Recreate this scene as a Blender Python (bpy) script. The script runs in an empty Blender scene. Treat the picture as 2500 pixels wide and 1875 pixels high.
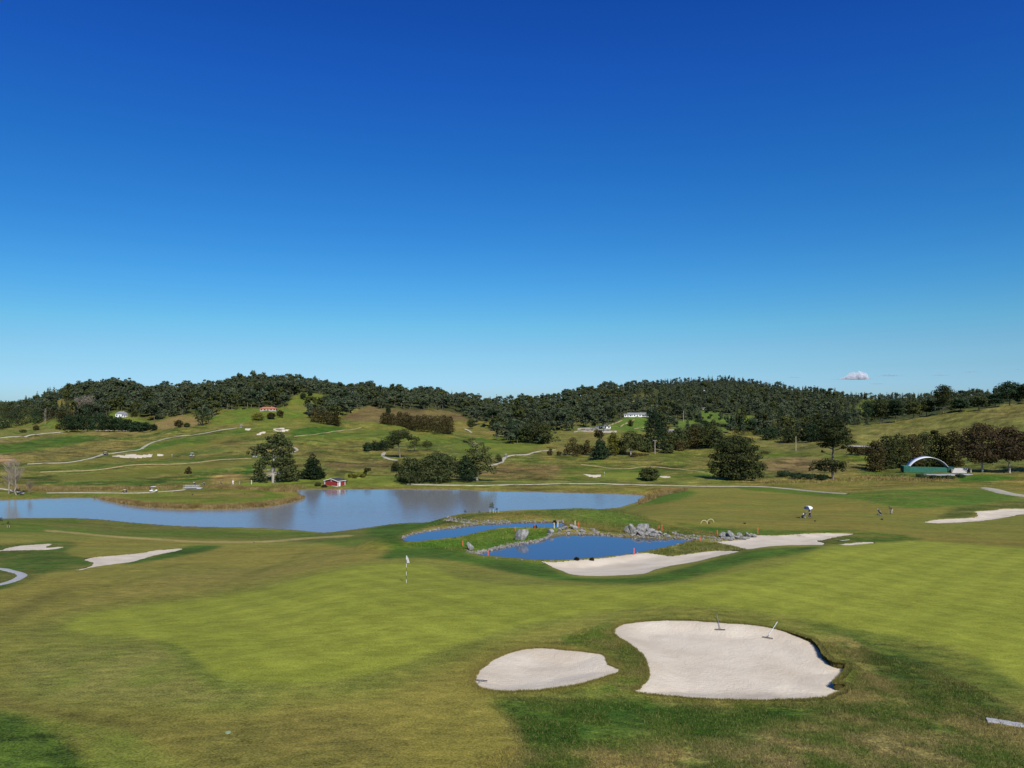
import bpy, bmesh, math, random
import numpy as np
from mathutils import Vector, Matrix
R = math.radians
random.seed(7)
rng = np.random.default_rng(7)
sc = bpy.context.scene
col = sc.collection

# ---------------------------------------------------------------- camera, sky, sun, exposure
F = 1877.0            # focal length in photo pixels (2500 wide)
HY = 975.0            # eye-level row
ZC = 33.5             # camera height above the lake
cam_d = bpy.data.cameras.new('camera')
cam = bpy.data.objects.new('camera', cam_d)
col.objects.link(cam)
cam.location = (0, 0, ZC)
cam.rotation_euler = (R(90), 0, 0)
cam_d.sensor_width = 36.0
cam_d.sensor_fit = 'HORIZONTAL'
cam_d.lens = F / 2500 * 36.0
cam_d.shift_y = (HY - 937.5) / 2500
cam_d.clip_start = 0.1
cam_d.clip_end = 80000
sc.camera = cam

SUN_EL = 43.0
sdx, sdy = 0.35, -0.937                     # horizontal direction towards the sun
SUN_AZ = math.atan2(sdx, sdy)               # clockwise from +Y
world = bpy.data.worlds.new('World')
sc.world = world
world.use_nodes = True
nt = world.node_tree
bg = nt.nodes['Background']
sky = nt.nodes.new('ShaderNodeTexSky')
sky.sky_type = 'NISHITA'
sky.sun_disc = False
sky.sun_elevation = R(SUN_EL)
sky.sun_rotation = SUN_AZ
sky.altitude = 200
sky.air_density = 1.0
sky.dust_density = 0.15
sky.ozone_density = 3.0
hs = nt.nodes.new('ShaderNodeHueSaturation')
hs.inputs['Saturation'].default_value = 1.25
nt.links.new(sky.outputs[0], hs.inputs['Color'])
# the clear, deep autumn sky: less red and green than the standard atmosphere, by elevation
wtc = nt.nodes.new('ShaderNodeTexCoord'); wsep = nt.nodes.new('ShaderNodeSeparateXYZ')
nt.links.new(wtc.outputs['Generated'], wsep.inputs[0])
wm = nt.nodes.new('ShaderNodeMath'); wm.operation = 'MULTIPLY'; wm.inputs[1].default_value = 2.0
nt.links.new(wsep.outputs['Z'], wm.inputs[0])
wr = nt.nodes.new('ShaderNodeValToRGB')
_sky = [(0.0373, (0.378, 0.647, 1.152)), (0.082, (0.382, 0.629, 0.953)), (0.134, (0.397, 0.640, 0.872)), (0.1878, (0.370, 0.695, 0.862)), (0.292, (0.290, 0.680, 0.915)), (0.3938, (0.235, 0.635, 0.930)), (0.5858, (0.176, 0.573, 0.963)), (0.7675, (0.162, 0.488, 1.031)), (0.9182, (0.132, 0.432, 0.987))]
_el = wr.color_ramp.elements
_el[0].position = _sky[0][0]; _el[0].color = (*_sky[0][1], 1)
_el[1].position = _sky[-1][0]; _el[1].color = (*_sky[-1][1], 1)
for _p, _c in _sky[1:-1]:
    e = _el.new(_p); e.color = (*_c, 1)
e = _el.new(1.0); e.color = (.42, .64, .95, 1)      # paler again overhead
nt.links.new(wm.outputs[0], wr.inputs[0])
wmul = nt.nodes.new('ShaderNodeVectorMath'); wmul.operation = 'MULTIPLY'
nt.links.new(hs.outputs[0], wmul.inputs[0]); nt.links.new(wr.outputs[0], wmul.inputs[1])
nt.links.new(wmul.outputs[0], bg.inputs[0])
bg.inputs[1].default_value = 0.1
sun_d = bpy.data.lights.new('sun', 'SUN')
sun_d.energy = 4.9
sun_d.angle = R(0.53)
sun_d.color = (1.0, 0.95, 0.86)
sun = bpy.data.objects.new('sun', sun_d)
col.objects.link(sun)
ce = math.cos(R(SUN_EL))
sv = Vector((sdx * ce, sdy * ce, math.sin(R(SUN_EL))))
sun.rotation_euler = sv.to_track_quat('Z', 'Y').to_euler()
sun.location = (0, 0, 200)
sc.view_settings.view_transform = 'Standard'
sc.view_settings.look = 'None'
sc.view_settings.exposure = 0.15
sc.view_settings.gamma = 1.0
sc.cycles.max_bounces = 6
sc.cycles.volume_bounces = 4
sc.cycles.transparent_max_bounces = 8

# ---------------------------------------------------------------- helpers
def tag(o, label=None, cat=None, group=None, kind=None):
    if label: o['label'] = label
    if cat: o['category'] = cat
    if group: o['group'] = group
    if kind: o['kind'] = kind
    return o

def empty(name, loc, rz=0.0):
    o = bpy.data.objects.new(name, None)
    col.objects.link(o)
    o.location = loc
    o.rotation_euler = (0, 0, rz)
    o.empty_display_size = 0.2
    return o

def link_mesh(name, me, mat, parent=None):
    o = bpy.data.objects.new(name, me)
    col.objects.link(o)
    if mat is not None:
        me.materials.append(mat)
    if parent is not None:
        o.parent = parent
    return o

def np_mesh(name, V, Fc, mat, parent=None, smooth=False):
    """V (n,3), Fc (m,k) -> one object"""
    V = np.asarray(V, dtype=np.float32); Fc = np.asarray(Fc, dtype=np.int32)
    me = bpy.data.meshes.new(name)
    m, k = Fc.shape
    me.vertices.add(len(V)); me.vertices.foreach_set('co', V.ravel())
    me.loops.add(m * k); me.loops.foreach_set('vertex_index', Fc.ravel())
    me.polygons.add(m)
    me.polygons.foreach_set('loop_start', np.arange(0, m * k, k, dtype=np.int32))
    me.polygons.foreach_set('loop_total', np.full(m, k, dtype=np.int32))
    me.polygons.foreach_set('use_smooth', np.full(m, smooth, dtype=bool))
    me.update(calc_edges=True)
    return link_mesh(name, me, mat, parent)

def bm_obj(name, bm, mat, parent=None, smooth=False, loc=None):
    me = bpy.data.meshes.new(name)
    bm.normal_update()
    bm.to_mesh(me); bm.free()
    if smooth:
        for p in me.polygons: p.use_smooth = True
    o = link_mesh(name, me, mat, parent)
    if loc is not None: o.location = loc
    return o

def add_box(bm, c, s, rot=None):
    r = bmesh.ops.create_cube(bm, size=1.0)
    M = Matrix.Translation(c)
    if rot is not None: M = M @ rot
    M = M @ Matrix.Diagonal((s[0], s[1], s[2], 1))
    bmesh.ops.transform(bm, matrix=M, verts=r['verts'])
    return r['verts']

def add_tube(bm, a, b, r0, r1=None, n=8):
    a = Vector(a); b = Vector(b)
    if r1 is None: r1 = r0
    d = b - a
    q = d.to_track_quat('Z', 'Y').to_matrix().to_4x4()
    rr = bmesh.ops.create_cone(bm, segments=n, radius1=r0, radius2=r1, depth=d.length, cap_ends=True)
    bmesh.ops.transform(bm, matrix=Matrix.Translation((a + b) / 2) @ q, verts=rr['verts'])

def copy_tree(o, parent=None):
    c = o.copy(); col.objects.link(c)
    if parent is not None: c.parent = parent
    for ch in list(kids.get(o, [])):
        copy_tree(ch, c)
    return c
class _K(dict):
    def get(self, o, d=None):
        return [x for x in col.objects if x.parent == o]
kids = _K()

# hashed value noise in numpy (world metres)
_perm = rng.random((256, 256))
def vnoise(x, y):
    xi = np.floor(x).astype(np.int64); yi = np.floor(y).astype(np.int64)
    fx = x - xi; fy = y - yi
    fx = fx * fx * (3 - 2 * fx); fy = fy * fy * (3 - 2 * fy)
    a = _perm[xi & 255, yi & 255]; b = _perm[(xi + 1) & 255, yi & 255]
    c = _perm[xi & 255, (yi + 1) & 255]; d = _perm[(xi + 1) & 255, (yi + 1) & 255]
    return (a * (1 - fx) + b * fx) * (1 - fy) + (c * (1 - fx) + d * fx) * fy
def fbm(x, y, s, oct=4, gain=0.5):
    v = 0; amp = 1; tot = 0
    for i in range(oct):
        v = v + amp * vnoise(x / s + 17.3 * i, y / s + 9.1 * i)
        tot += amp; amp *= gain; s /= 2.03
    return v / tot          # 0..1

# ---------------------------------------------------------------- materials
def mat_new(name):
    m = bpy.data.materials.new(name); m.use_nodes = True
    return m, m.node_tree, m.node_tree.nodes['Principled BSDF']
def simple(name, c, rough=0.7, metal=0.0, spec=0.3, var=0.12, scale=8.0, bump=0.0):
    m, t, b = mat_new(name)
    b.inputs['Roughness'].default_value = rough
    b.inputs['Metallic'].default_value = metal
    b.inputs['Specular IOR Level'].default_value = spec
    tc = t.nodes.new('ShaderNodeTexCoord')
    n = t.nodes.new('ShaderNodeTexNoise'); n.inputs['Scale'].default_value = scale; n.inputs['Detail'].default_value = 5
    t.links.new(tc.outputs['Object'], n.inputs['Vector'])
    r = t.nodes.new('ShaderNodeMapRange')
    r.inputs['From Min'].default_value = 0.3; r.inputs['From Max'].default_value = 0.7
    r.inputs['To Min'].default_value = 1 - var; r.inputs['To Max'].default_value = 1 + var
    t.links.new(n.outputs['Fac'], r.inputs['Value'])
    mx = t.nodes.new('ShaderNodeVectorMath'); mx.operation = 'SCALE'
    mx.inputs[0].default_value = c[:3]
    t.links.new(r.outputs[0], mx.inputs['Scale'])
    t.links.new(mx.outputs[0], b.inputs['Base Color'])
    if bump:
        bp = t.nodes.new('ShaderNodeBump'); bp.inputs['Strength'].default_value = bump; bp.inputs['Distance'].default_value = 0.1
        t.links.new(n.outputs['Fac'], bp.inputs['Height']); t.links.new(bp.outputs[0], b.inputs['Normal'])
    return m

def foliage(name, c1, c2, scale=0.6, transl=0.25, obvar=0.35):
    m, t, b = mat_new(name)
    t.nodes.remove(b)
    out = t.nodes['Material Output']
    tc = t.nodes.new('ShaderNodeTexCoord')
    n = t.nodes.new('ShaderNodeTexNoise'); n.inputs['Scale'].default_value = scale; n.inputs['Detail'].default_value = 4
    t.links.new(tc.outputs['Object'], n.inputs['Vector'])
    r = t.nodes.new('ShaderNodeValToRGB')
    r.color_ramp.elements[0].position = 0.36; r.color_ramp.elements[0].color = (*c1, 1)
    r.color_ramp.elements[1].position = 0.66; r.color_ramp.elements[1].color = (*c2, 1)
    t.links.new(n.outputs['Fac'], r.inputs[0])
    oi = t.nodes.new('ShaderNodeObjectInfo')
    mr = t.nodes.new('ShaderNodeMapRange'); mr.inputs['To Min'].default_value = 1 - obvar; mr.inputs['To Max'].default_value = 1 + obvar
    t.links.new(oi.outputs['Random'], mr.inputs['Value'])
    sc_ = t.nodes.new('ShaderNodeVectorMath'); sc_.operation = 'SCALE'
    t.links.new(r.outputs[0], sc_.inputs[0]); t.links.new(mr.outputs[0], sc_.inputs['Scale'])
    d = t.nodes.new('ShaderNodeBsdfDiffuse'); tr = t.nodes.new('ShaderNodeBsdfTranslucent')
    t.links.new(sc_.outputs[0], d.inputs[0]); t.links.new(sc_.outputs[0], tr.inputs[0])
    mx = t.nodes.new('ShaderNodeMixShader'); mx.inputs[0].default_value = transl
    t.links.new(d.outputs[0], mx.inputs[1]); t.links.new(tr.outputs[0], mx.inputs[2])
    t.links.new(mx.outputs[0], out.inputs[0])
    return m

def ground_material():
    m, t, b = mat_new('turf')
    N = t.nodes; L = t.links
    b.inputs['Roughness'].default_value = 0.9
    b.inputs['Specular IOR Level'].default_value = 0.08
    at = N.new('ShaderNodeAttribute'); at.attribute_name = 'turf'
    ge = N.new('ShaderNodeNewGeometry')
    def noise(scale, det=4, sep=None):
        n = N.new('ShaderNodeTexNoise'); n.inputs['Scale'].default_value = scale; n.inputs['Detail'].default_value = det
        n.inputs['Roughness'].default_value = 0.6
        if sep:
            mp = N.new('ShaderNodeMapping'); mp.inputs['Scale'].default_value = sep
            mp.inputs['Rotation'].default_value = (0, 0, R(12))
            L.new(ge.outputs['Position'], mp.inputs['Vector']); L.new(mp.outputs[0], n.inputs['Vector'])
        else:
            L.new(ge.outputs['Position'], n.inputs['Vector'])
        return n.outputs['Fac']
    def math_(op, a, b_, clamp=False):
        q = N.new('ShaderNodeMath'); q.operation = op; q.use_clamp = clamp
        for i, v in enumerate((a, b_)):
            if hasattr(v, 'is_output') : L.new(v, q.inputs[i])
            else: q.inputs[i].default_value = v
        return q.outputs[0]
    fine = noise(11.0, 6)          # blades and tufts
    mid = noise(1.6, 5, (0.55, 1.0, 1.0))
    big = noise(0.16, 9, (0.40, 1.0, 1.0))
    big.node.inputs['Roughness'].default_value = 0.74
    mid.node.inputs['Roughness'].default_value = 0.7
    rough = at.outputs['Alpha']
    # amplitude of mottling grows with the roughness of the turf
    def centred(f, amp0, amp1):
        a = math_('SUBTRACT', f, 0.5)
        k = math_('ADD', math_('MULTIPLY', rough, amp1 - amp0), amp0)
        return math_('MULTIPLY', a, k)
    s = math_('ADD', centred(fine, 1.5, 3.4), centred(mid, 0.8, 2.6))
    s = math_('ADD', s, centred(big, 0.5, 2.4))
    blade = noise(34.0, 3, (0.5, 1.0, 1.0))
    s = math_('ADD', s, centred(blade, 1.0, 2.2))
    s = math_('ADD', s, 1.0)
    s = math_('MAXIMUM', s, 0.25)
    sc_ = N.new('ShaderNodeVectorMath'); sc_.operation = 'SCALE'
    L.new(at.outputs['Color'], sc_.inputs[0]); L.new(s, sc_.inputs['Scale'])
    # straw tint in the bright patches of rough turf
    mixf = math_('MULTIPLY', math_('MULTIPLY', math_('SUBTRACT', mid, 0.48, True), 2.6, True), math_('ADD', math_('MULTIPLY', rough, 0.55), 0.12), True)
    mx = N.new('ShaderNodeMix'); mx.data_type = 'RGBA'
    L.new(mixf, mx.inputs[0]); L.new(sc_.outputs[0], mx.inputs[6])
    mul = N.new('ShaderNodeVectorMath'); mul.operation = 'MULTIPLY'
    L.new(sc_.outputs[0], mul.inputs[0]); mul.inputs[1].default_value = (1.45, 1.12, 1.25)
    L.new(mul.outputs[0], mx.inputs[7])
    L.new(mx.outputs[2], b.inputs['Base Color'])
    bp = N.new('ShaderNodeBump'); bp.inputs['Distance'].default_value = 0.12
    L.new(math_('ADD', math_('MULTIPLY', rough, 0.85), 0.1), bp.inputs['Strength'])
    hgt = math_('ADD', math_('MULTIPLY', fine, 0.5), math_('MULTIPLY', mid, 1.6))
    L.new(hgt, bp.inputs['Height'])
    L.new(bp.outputs[0], b.inputs['Normal'])
    return m

def sand_material():
    m, t, b = mat_new('bunker_sand')
    N = t.nodes; L = t.links
    b.inputs['Roughness'].default_value = 0.95; b.inputs['Specular IOR Level'].default_value = 0.05
    ge = N.new('ShaderNodeNewGeometry')
    def noise(scale, det, dist=0.0):
        n = N.new('ShaderNodeTexNoise'); n.inputs['Scale'].default_value = scale; n.inputs['Detail'].default_value = det
        n.inputs['Distortion'].default_value = dist
        L.new(ge.outputs['Position'], n.inputs['Vector']); return n.outputs['Fac']
    a = noise(0.35, 8); f = noise(7.0, 8, 0.6)
    w = N.new('ShaderNodeTexWave'); w.inputs['Scale'].default_value = 3.2; w.inputs['Distortion'].default_value = 14.0
    w.inputs['Detail'].default_value = 2; w.inputs['Detail Scale'].default_value = 0.25
    L.new(ge.outputs['Position'], w.inputs['Vector'])
    r = N.new('ShaderNodeValToRGB')
    r.color_ramp.elements[0].position = 0.30; r.color_ramp.elements[0].color = (0.50, 0.425, 0.325, 1)
    r.color_ramp.elements[1].position = 0.6; r.color_ramp.elements[1].color = (0.585, 0.515, 0.41, 1)
    L.new(a, r.inputs[0])
    mm = N.new('ShaderNodeMix'); mm.data_type = 'RGBA'; mm.blend_type = 'MULTIPLY'
    mm.inputs[0].default_value = 0.35
    L.new(r.outputs[0], mm.inputs[6])
    g = N.new('ShaderNodeMapRange'); g.inputs['To Min'].default_value = 0.75; g.inputs['To Max'].default_value = 1.15
    L.new(f, g.inputs['Value'])
    L.new(g.outputs[0], mm.inputs[7])
    L.new(mm.outputs[2], b.inputs['Base Color'])
    ad = N.new('ShaderNodeMath'); ad.operation = 'MULTIPLY_ADD'; ad.inputs[1].default_value = 0.10
    L.new(w.outputs['Fac'], ad.inputs[0]); L.new(f, ad.inputs[2])
    bp = N.new('ShaderNodeBump'); bp.inputs['Distance'].default_value = 0.07; bp.inputs['Strength'].default_value = 0.8
    L.new(ad.outputs[0], bp.inputs['Height']); L.new(bp.outputs[0], b.inputs['Normal'])
    return m

def water_material(name, body, rough, bump, scale):
    m, t, b = mat_new(name)
    N = t.nodes; L = t.links
    b.inputs['Base Color'].default_value = (*body, 1)
    b.inputs['Roughness'].default_value = rough
    b.inputs['IOR'].default_value = 1.333
    b.inputs['Specular IOR Level'].default_value = 0.5
    ge = N.new('ShaderNodeNewGeometry')
    mp = N.new('ShaderNodeMapping'); mp.inputs['Scale'].default_value = (0.35, 1, 1)
    L.new(ge.outputs['Position'], mp.inputs['Vector'])
    n = N.new('ShaderNodeTexNoise'); n.inputs['Scale'].default_value = scale; n.inputs['Detail'].default_value = 4
    L.new(mp.outputs[0], n.inputs['Vector'])
    n2 = N.new('ShaderNodeTexNoise'); n2.inputs['Scale'].default_value = 0.03; n2.inputs['Detail'].default_value = 3
    L.new(mp.outputs[0], n2.inputs['Vector'])
    mr = N.new('ShaderNodeMapRange'); mr.inputs['From Min'].default_value = 0.35; mr.inputs['From Max'].default_value = 0.65
    mr.inputs['To Min'].default_value = bump * 0.5; mr.inputs['To Max'].default_value = bump * 1.5
    L.new(n2.outputs['Fac'], mr.inputs['Value'])
    bp = N.new('ShaderNodeBump'); bp.inputs['Distance'].default_value = 0.05
    L.new(mr.outputs[0], bp.inputs['Strength'])
    L.new(n.outputs['Fac'], bp.inputs['Height']); L.new(bp.outputs[0], b.inputs['Normal'])
    return m

M = {}
M['turf'] = ground_material()
M['sand'] = sand_material()
M['lake'] = water_material('lake_water', (0.18, 0.19, 0.195), 0.12, 0.7, 1.1)
M['pond'] = water_material('pond_water', (0.05, 0.085, 0.15), 0.02, 0.09, 1.5)
M['path'] = simple('path_concrete', (0.35, 0.32, 0.245), 0.9, var=0.15, scale=0.8)
M['dirt'] = simple('track_dry', (0.27, 0.215, 0.10), 0.95, var=0.2, scale=0.7)
M['asphalt'] = simple('grey_path', (0.33, 0.33, 0.34), 0.9, var=0.12, scale=1.0)
M['rock'] = simple('boulder_stone', (0.215, 0.212, 0.20), 0.9, var=0.5, scale=2.4, bump=0.9)
M['gravel'] = simple('shore_gravel', (0.19, 0.18, 0.165), 0.9, var=0.45, scale=1.7)
M['pine'] = foliage('pine_foliage', (0.026, 0.038, 0.015), (0.080, 0.092, 0.036))
M['olive_leaf'] = foliage('olive_foliage', (0.045, 0.055, 0.018), (0.115, 0.125, 0.045))  # paler olive leaf colour, used for whole crowns
M['dark'] = foliage('dark_foliage', (0.018, 0.034, 0.018), (0.044, 0.068, 0.030))
M['forest'] = foliage('forest_foliage', (0.030, 0.044, 0.027), (0.078, 0.092, 0.048), 0.18, obvar=0.55)
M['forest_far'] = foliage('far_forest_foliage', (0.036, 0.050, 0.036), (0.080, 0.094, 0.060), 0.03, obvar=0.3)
M['bush'] = foliage('bush_foliage', (0.035, 0.045, 0.016), (0.075, 0.085, 0.028))
M['red'] = foliage('copper_foliage', (0.036, 0.027, 0.016), (0.072, 0.052, 0.028))
M['bronze'] = foliage('bronze_foliage', (0.040, 0.037, 0.016), (0.088, 0.074, 0.028))
M['lime'] = foliage('yellow_green_foliage', (0.09, 0.10, 0.02), (0.19, 0.18, 0.04))
M['twig'] = simple('bare_twigs', (0.27, 0.23, 0.18), 0.9, var=0.2)
M['bark'] = simple('bark', (0.15, 0.125, 0.10), 0.95, var=0.3, scale=3)
M['paleb'] = simple('pale_bark', (0.33, 0.30, 0.26), 0.95, var=0.25, scale=3)
M['reed'] = foliage('reed_straw', (0.17, 0.12, 0.045), (0.33, 0.245, 0.11), 0.3, 0.2, 0.0)
M['grass'] = foliage('grass_blades', (1, 1, 1), (1, 1, 1), 1.0, 0.3, 0.0)
_g = M['grass'].node_tree
_a = _g.nodes.new('ShaderNodeAttribute'); _a.attribute_name = 'blade'
for _n in _g.nodes:
    if _n.type in ('BSDF_DIFFUSE', 'BSDF_TRANSLUCENT'): _g.links.new(_a.outputs['Color'], _n.inputs[0])
M['white'] = simple('white_paint', (0.78, 0.78, 0.76), 0.5, var=0.04)
M['black'] = simple('black_plastic', (0.02, 0.02, 0.022), 0.5, var=0.1)
M['grey'] = simple('grey_metal', (0.32, 0.33, 0.35), 0.45, metal=0.4, var=0.1)
M['silver'] = simple('silver_paint', (0.55, 0.57, 0.62), 0.35, metal=0.3, var=0.05)
M['barn_red'] = simple('barn_red_boards', (0.26, 0.030, 0.028), 0.7, var=0.12, scale=2)
M['roof_dark'] = simple('dark_roof', (0.045, 0.045, 0.052), 0.8, var=0.15)
M['roof_grey'] = simple('grey_roof', (0.20, 0.20, 0.21), 0.8, var=0.15)
M['roof_red'] = simple('terracotta_roof', (0.42, 0.13, 0.075), 0.8, var=0.15)
M['container'] = simple('green_steel', (0.028, 0.135, 0.095), 0.6, var=0.12, scale=1.0)
M['container_dk'] = simple('dark_green_steel', (0.018, 0.075, 0.055), 0.6, var=0.12, scale=1.0)
M['canvas'] = simple('white_canvas', (0.72, 0.74, 0.78), 0.5, var=0.05)
M['concrete'] = simple('concrete', (0.36, 0.35, 0.33), 0.9, var=0.15, scale=0.8)
M['stake'] = simple('red_stake', (0.62, 0.10, 0.05), 0.6, var=0.05)
M['cream'] = simple('cream_tube', (0.62, 0.56, 0.33), 0.5, var=0.05)
M['wood'] = simple('pole_wood', (0.36, 0.31, 0.25), 0.9, var=0.2)
M['glass'] = simple('dark_glass', (0.03, 0.035, 0.04), 0.15, spec=0.6, var=0.05)
M['stone_wall'] = simple('pale_stone_wall', (0.36, 0.32, 0.26), 0.9, var=0.2, scale=0.5)
M['skin'] = simple('skin', (0.45, 0.27, 0.19), 0.6, var=0.05)
M['blue'] = simple('blue_cloth', (0.12, 0.20, 0.42), 0.85, var=0.1)
M['navy'] = simple('navy_cloth', (0.025, 0.04, 0.10), 0.85, var=0.1)
M['ltgrey'] = simple('light_grey_cloth', (0.40, 0.39, 0.37), 0.85, var=0.1)
M['dkcloth'] = simple('dark_cloth', (0.035, 0.038, 0.045), 0.85, var=0.1)
M['whcloth'] = simple('white_cloth', (0.70, 0.70, 0.68), 0.85, var=0.05)
M['hair'] = simple('hair', (0.03, 0.022, 0.016), 0.8)
M['concrete2'] = simple('pale_paver', (0.36, 0.36, 0.37), 0.85, var=0.15, scale=2.0)
# ---------------------------------------------------------------- terrain
# columns of (distance, photo row) or (distance, None, height); heights measured from the lake
COLS = {
 -400: [(27,1875),(40,1640),(60,1480),(90,1392),(130,1332),(180,1290),(214,1270),(225,0,-1.2),(250,0,-1.2),(258,1219),(263,1212),(275,1200),(300,1178),(330,1160),(380,1135),(440,1110),(520,1088),(600,1075),(800,1052),(1100,1032),(1400,1020),(2000,1002),(3500,990)],
 0: [(27,1875),(40,1635),(60,1480),(90,1390),(130,1330),(180,1287),(214,1266),(225,0,-1.2),(250,0,-1.2),(256,1221),(263,1211),(275,1200),(300,1179),(330,1159),(380,1132),(440,1108),(520,1085),(600,1072),(800,1050),(1100,1030),(1400,1015),(2000,1000),(3500,988)],
 300: [(27,1875),(40,1630),(60,1480),(90,1385),(130,1335),(170,1305),(203,1284),(212,0,-1.2),(236,0,-1.0),(246,1230),(252,1220),(262,1210),(280,1195),(310,1175),(330,1161),(360,1140),(400,1121),(460,1100),(520,1083),(600,1065),(700,1050),(800,1041),(850,1019),(1000,965),(1200,972),(1600,985),(3500,1000)],
 600: [(27,1875),(40,1625),(60,1470),(90,1385),(130,1338),(165,1315),(196,1295),(206,0,-1.2),(230,0,-1.0),(238,1238),(243,1227),(262,1210),(285,1189),(300,1179),(320,1165),(360,1140),(400,1117),(450,1095),(500,1075),(560,1050),(620,1030),(700,1012),(760,1003),(850,990),(1000,948),(1200,960),(1600,985),(3500,1000)],
 900: [(27,1875),(40,1625),(59,1450),(75,1390),(100,1345),(130,1320),(170,1299),(198,1288),(206,0,-1.2),(278,0,-1.2),(286,1194),(295,1183),(310,1171),(350,1145),(400,1120),(450,1098),(500,1080),(550,1064),(600,1050),(650,1037),(700,1024),(800,1000),(900,985),(1000,970),(1100,968),(1300,980),(3500,1000)],
 1150: [(27,1875),(40,1625),(59,1455),(75,1400),(88,1368),(95,1345),(103,1318),(110,1297),(117,1282),(122,1268),(128,1257),(150,0,8.5),(180,0,3.5),(205,0,0.5),(215,0,-1.2),(278,0,-1.2),(287,1194),(292,1187),(300,1180),(315,1171),(350,1150),(400,1127),(450,1107),(520,1085),(600,1065),(700,1048),(800,1033),(900,1018),(1000,1008),(1300,992),(1700,990),(3500,995)],
 1400: [(27,1880),(40,1625),(59,1455),(65,1430),(78,1400),(91,1368),(100,1335),(107,1309),(113,1292),(120,1268),(128,1247),(145,0,10),(180,0,4.5),(208,0,1.0),(224,0,-0.6),(235,0,-1.2),(270,0,-1.2),(280,1197),(290,1188),(300,1180),(330,1160),(370,1138),(420,1115),(470,1100),(520,1087),(600,1069),(700,1052),(850,1033),(1000,1013),(1150,1000),(1300,978),(1600,980),(3500,995)],
 1650: [(27,1885),(35,1720),(47,1540),(60,1435),(68,1405),(80,1378),(88,1362),(96,1340),(104,1316),(110,1301),(118,1287),(130,1270),(150,1250),(180,1230),(220,1210),(250,1199),(275,1191),(290,1185),(320,1168),(360,1143),(420,1118),(470,1100),(540,1080),(650,1060),(800,1040),(950,1020),(1100,1000),(1300,975),(1600,945),(1800,936),(2200,960),(3500,990)],
 1900: [(27,1885),(35,1720),(47,1545),(62,1430),(75,1375),(84,1342),(95,1325),(105,1306),(120,1285),(140,1265),(170,1240),(210,1218),(250,1199),(275,1188),(300,1177),(330,1160),(380,1131),(450,1105),(540,1083),(650,1062),(800,1040),(1000,1010),(1200,980),(1500,960),(1900,951),(2300,970),(3500,990)],
 2080: [(27,1887),(35,1722),(47,1552),(62,1437),(75,1380),(86,1343),(98,1323),(110,1303),(127,1279),(148,1257),(175,1234),(210,1211),(245,1195),(272,1184),(300,1173),(330,1158),(370,1136),(430,1105),(500,1078),(560,1052),(600,1046),(660,0,7),(800,0,6),(1000,1015),(1250,985),(1700,975),(3500,990)],
 2200: [(27,1890),(35,1725),(47,1560),(62,1445),(75,1385),(88,1345),(100,1322),(115,1298),(135,1272),(155,1250),(180,1228),(210,1205),(240,1191),(270,1180),(300,1170),(325,1158),(360,1142),(400,1120),(460,1093),(520,1068),(590,1036),(640,1024),(700,0,13),(850,0,10),(1000,1005),(1300,980),(1600,975),(3500,990)],
 2500: [(27,1900),(35,1735),(47,1575),(62,1455),(75,1395),(90,1350),(105,1320),(125,1290),(150,1260),(180,1238),(210,1215),(240,1197),(265,1185),(300,1168),(330,1150),(370,1125),(420,1090),(480,1050),(540,1010),(600,981),(650,0,29),(740,0,24),(1000,0,26),(1300,970),(1600,968),(3500,990)],
 2900: [(27,1910),(35,1745),(47,1585),(62,1465),(75,1400),(90,1352),(105,1320),(125,1290),(150,1258),(180,1232),(210,1205),(240,1180),(265,1165),(300,1145),(330,1125),(370,1095),(420,1055),(480,1005),(540,960),(600,930),(650,0,45),(740,0,38),(1000,0,34),(1300,965),(1600,965),(3500,990)],
}
def pchip(x, y, xq):
    x = np.asarray(x, float); y = np.asarray(y, float)
    h = np.diff(x); d = np.diff(y, axis=0) / (h if y.ndim == 1 else h[:, None])
    m = np.zeros_like(y)
    hh = h if y.ndim == 1 else h[:, None]
    w1 = 2 * hh[1:] + hh[:-1]; w2 = hh[1:] + 2 * hh[:-1]
    with np.errstate(divide='ignore', invalid='ignore'):
        hm = (w1 + w2) / (w1 / d[:-1] + w2 / d[1:])
    m[1:-1] = np.where(d[:-1] * d[1:] > 0, np.nan_to_num(hm), 0)
    m[0] = d[0]; m[-1] = d[-1]
    i = np.clip(np.searchsorted(x, xq) - 1, 0, len(x) - 2)
    t = (xq - x[i]) / h[i]
    if y.ndim > 1: t = t[:, None]; H = h[i][:, None]
    else: H = h[i]
    t = np.clip(t, 0, 1)
    return ((2*t**3-3*t**2+1)*y[i] + (t**3-2*t**2+t)*H*m[i] + (-2*t**3+3*t**2)*y[i+1] + (t**3-t**2)*H*m[i+1])

def rows():
    seg = [(2.0, 24, .02), (24, 60, .0030), (60, 130, .0034), (130, 330, .0042), (330, 1150, .0065), (1150, 6000, .02)]
    r = []
    for a, b, s in seg:
        n = int(math.log(b / a) / s)
        r += list(np.exp(np.linspace(math.log(a), math.log(b), n, endpoint=False)))
    return np.array(r + [6000.0])
D = rows(); LD = np.log(D); NR = len(D)
PX = np.concatenate([np.arange(-1500, -60, 14.0), np.arange(-60, 2560, 2.55), np.arange(2560, 4000, 14.0)])
U = (PX - 1250) / F; NC = len(PX)
cpx = sorted(COLS)
zc = []
for c in cpx:
    pts = [(2.0, None, 21.5), (14.0, None, 21.2)] + COLS[c]
    dd = []; zz = []
    for p in pts:
        dd.append(math.log(p[0]))
        zz.append(p[2] if len(p) == 3 else ZC - (p[1] - HY) * p[0] / F)
    dd.append(math.log(6000)); zz.append(zz[-1] + 5)
    zc.append(pchip(dd, zz, LD))
zc = np.array(zc)                                # (ncol, NR)
Z = pchip(np.array(cpx, float), zc, np.clip(PX, -400, 2900))        # (NC, NR)
Z = Z.T.copy()                                    # rows x cols
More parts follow.
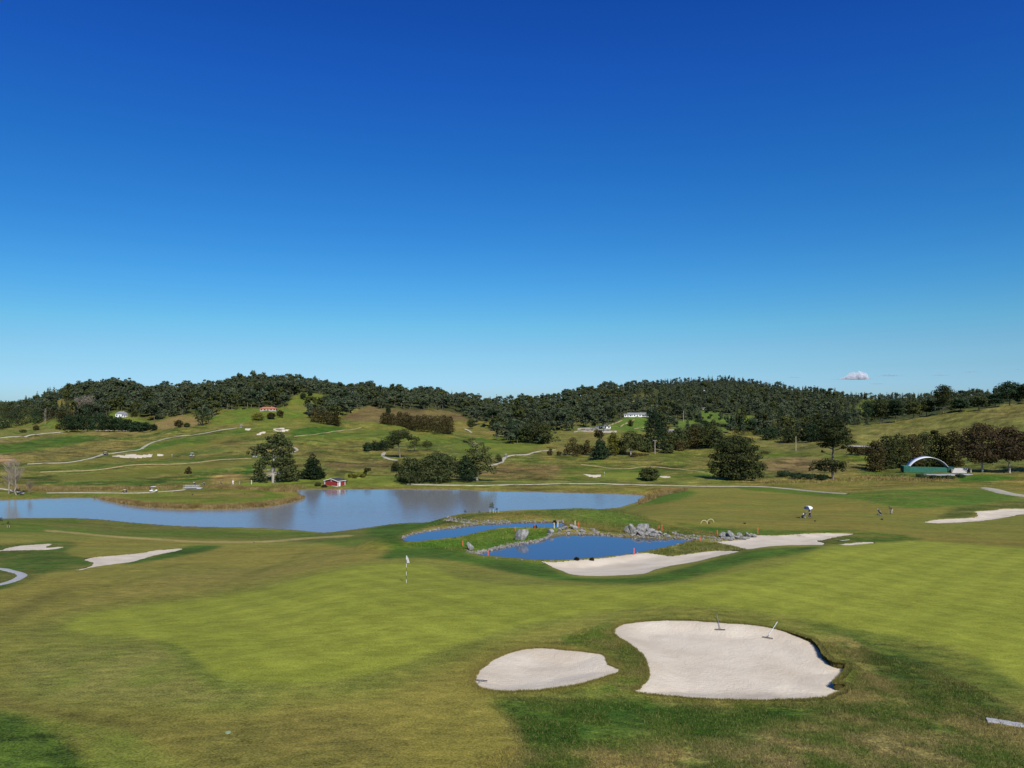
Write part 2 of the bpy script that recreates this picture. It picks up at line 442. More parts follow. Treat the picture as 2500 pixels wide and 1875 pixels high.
XX = D[:, None] * U[None, :]; YY = np.repeat(D[:, None], NC, 1)

# skyline correction: ground under the tree tops of the ridge
SKY = [(-400,992),(0,985),(40,978),(62,962),(75,972),(95,952),(130,942),(173,932),(231,923),(290,918),(341,929),(373,945),(400,929),(448,925),(486,938),(544,916),(608,915),(716,910),(762,916),(785,925),(815,940),(831,935),(860,928),(904,935),(956,939),(1005,949),(1063,946),(1098,938),(1126,958),(1193,967),(1240,961),(1258,964),(1362,955),(1385,945),(1420,944),(1440,949),(1449,936),(1518,928),(1570,935),(1605,932),(1663,923),(1735,925),(1773,916),(1836,928),(1895,940),(1990,951),(2075,958),(2148,967),(2243,965),(2370,954),(2500,946),(2900,930)]
sx = np.array([s[0] for s in SKY], float); sy = np.array([s[1] for s in SKY], float)
skyline = np.interp(PX, sx, sy)
k = np.ones(41) / 41
skys = np.convolve(np.pad(skyline, 20, mode='edge'), k, 'valid')
rd = np.interp(PX, [-400, 0, 60, 130, 1050, 1200, 1550, 1680, 2000, 2200, 2900], [2000, 1600, 1200, 1000, 1050, 1300, 1350, 1800, 1900, 1300, 1300])
off = np.interp(PX, [-400, 0, 60, 130, 1050, 1250, 1550, 1680, 2000, 2200, 2900], [14, 18, 29, 38, 33, 27, 24, 12, 12, 20, 20])
zt = ZC - (skys + off - HY) * rd / F
for j in range(NC):
    z0 = np.interp(math.log(rd[j]), LD, Z[:, j])
    if rd[j] > 0:
        g = np.exp(-((LD - math.log(rd[j])) / 0.17) ** 2)
        Z[:, j] += (zt[j] - z0) * g
# undulation
und = (fbm(XX, YY, 26, 4) - 0.5)
amp = np.interp(D, [0, 60, 130, 300, 600, 1500], [0.25, 0.35, 0.7, 1.3, 4.0, 14.0])[:, None]
inlake = ((YY > 196) & (YY < 292))
Z += und * amp * 1.6 * np.where(inlake, 0.35, 1.0)
und2 = (fbm(XX + 50, YY + 90, 5, 3) - 0.5)
Z += und2 * np.interp(D, [0, 60, 150, 330, 600], [0.10, 0.10, 0.25, 0.6, 1.0])[:, None] * np.where(inlake, 0.5, 1.0)
Z_base = Z.copy()

def colf(x):                                      # fractional column of u*F+1250
    return np.interp(x, PX, np.arange(NC))
def H_at(X, Y, ZZ=None):
    ZZ = Z if ZZ is None else ZZ
    Y = np.maximum(np.asarray(Y, float), 2.0); X = np.asarray(X, float)
    r = np.interp(np.log(Y), LD, np.arange(NR)); c = colf(X / Y * F + 1250)
    r0 = np.clip(np.floor(r).astype(int), 0, NR - 2); c0 = np.clip(np.floor(c).astype(int), 0, NC - 2)
    fr = r - r0; fc = c - c0
    return (ZZ[r0, c0] * (1 - fr) * (1 - fc) + ZZ[r0 + 1, c0] * fr * (1 - fc) + ZZ[r0, c0 + 1] * (1 - fr) * fc + ZZ[r0 + 1, c0 + 1] * fr * fc)
def cast(px, py, ZZ=None, dmin=5.0):
    """first ground point seen through a photo pixel"""
    ZZ = Z if ZZ is None else ZZ
    c = float(colf(px)); c0 = min(int(c), NC - 2); fc = c - c0
    prof = ZZ[:, c0] * (1 - fc) + ZZ[:, c0 + 1] * fc
    ray = ZC - (py - HY) / F * D
    s = prof - ray
    ok = np.where((s >= 0) & (D > dmin))[0]
    if len(ok) == 0:
        app = HY + F * (ZC - prof) / D
        i = np.argmin(np.where(D > 250, app, 9e9)); return np.array([(px - 1250) / F * D[i], D[i], prof[i]])
    i = ok[0]
    if i == 0: d = D[0]
    else:
        t = -s[i - 1] / (s[i] - s[i - 1]); d = D[i - 1] + t * (D[i] - D[i - 1])
    u = (px - 1250) / F
    return np.array([u * d, d, ZC - (py - HY) / F * d])
def cast_plane(px, py, z):
    d = (ZC - z) * F / (py - HY)
    return np.array([(px - 1250) / F * d, d])
def smooth_poly(P, n=6, closed=True):
    P = np.asarray(P, float); out = []; m = len(P)
    for i in range(m if closed else m - 1):
        p0 = P[(i - 1) % m] if closed or i > 0 else P[0]
        p1 = P[i]; p2 = P[(i + 1) % m]
        p3 = P[(i + 2) % m] if closed or i < m - 2 else P[-1]
        for t in np.linspace(0, 1, n, endpoint=False):
            out.append(0.5 * (2*p1 + (p2-p0)*t + (2*p0-5*p1+4*p2-p3)*t*t + (-p0+3*p1-3*p2+p3)*t**3))
    if not closed: out.append(P[-1])
    return np.array(out)
def poly_world(P, n=4, closed=True, ZZ=None):
    return np.array([cast(p[0], p[1], ZZ)[:2] for p in smooth_poly(P, n, closed)])
def inside(X, Y, W):
    r = np.zeros(X.shape, bool); m = len(W)
    for i in range(m):
        x0, y0 = W[i]; x1, y1 = W[(i + 1) % m]
        if y0 == y1: continue
        c = ((y0 > Y) != (y1 > Y)) & (X < (x1 - x0) * (Y - y0) / (y1 - y0) + x0)
        r ^= c
    return r
def dist_poly(X, Y, W, closed=True):
    best = np.full(X.shape, 1e9); m = len(W)
    for i in range(m if closed else m - 1):
        x0, y0 = W[i]; x1, y1 = W[(i + 1) % m]
        dx, dy = x1 - x0, y1 - y0; l2 = dx * dx + dy * dy + 1e-12
        t = np.clip(((X - x0) * dx + (Y - y0) * dy) / l2, 0, 1)
        best = np.minimum(best, (X - x0 - t * dx) ** 2 + (Y - y0 - t * dy) ** 2)
    return np.sqrt(best)
def window(W, pad):
    """row/col slices of the grid covering a world polygon"""
    y0 = max(W[:, 1].min() - pad, 2.5); y1 = W[:, 1].max() + pad
    u = W[:, 0] / W[:, 1]; pu = pad / y0
    p0 = (u.min() - pu) * F + 1250; p1 = (u.max() + pu) * F + 1250
    r0 = max(np.searchsorted(D, y0) - 1, 0); r1 = min(np.searchsorted(D, y1) + 1, NR)
    c0 = max(np.searchsorted(PX, p0) - 1, 0); c1 = min(np.searchsorted(PX, p1) + 1, NC)
    return slice(r0, r1), slice(c0, c1)
def sdist(W, pad):
    rs, cs = window(W, pad)
    X = XX[rs, cs]; Y = YY[rs, cs]
    d = dist_poly(X, Y, W); ins = inside(X, Y, W)
    return rs, cs, np.where(ins, d, -d)

# ---- the water
LAKE = [(-700,1224),(-300,1223),(0,1221),(110,1217),(225,1216),(262,1222),(300,1230),(340,1237),(400,1242),(480,1244),(560,1243),(640,1239),(700,1229),(735,1219),(744,1213),(732,1207),(724,1201),(722,1197),(740,1195),(800,1194.5),(850,1194.5),(1000,1194),(1100,1195),(1200,1199),(1300,1201),(1400,1203),(1500,1206),(1560,1208),(1577,1212),(1570,1220),(1556,1231),(1535,1238),(1480,1243),(1400,1250),(1200,1265),(1080,1275),(976,1279),(900,1289),(830,1298),(790,1302),(740,1297),(650,1291),(560,1289),(450,1286),(400,1283),(320,1277),(240,1269),(150,1266),(0,1267),(-300,1269),(-700,1270)]
W_LAKE = np.array([cast_plane(p[0], p[1], 0.0) for p in smooth_poly(LAKE, 3)])
PZ = 14.5
POND = [(1168,1352),(1218,1341),(1267,1330),(1320,1322),(1343,1313),(1388,1307),(1464,1307),(1540,1314),(1597,1316),(1640,1316),(1692,1319),(1660,1327),(1619,1337),(1574,1346),(1521,1355),(1407,1365),(1331,1367),(1274,1364),(1218,1359),(1180,1356)]
W_POND = np.array([cast_plane(p[0], p[1], PZ) for p in smooth_poly(POND, 4)])
POND2 = [(984,1316),(1001,1307),(1047,1297),(1104,1290),(1161,1283),(1256,1277),(1350,1276),(1377,1280),(1369,1286),(1331,1289),(1237,1288),(1180,1297),(1123,1310),(1085,1315),(1028,1321),(997,1322)]
W_POND2 = np.array([cast_plane(p[0], p[1], PZ) for p in smooth_poly(POND2, 4)])
def basin(W, lev, band, slope, depth, minup, pad):
    rs, cs, s = sdist(W, pad)
    z = Z[rs, cs]
    o = -s                                               # outside distance
    tgt = lev + 0.04 + slope * np.minimum(o, band)
    w = np.exp(-(np.maximum(o, 0) / band) ** 2)
    zo = z * (1 - w) + tgt * w
    zo = np.where(o < pad * .6, np.maximum(zo, lev + np.minimum(minup, 0.05 + 0.12 * o) - np.clip(o / (pad * .6), 0, 1) ** 3 * 3 * (pad < 20)), zo)
    zi = np.minimum(z, lev - np.minimum(depth, 0.05 + 0.35 * np.maximum(s, 0)))
    Z[rs, cs] = np.where(s > 0, zi, zo)
basin(W_LAKE, 0.0, 7.0, 0.10, 1.5, 0.25, 60)
for W in (W_POND, W_POND2):
    basin(W, PZ, 2.2, 0.16, 1.0, 0.2, 14)
# keep dry land beyond the lake above its level
dry = ~inside(XX[(D > 180) & (D < 420)], YY[(D > 180) & (D < 420)], W_LAKE)
sub = Z[(D > 180) & (D < 420)]
Z[(D > 180) & (D < 420)] = np.where(dry, np.maximum(sub, 0.22), sub)

def build_sheet(name, rs, cs, keep, z, mat, smooth=True):
    """mesh from the grid cells flagged in keep (cell array) with heights z"""
    X = XX[rs, cs]; Y = YY[rs, cs]; nr, nc = X.shape
    idx = np.full(nr * nc, -1)
    q = np.argwhere(keep)
    a = q[:, 0] * nc + q[:, 1]
    quads = np.stack([a, a + 1, a + nc + 1, a + nc], 1)
    used = np.unique(quads); idx[used] = np.arange(len(used))
    V = np.stack([X.ravel(), Y.ravel(), z.ravel()], 1)[used]
    return np_mesh(name, V, idx[quads], mat, smooth=smooth)
def cells(m): return m[:-1, :-1] | m[1:, :-1] | m[:-1, 1:] | m[1:, 1:]

for nm, W, lev, mt, dil in (('lake', W_LAKE, 0.0, 'lake', 2.0), ('pond', W_POND, PZ, 'pond', .8), ('pond', W_POND2, PZ, 'pond', .8)):
    rs, cs, s = sdist(W, dil + 1)
    o = build_sheet(nm, rs, cs, cells(s > -dil), np.full(s.shape, lev), M[mt])
    tag(o, kind='structure')

# ---- bunkers: (label, polygon, lip, bowl)
BUNK = [
 ('largest bunker of pale sand, two rakes lying on its far edge', [(1499,1544),(1506,1531),(1530,1521),(1580,1516),(1640,1514),(1700,1515),(1760,1519),(1830,1524),(1885,1532),(1938,1545),(1970,1556),(1985,1562),(2002,1580),(2014,1600),(2028,1612),(2050,1618),(2068,1618),(2064,1632),(2052,1648),(2040,1660),(2040,1668),(2056,1668),(2070,1672),(2052,1688),(2030,1698),(1990,1706),(1900,1710),(1780,1709),(1680,1704),(1600,1697),(1550,1690),(1556,1684),(1575,1668),(1583,1645),(1580,1625),(1568,1602),(1552,1585),(1530,1568),(1508,1556)], .04, .35),
 ('small kidney-shaped pale bunker beside the largest one, a rake at its left end', [(1158,1665),(1160,1650),(1175,1632),(1200,1612),(1226,1600),(1270,1586),(1320,1580),(1360,1584),(1400,1588),(1440,1592),(1468,1596),(1478,1605),(1485,1620),(1500,1628),(1514,1634),(1508,1643),(1480,1654),(1430,1668),(1380,1678),(1320,1686),(1270,1689),(1215,1688),(1180,1682),(1164,1675)], .04, .25),
 ('pale sand bunker between the near green and the blue rocky pond', [(1322,1369),(1345,1373),(1407,1367),(1470,1363),(1524,1355),(1574,1350),(1610,1354),(1640,1357),(1680,1352),(1720,1347),(1755,1344),(1805,1345),(1790,1350),(1744,1360),(1700,1371),(1640,1381),(1600,1390),(1585,1397),(1560,1402),(1500,1405),(1440,1406),(1400,1403),(1380,1397),(1350,1384)], .05, .15),
 ('long sand bunker running right from the end of the rocky pond bank', [(1752,1323),(1800,1318),(1845,1308),(1850,1306),(1900,1307),(1960,1303),(2010,1301),(2060,1302),(2085,1304),(2040,1311),(2010,1318),(1995,1320),(2010,1325),(2005,1330),(1940,1331),(1880,1334),(1825,1341),(1800,1334),(1775,1329)], .06, .15),
 ('tiny sliver of sand in the bank right of the long pondside bunker', [(2048,1329),(2070,1327),(2100,1324),(2130,1324),(2132,1326),(2100,1329),(2070,1331)], .03, .05),
 ('pale bunker cut by the right edge of the view beyond the right green', [(2258,1274),(2290,1268),(2330,1266),(2370,1264),(2388,1259),(2385,1252),(2380,1249),(2400,1247),(2430,1245),(2450,1242),(2500,1242),(2560,1242),(2590,1248),(2540,1252),(2490,1256),(2470,1260),(2420,1269),(2350,1275),(2300,1277),(2270,1276)], .06, .2),
 ('bunker at the left edge with a notch of grass in its right end', [(-70,1345),(0,1343),(15,1338),(50,1332),(90,1329),(120,1328),(124,1330),(112,1335),(118,1337),(135,1335),(152,1335),(145,1339),(120,1342),(60,1343),(0,1345),(-60,1350)], .05, .15),
 ('slanting pale bunker on the left fairway pointing up to the right', [(183,1392),(200,1388),(222,1382),(229,1376),(222,1371),(208,1368),(212,1364),(240,1359),(300,1354),(345,1350),(370,1345),(410,1341),(444,1339),(432,1345),(400,1351),(360,1360),(330,1370),(290,1376),(230,1384),(200,1391)], .05, .15),
 ('long scalloped white bunker on the hillside fairway above the lake', [(272,1113),(290,1111),(305,1113),(307,1110),(330,1109),(334,1113),(350,1110),(371,1109),(369,1112),(372,1114),(355,1116),(330,1117),(310,1117),(290,1115)], .05, .1),
 ('short bright bunker at the right end of the long scalloped hillside bunker', [(378,1112),(384,1111),(386,1108),(401,1110),(392,1112)], .04, .1),
 ('small oval bunker near the crest of the left golf hill', [(598,1047),(606,1045),(616,1048),(606,1049)], .04, .1),
 ('thin curved bunker below the oval one, left of the tall pine', [(618,1059),(632,1057),(645,1053),(646,1057),(632,1059)], .04, .1),
 ('upper of two slim bunkers just above the top of the tall lakeside pine', [(668,1047),(680,1045),(694,1044),(690,1047),(678,1048)], .04, .1),
 ('lower of two slim bunkers just above the top of the tall lakeside pine', [(668,1051),(690,1049),(707,1048),(700,1051),(680,1053)], .04, .1),
 ('short bunker left of the flag on the far right green beyond the lake', [(1426,1157),(1436,1158),(1450,1160),(1462,1158),(1466,1162),(1455,1164),(1440,1163)], .05, .12),
 ('short bunker right of the round bush on the far right green', [(1610,1163),(1620,1162),(1637,1164),(1634,1166),(1620,1166)], .05, .1),
]
bunkers = []
rough_r = None
for (lab, P, lip, bowl) in BUNK:
    W = poly_world(P, 4, ZZ=Z_base if P[0][1] < 0 else None)
    near = W[:, 1].mean() < 70
    # ragged turf edge
    nx = fbm(W[:, 0] * 3, W[:, 1] * 3, 1.0, 3) - .5; ny = fbm(W[:, 0] * 3 + 40, W[:, 1] * 3, 1.0, 3) - .5
    W = W + np.stack([nx, ny], 1) * (0.22 if near else 0.35)
    bunkers.append((lab, W, lip, bowl))
sheets = []; soil_rim = []
for (lab, W, lip, bowl) in bunkers:
    rs, cs, s = sdist(W, 2.5)
    X = XX[rs, cs]; Y = YY[rs, cs]; z = Z[rs, cs]
    far = W[:, 1].mean() > 200
    px = X / Y * F + 1250
    l = lip + 0.0 * z
    if 'largest' in lab:
        q1 = np.clip((px - 1850) / 200, 0, 1); q1 = q1 * q1 * (3 - 2 * q1); q2 = np.clip((56 - Y) / 12, 0, 1)
        l = l + 0.30 * q1 * q2 * (3 - 2 * q2) * q2 * np.exp(-(np.maximum(s, 0) / 2.6) ** 2)
    b = np.clip(s / 2.2, 0, 1); b = b * b * (3 - 2 * b)
    zs = z - l - bowl * b * (0.0 if far else 1.0) + (fbm(X, Y, 0.9, 3) - .5) * (0.07 if not far else 0)
    zs = np.where(s > -1.2, zs, z - 1)
    dil = 0.35 if W[:, 1].mean() < 150 else 1.5
    sheets.append((lab, rs, cs, cells(s > -dil), zs.copy()))
    # raised turf lip round the sand, then the ground drops away under it
    up = (0.02 if not far else .05) * np.exp(-(np.minimum(s, 0) / 0.5) ** 2) * (s <= 0)
    Z[rs, cs] = np.where(s > 0, z - l - 0.9, z + up)
    soil_rim.append((rs, cs, (s > -0.05) | ((s > -0.3) & (px > 1930) & (Y < 56) & ('largest' in lab))) if not far else (rs, cs, s > 1e6))
for (lab, rs, cs, kp, zs) in sheets:
    o = build_sheet('sand_bunker', rs, cs, kp, zs, M['sand'])
    tag(o, lab, 'bunker', 'sand bunkers on the golf course')

# ---------------------------------------------------------------- turf zones
G = (.212,.226,.040); G2 = (.165,.195,.028)
Fw = (.200,.172,.046); Fw2 = (.150,.165,.034); Fo = (.165,.163,.042)
Rg = (.048,.084,.016); Lu = (.062,.116,.019); Ol = (.115,.115,.034); Dr = (.215,.165,.065); Br = (.165,.105,.052); Ta = (.30,.235,.115)
def c3(c): return np.array(c, float)
TC = np.zeros((NR, NC, 4), np.float32)
mixn = fbm(XX, YY, 22, 4)
mixn = np.clip((mixn - .38) / .24, 0, 1)[..., None]
TC[..., :3] = c3(Fo) * (1 - mixn) + c3(Fw) * mixn; TC[..., 3] = .35
# beyond the lake: mixed pasture rough
farm = np.clip((YY - 255) / 40, 0, 1)[..., None]
mixf = np.clip((fbm(XX + 300, YY, 40, 5, .6) - .36) / .26, 0, 1)[..., None]
TC[..., :3] = TC[..., :3] * (1 - farm) + farm * (c3((.085,.115,.026)) * (1 - mixf) + c3((.16,.14,.045)) * mixf)
TC[..., 3] = TC[..., 3] * (1 - farm[..., 0]) + .7 * farm[..., 0]
def box(a, r):
    if r <= 0: return a
    for ax in (0, 1):
        for _ in range(2):
            n = a.shape[ax]
            p = np.pad(a, [(r + 1, r) if i == ax else (0, 0) for i in (0, 1)], mode='edge').cumsum(ax)
            sl = [slice(None)] * 2; s2 = [slice(None)] * 2
            sl[ax] = slice(2 * r + 1, 2 * r + 1 + n); s2[ax] = slice(0, n)
            a = (p[tuple(sl)] - p[tuple(s2)]) / (2 * r + 1)
    return a
MASKS = {}
def paint(P, c1, c2=None, rough=.35, blur=3, scale=8.0, warp=0.0, keep=None, op=1.0, world=None):
    W = world if world is not None else poly_world(P, 3)
    rs, cs = window(W, W[:, 1].mean() * .03 + 1)
    X = XX[rs, cs]; Y = YY[rs, cs]
    if warp:
        w = fbm(X, Y, warp * 4, 3) - .5; w2 = fbm(X + 77, Y + 31, warp * 4, 3) - .5
        m = inside(X + w * warp * 2, Y + w2 * warp * 2, W).astype(np.float32)
    else: m = inside(X, Y, W).astype(np.float32)
    m = box(m, blur)[..., None] * op
    if keep: MASKS[keep] = (rs, cs, m[..., 0].copy())
    c = c3(c1)
    if c2 is not None:
        n = np.clip((fbm(X, Y, scale, 5, .6) - .36) / .28, 0, 1)[..., None]
        c = c3(c1) * (1 - n) + c3(c2) * n
    TC[rs, cs, :3] = TC[rs, cs, :3] * (1 - m) + c * m
    TC[rs, cs, 3] = TC[rs, cs, 3] * (1 - m[..., 0]) + rough * m[..., 0]
def line(P, width, c, rough=.4, blur=1, op=1.0):
    """a painted strip of turf along a centre line, width in photo px rows"""
    P = np.asarray(P, float)
    up = P.copy(); up[:, 1] -= width / 2; dn = P[::-1].copy(); dn[:, 1] += width / 2
    paint(np.vstack([up, dn]), c, rough=rough, blur=blur, op=op)

# near side, left
paint([(-300,1245),(160,1262),(400,1280),(790,1300),(900,1285),(1000,1330),(880,1330),(600,1318),(350,1312),(100,1300),(-300,1300)], (.085,.125,.022), Ol, .5, 5, 14)
paint([(0,1330),(100,1322),(165,1322),(190,1330),(160,1345),(175,1356),(215,1362),(230,1375),(215,1386),(180,1394),(120,1398),(0,1440),(-300,1480),(-300,1330)], (.06,.105,.018), Ol, .7, 3, 5)
paint([(440,1340),(470,1332),(520,1331),(540,1335),(500,1347),(440,1358),(330,1376),(300,1378),(360,1362)], Lu, Rg, .5, 3)
paint([(-200,1515),(0,1490),(120,1445),(200,1430),(140,1460),(60,1500),(0,1525),(-200,1545)], (.12,.105,.032), None, .4, 5, op=.8)
paint([(330,1420),(500,1385),(660,1385),(820,1335),(870,1345),(760,1390),(640,1425),(480,1450),(250,1480),(130,1500),(200,1470)], (.20,.165,.055), (.17,.155,.045), .4, 12, 6, op=.7)
line([(113,1295.5),(160,1299),(210,1304),(280,1310),(350,1315),(430,1320),(500,1323),(560,1323.5),(640,1323),(740,1315),(850,1308)], 4.5, Ta, .4, 1, .85)
for P_, w_ in (([(100,1508),(240,1480),(400,1462),(560,1440),(650,1424)],5),([(230,1494),(330,1478),(480,1463)],3),([(290,1404),(360,1394),(440,1378)],3),([(600,1405),(700,1372),(760,1340)],7),
   ([(-60,1516),(60,1492),(150,1462),(250,1432),(400,1404)],6),([(-60,1540),(40,1512),(150,1474),(260,1448)],4),([(560,1774),(700,1776),(840,1754),(900,1762)],5),([(500,1845),(640,1858),(760,1862),(860,1840)],4),
   ([(120,1600),(260,1596),(360,1612),(430,1650)],4),([(60,1560),(200,1556),(330,1566)],4),([(200,1640),(330,1650),(470,1700),(640,1720)],6)):
    line(P_, w_, (.085,.095,.024), .6, 4, .55)
# green and fringe
GREEN = [(160,1532),(185,1512),(228,1497),(340,1480),(475,1466),(560,1452),(645,1438),(740,1412),(838,1390),(930,1378),(1013,1377),(1073,1390),(1130,1415),(1218,1427),(1320,1431),(1407,1431),(1520,1430),(1640,1427),(1720,1413),(1800,1396),(1870,1387),(1926,1378),(1962,1360),(1990,1345),(2050,1333),(2116,1327),(2192,1323),(2267,1322),(2360,1328),(2500,1338),(2700,1360),(2800,1500),(2700,1740),(2500,1668),(2457,1645),(2362,1592),(2267,1565),(2116,1542),(2020,1522),(1964,1510),(1850,1492),(1760,1482),(1660,1478),(1560,1482),(1445,1497),(1294,1523),(1200,1548),(1142,1565),(1028,1603),(952,1633),(857,1652),(760,1667),(645,1668),(550,1660),(515,1648),(494,1628),(456,1592),(430,1577),(402,1567),(323,1553),(240,1548),(190,1542)]
FR = [(x, y) for x, y in GREEN]
cen = np.array([1300, 1500.])
paint([(120,1540),(150,1505),(228,1485),(475,1452),(645,1425),(838,1380),(960,1366),(1030,1362),(1100,1372),(1200,1400),(1330,1412),(1500,1425),(1640,1415),(1800,1385),(1930,1352),(1990,1334),(2116,1318),(2267,1315),(2500,1328),(2800,1350),(2900,1600),(2800,1840),(2500,1720),(2440,1690),(2330,1620),(2116,1570),(1964,1530),(1760,1500),(1660,1495),(1480,1510),(1320,1545),(1160,1600),(1040,1650),(900,1700),(700,1712),(540,1700),(420,1680),(300,1620),(180,1580)], (.168,.170,.040), (.145,.155,.036), .4, 10, 3)
paint([(1990,1515),(2116,1545),(2267,1570),(2362,1600),(2500,1690),(2500,1760),(2300,1660),(2180,1600),(2060,1570),(1960,1535)], (.125,.135,.03), (.07,.105,.02), .6, 8, 3)
paint([(640,1690),(500,1665),(440,1600),(380,1575),(300,1572),(180,1590),(60,1600),(60,1700),(300,1720),(640,1740)], (.145,.158,.038), (.175,.168,.052), .55, 10, 2.5)
paint(GREEN, G, (.195,.213,.037), .12, 4, 7, keep='green')
# darker collar turf of the green at the lower left bend
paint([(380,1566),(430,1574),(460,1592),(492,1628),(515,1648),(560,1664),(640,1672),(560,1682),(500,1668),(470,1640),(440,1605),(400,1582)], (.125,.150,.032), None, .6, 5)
# bottom: brown band, light band, lush corner
paint([(-300,1690),(0,1705),(120,1735),(320,1760),(560,1770),(760,1748),(900,1765),(1000,1830),(900,1875),(560,1875),(420,1810),(320,1790),(150,1768),(49,1750),(0,1738),(-300,1720)], (.175,.148,.045), (.150,.140,.040), .4, 12, 5)
line([(-200,1695),(0,1712),(120,1737),(260,1765),(330,1775)], 12, (.10,.085,.028), .6, 4, .7)
line([(330,1752),(420,1764),(520,1770),(660,1765),(840,1748)], 7, (.10,.085,.028), .6, 4, .5)
paint([(-300,1725),(49,1746),(190,1770),(323,1789),(390,1831),(470,1875),(480,1990),(180,1990),(200,1860),(150,1800),(-300,1760)], (.150,.172,.036), (.165,.168,.042), .4, 6, 3)
paint([(-600,1700),(0,1738),(55,1755),(114,1778),(171,1818),(213,1875),(230,2100),(-600,2400)], (.080,.128,.022), (.058,.098,.018), .85, 6, 2)
# right-hand foreground rough
paint([(1199,1700),(1290,1700),(1550,1700),(1780,1716),(2000,1710),(2060,1690),(2090,1660),(2060,1600),(2000,1560),(2100,1560),(2300,1640),(2500,1740),(2900,1900),(2900,2300),(1100,2300),(1255,1875),(1271,1812),(1240,1750)], (.075,.108,.022), (.205,.170,.065), 1.0, 7, 1.8, warp=.4)
paint([(1210,1700),(1400,1702),(1600,1712),(1780,1722),(2020,1712),(2120,1730),(2000,1755),(1860,1770),(1900,1800),(1740,1810),(1640,1790),(1520,1800),(1400,1830),(1290,1830),(1268,1790),(1250,1740)], (.030,.070,.011), (.060,.100,.018), 1.0, 6, 2, warp=.5, op=.95)
paint([(2080,1600),(2180,1590),(2300,1630),(2500,1740),(2500,1760),(2380,1745),(2300,1720),(2400,1750),(2200,1700),(2180,1660)], (.034,.068,.012), (.11,.112,.03), .9, 7, 3, warp=.5, op=.9)
paint([(1900,1875),(1780,1830),(1900,1790),(2060,1770),(2300,1800),(2500,1830),(2600,1990),(1800,1990)], (.21,.165,.075), (.060,.105,.018), 1.0, 8, 1.6, warp=.5, op=.8)
paint([(1640,1875),(1760,1810),(1860,1800),(1960,1850),(1960,1990),(1600,1990)], (.23,.18,.085), (.085,.11,.028), 1.0, 8, 1.3, warp=.5, op=.7)
# turf between the two near bunkers
paint([(1180,1600),(1260,1575),(1400,1545),(1470,1515),(1500,1512),(1496,1545),(1540,1580),(1580,1610),(1592,1645),(1580,1675),(1550,1692),(1480,1700),(1380,1700),(1280,1700),(1380,1686),(1480,1662),(1520,1638),(1490,1615),(1470,1590),(1380,1575),(1300,1570)], (.15,.14,.045), (.085,.12,.022), .95, 5, 1.2)
paint([(1500,1512),(1600,1505),(1760,1510),(1900,1528),(1990,1552),(2040,1590),(2080,1610),(2100,1650),(2085,1680),(2062,1672),(2060,1650),(2075,1620),(2030,1605),(2000,1565),(1900,1538),(1760,1520),(1600,1514)], (.14,.138,.04), (.085,.12,.022), .95, 5, 1.2)
# banks round the ponds
paint([(1000,1300),(1080,1264),(1200,1252),(1350,1246),(1480,1240),(1560,1256),(1640,1282),(1760,1296),(1840,1305),(1750,1318),(1640,1312),(1500,1304),(1440,1290),(1400,1284),(1300,1270),(1150,1276),(1060,1292)], (.165,.135,.045), (.085,.11,.022), .9, 3, 3.5, warp=.8)
paint([(1330,1246),(1440,1238),(1500,1246),(1570,1270),(1620,1284),(1540,1286),(1470,1282),(1400,1270),(1350,1262)], Lu, (.10,.13,.03), .8, 5, 4)
paint([(925,1364),(960,1330),(905,1310),(900,1290),(960,1277),(1070,1268),(1085,1278),(1010,1296),(975,1316),(1010,1335),(1100,1326),(1140,1345),(1168,1358),(1320,1372),(1350,1390),(1400,1408),(1500,1412),(1600,1402),(1700,1378),(1800,1352),(1840,1343),(1960,1336),(2010,1330),(1960,1350),(1860,1366),(1780,1385),(1640,1420),(1500,1424),(1330,1412),(1200,1388),(1100,1368),(1000,1362)], Lu, Rg, .6, 4, 5)
paint([(985,1332),(1028,1322),(1085,1316),(1123,1311),(1180,1298),(1237,1289),(1331,1290),(1369,1287),(1355,1300),(1330,1314),(1267,1326),(1218,1337),(1160,1348),(1080,1340)], (.06,.13,.016), (.09,.13,.022), .8, 2, 4)
paint([(1574,1350),(1619,1339),(1660,1329),(1692,1321),(1752,1325),(1775,1331),(1822,1342),(1805,1344),(1755,1344),(1720,1347),(1640,1357),(1600,1354)], (.16,.16,.05), (.10,.115,.028), .95, 1, 1.5)
paint([(2000,1318),(2030,1308),(2090,1300),(2200,1300),(2280,1306),(2290,1312),(2200,1322),(2100,1324),(2050,1328),(2005,1331)], (.055,.10,.015), (.12,.115,.03), .8, 2, 4)
# right fairway
paint([(1560,1236),(1640,1222),(1700,1212),(1800,1206),(2060,1210),(2120,1226),(2240,1242),(2340,1240),(2375,1250),(2330,1262),(2250,1272),(2300,1280),(2420,1272),(2520,1258),(2800,1280),(2800,1330),(2500,1336),(2250,1316),(2200,1302),(2060,1298),(1850,1304),(1760,1294),(1640,1280),(1580,1262)], (.180,.152,.040), (.150,.152,.036), .25, 4, 18)
paint([(1640,1275),(1760,1288),(1860,1292),(1960,1296),(2100,1294),(2040,1300),(1900,1306),(1840,1305),(1740,1300)], (.05,.105,.014), (.10,.12,.025), .6, 2, 5)
paint([(1620,1228),(1700,1205),(1640,1196),(1560,1236),(1520,1240)], (.07,.12,.018), None, .5, 4)
paint([(1800,1188),(1900,1192),(2060,1207),(2200,1212),(2100,1218),(1940,1206),(1820,1196)], (.085,.13,.02), None, .4, 2)
paint([(2060,1204),(2200,1196),(2370,1191),(2420,1200),(2480,1214),(2400,1228),(2240,1240),(2160,1232),(2100,1220)], (.065,.125,.016), (.115,.13,.03), .7, 3, 7)
paint([(2380,1198),(2440,1206),(2500,1216),(2500,1230),(2380,1236),(2260,1238),(2340,1222)], Lu, None, .5, 4, op=.6)
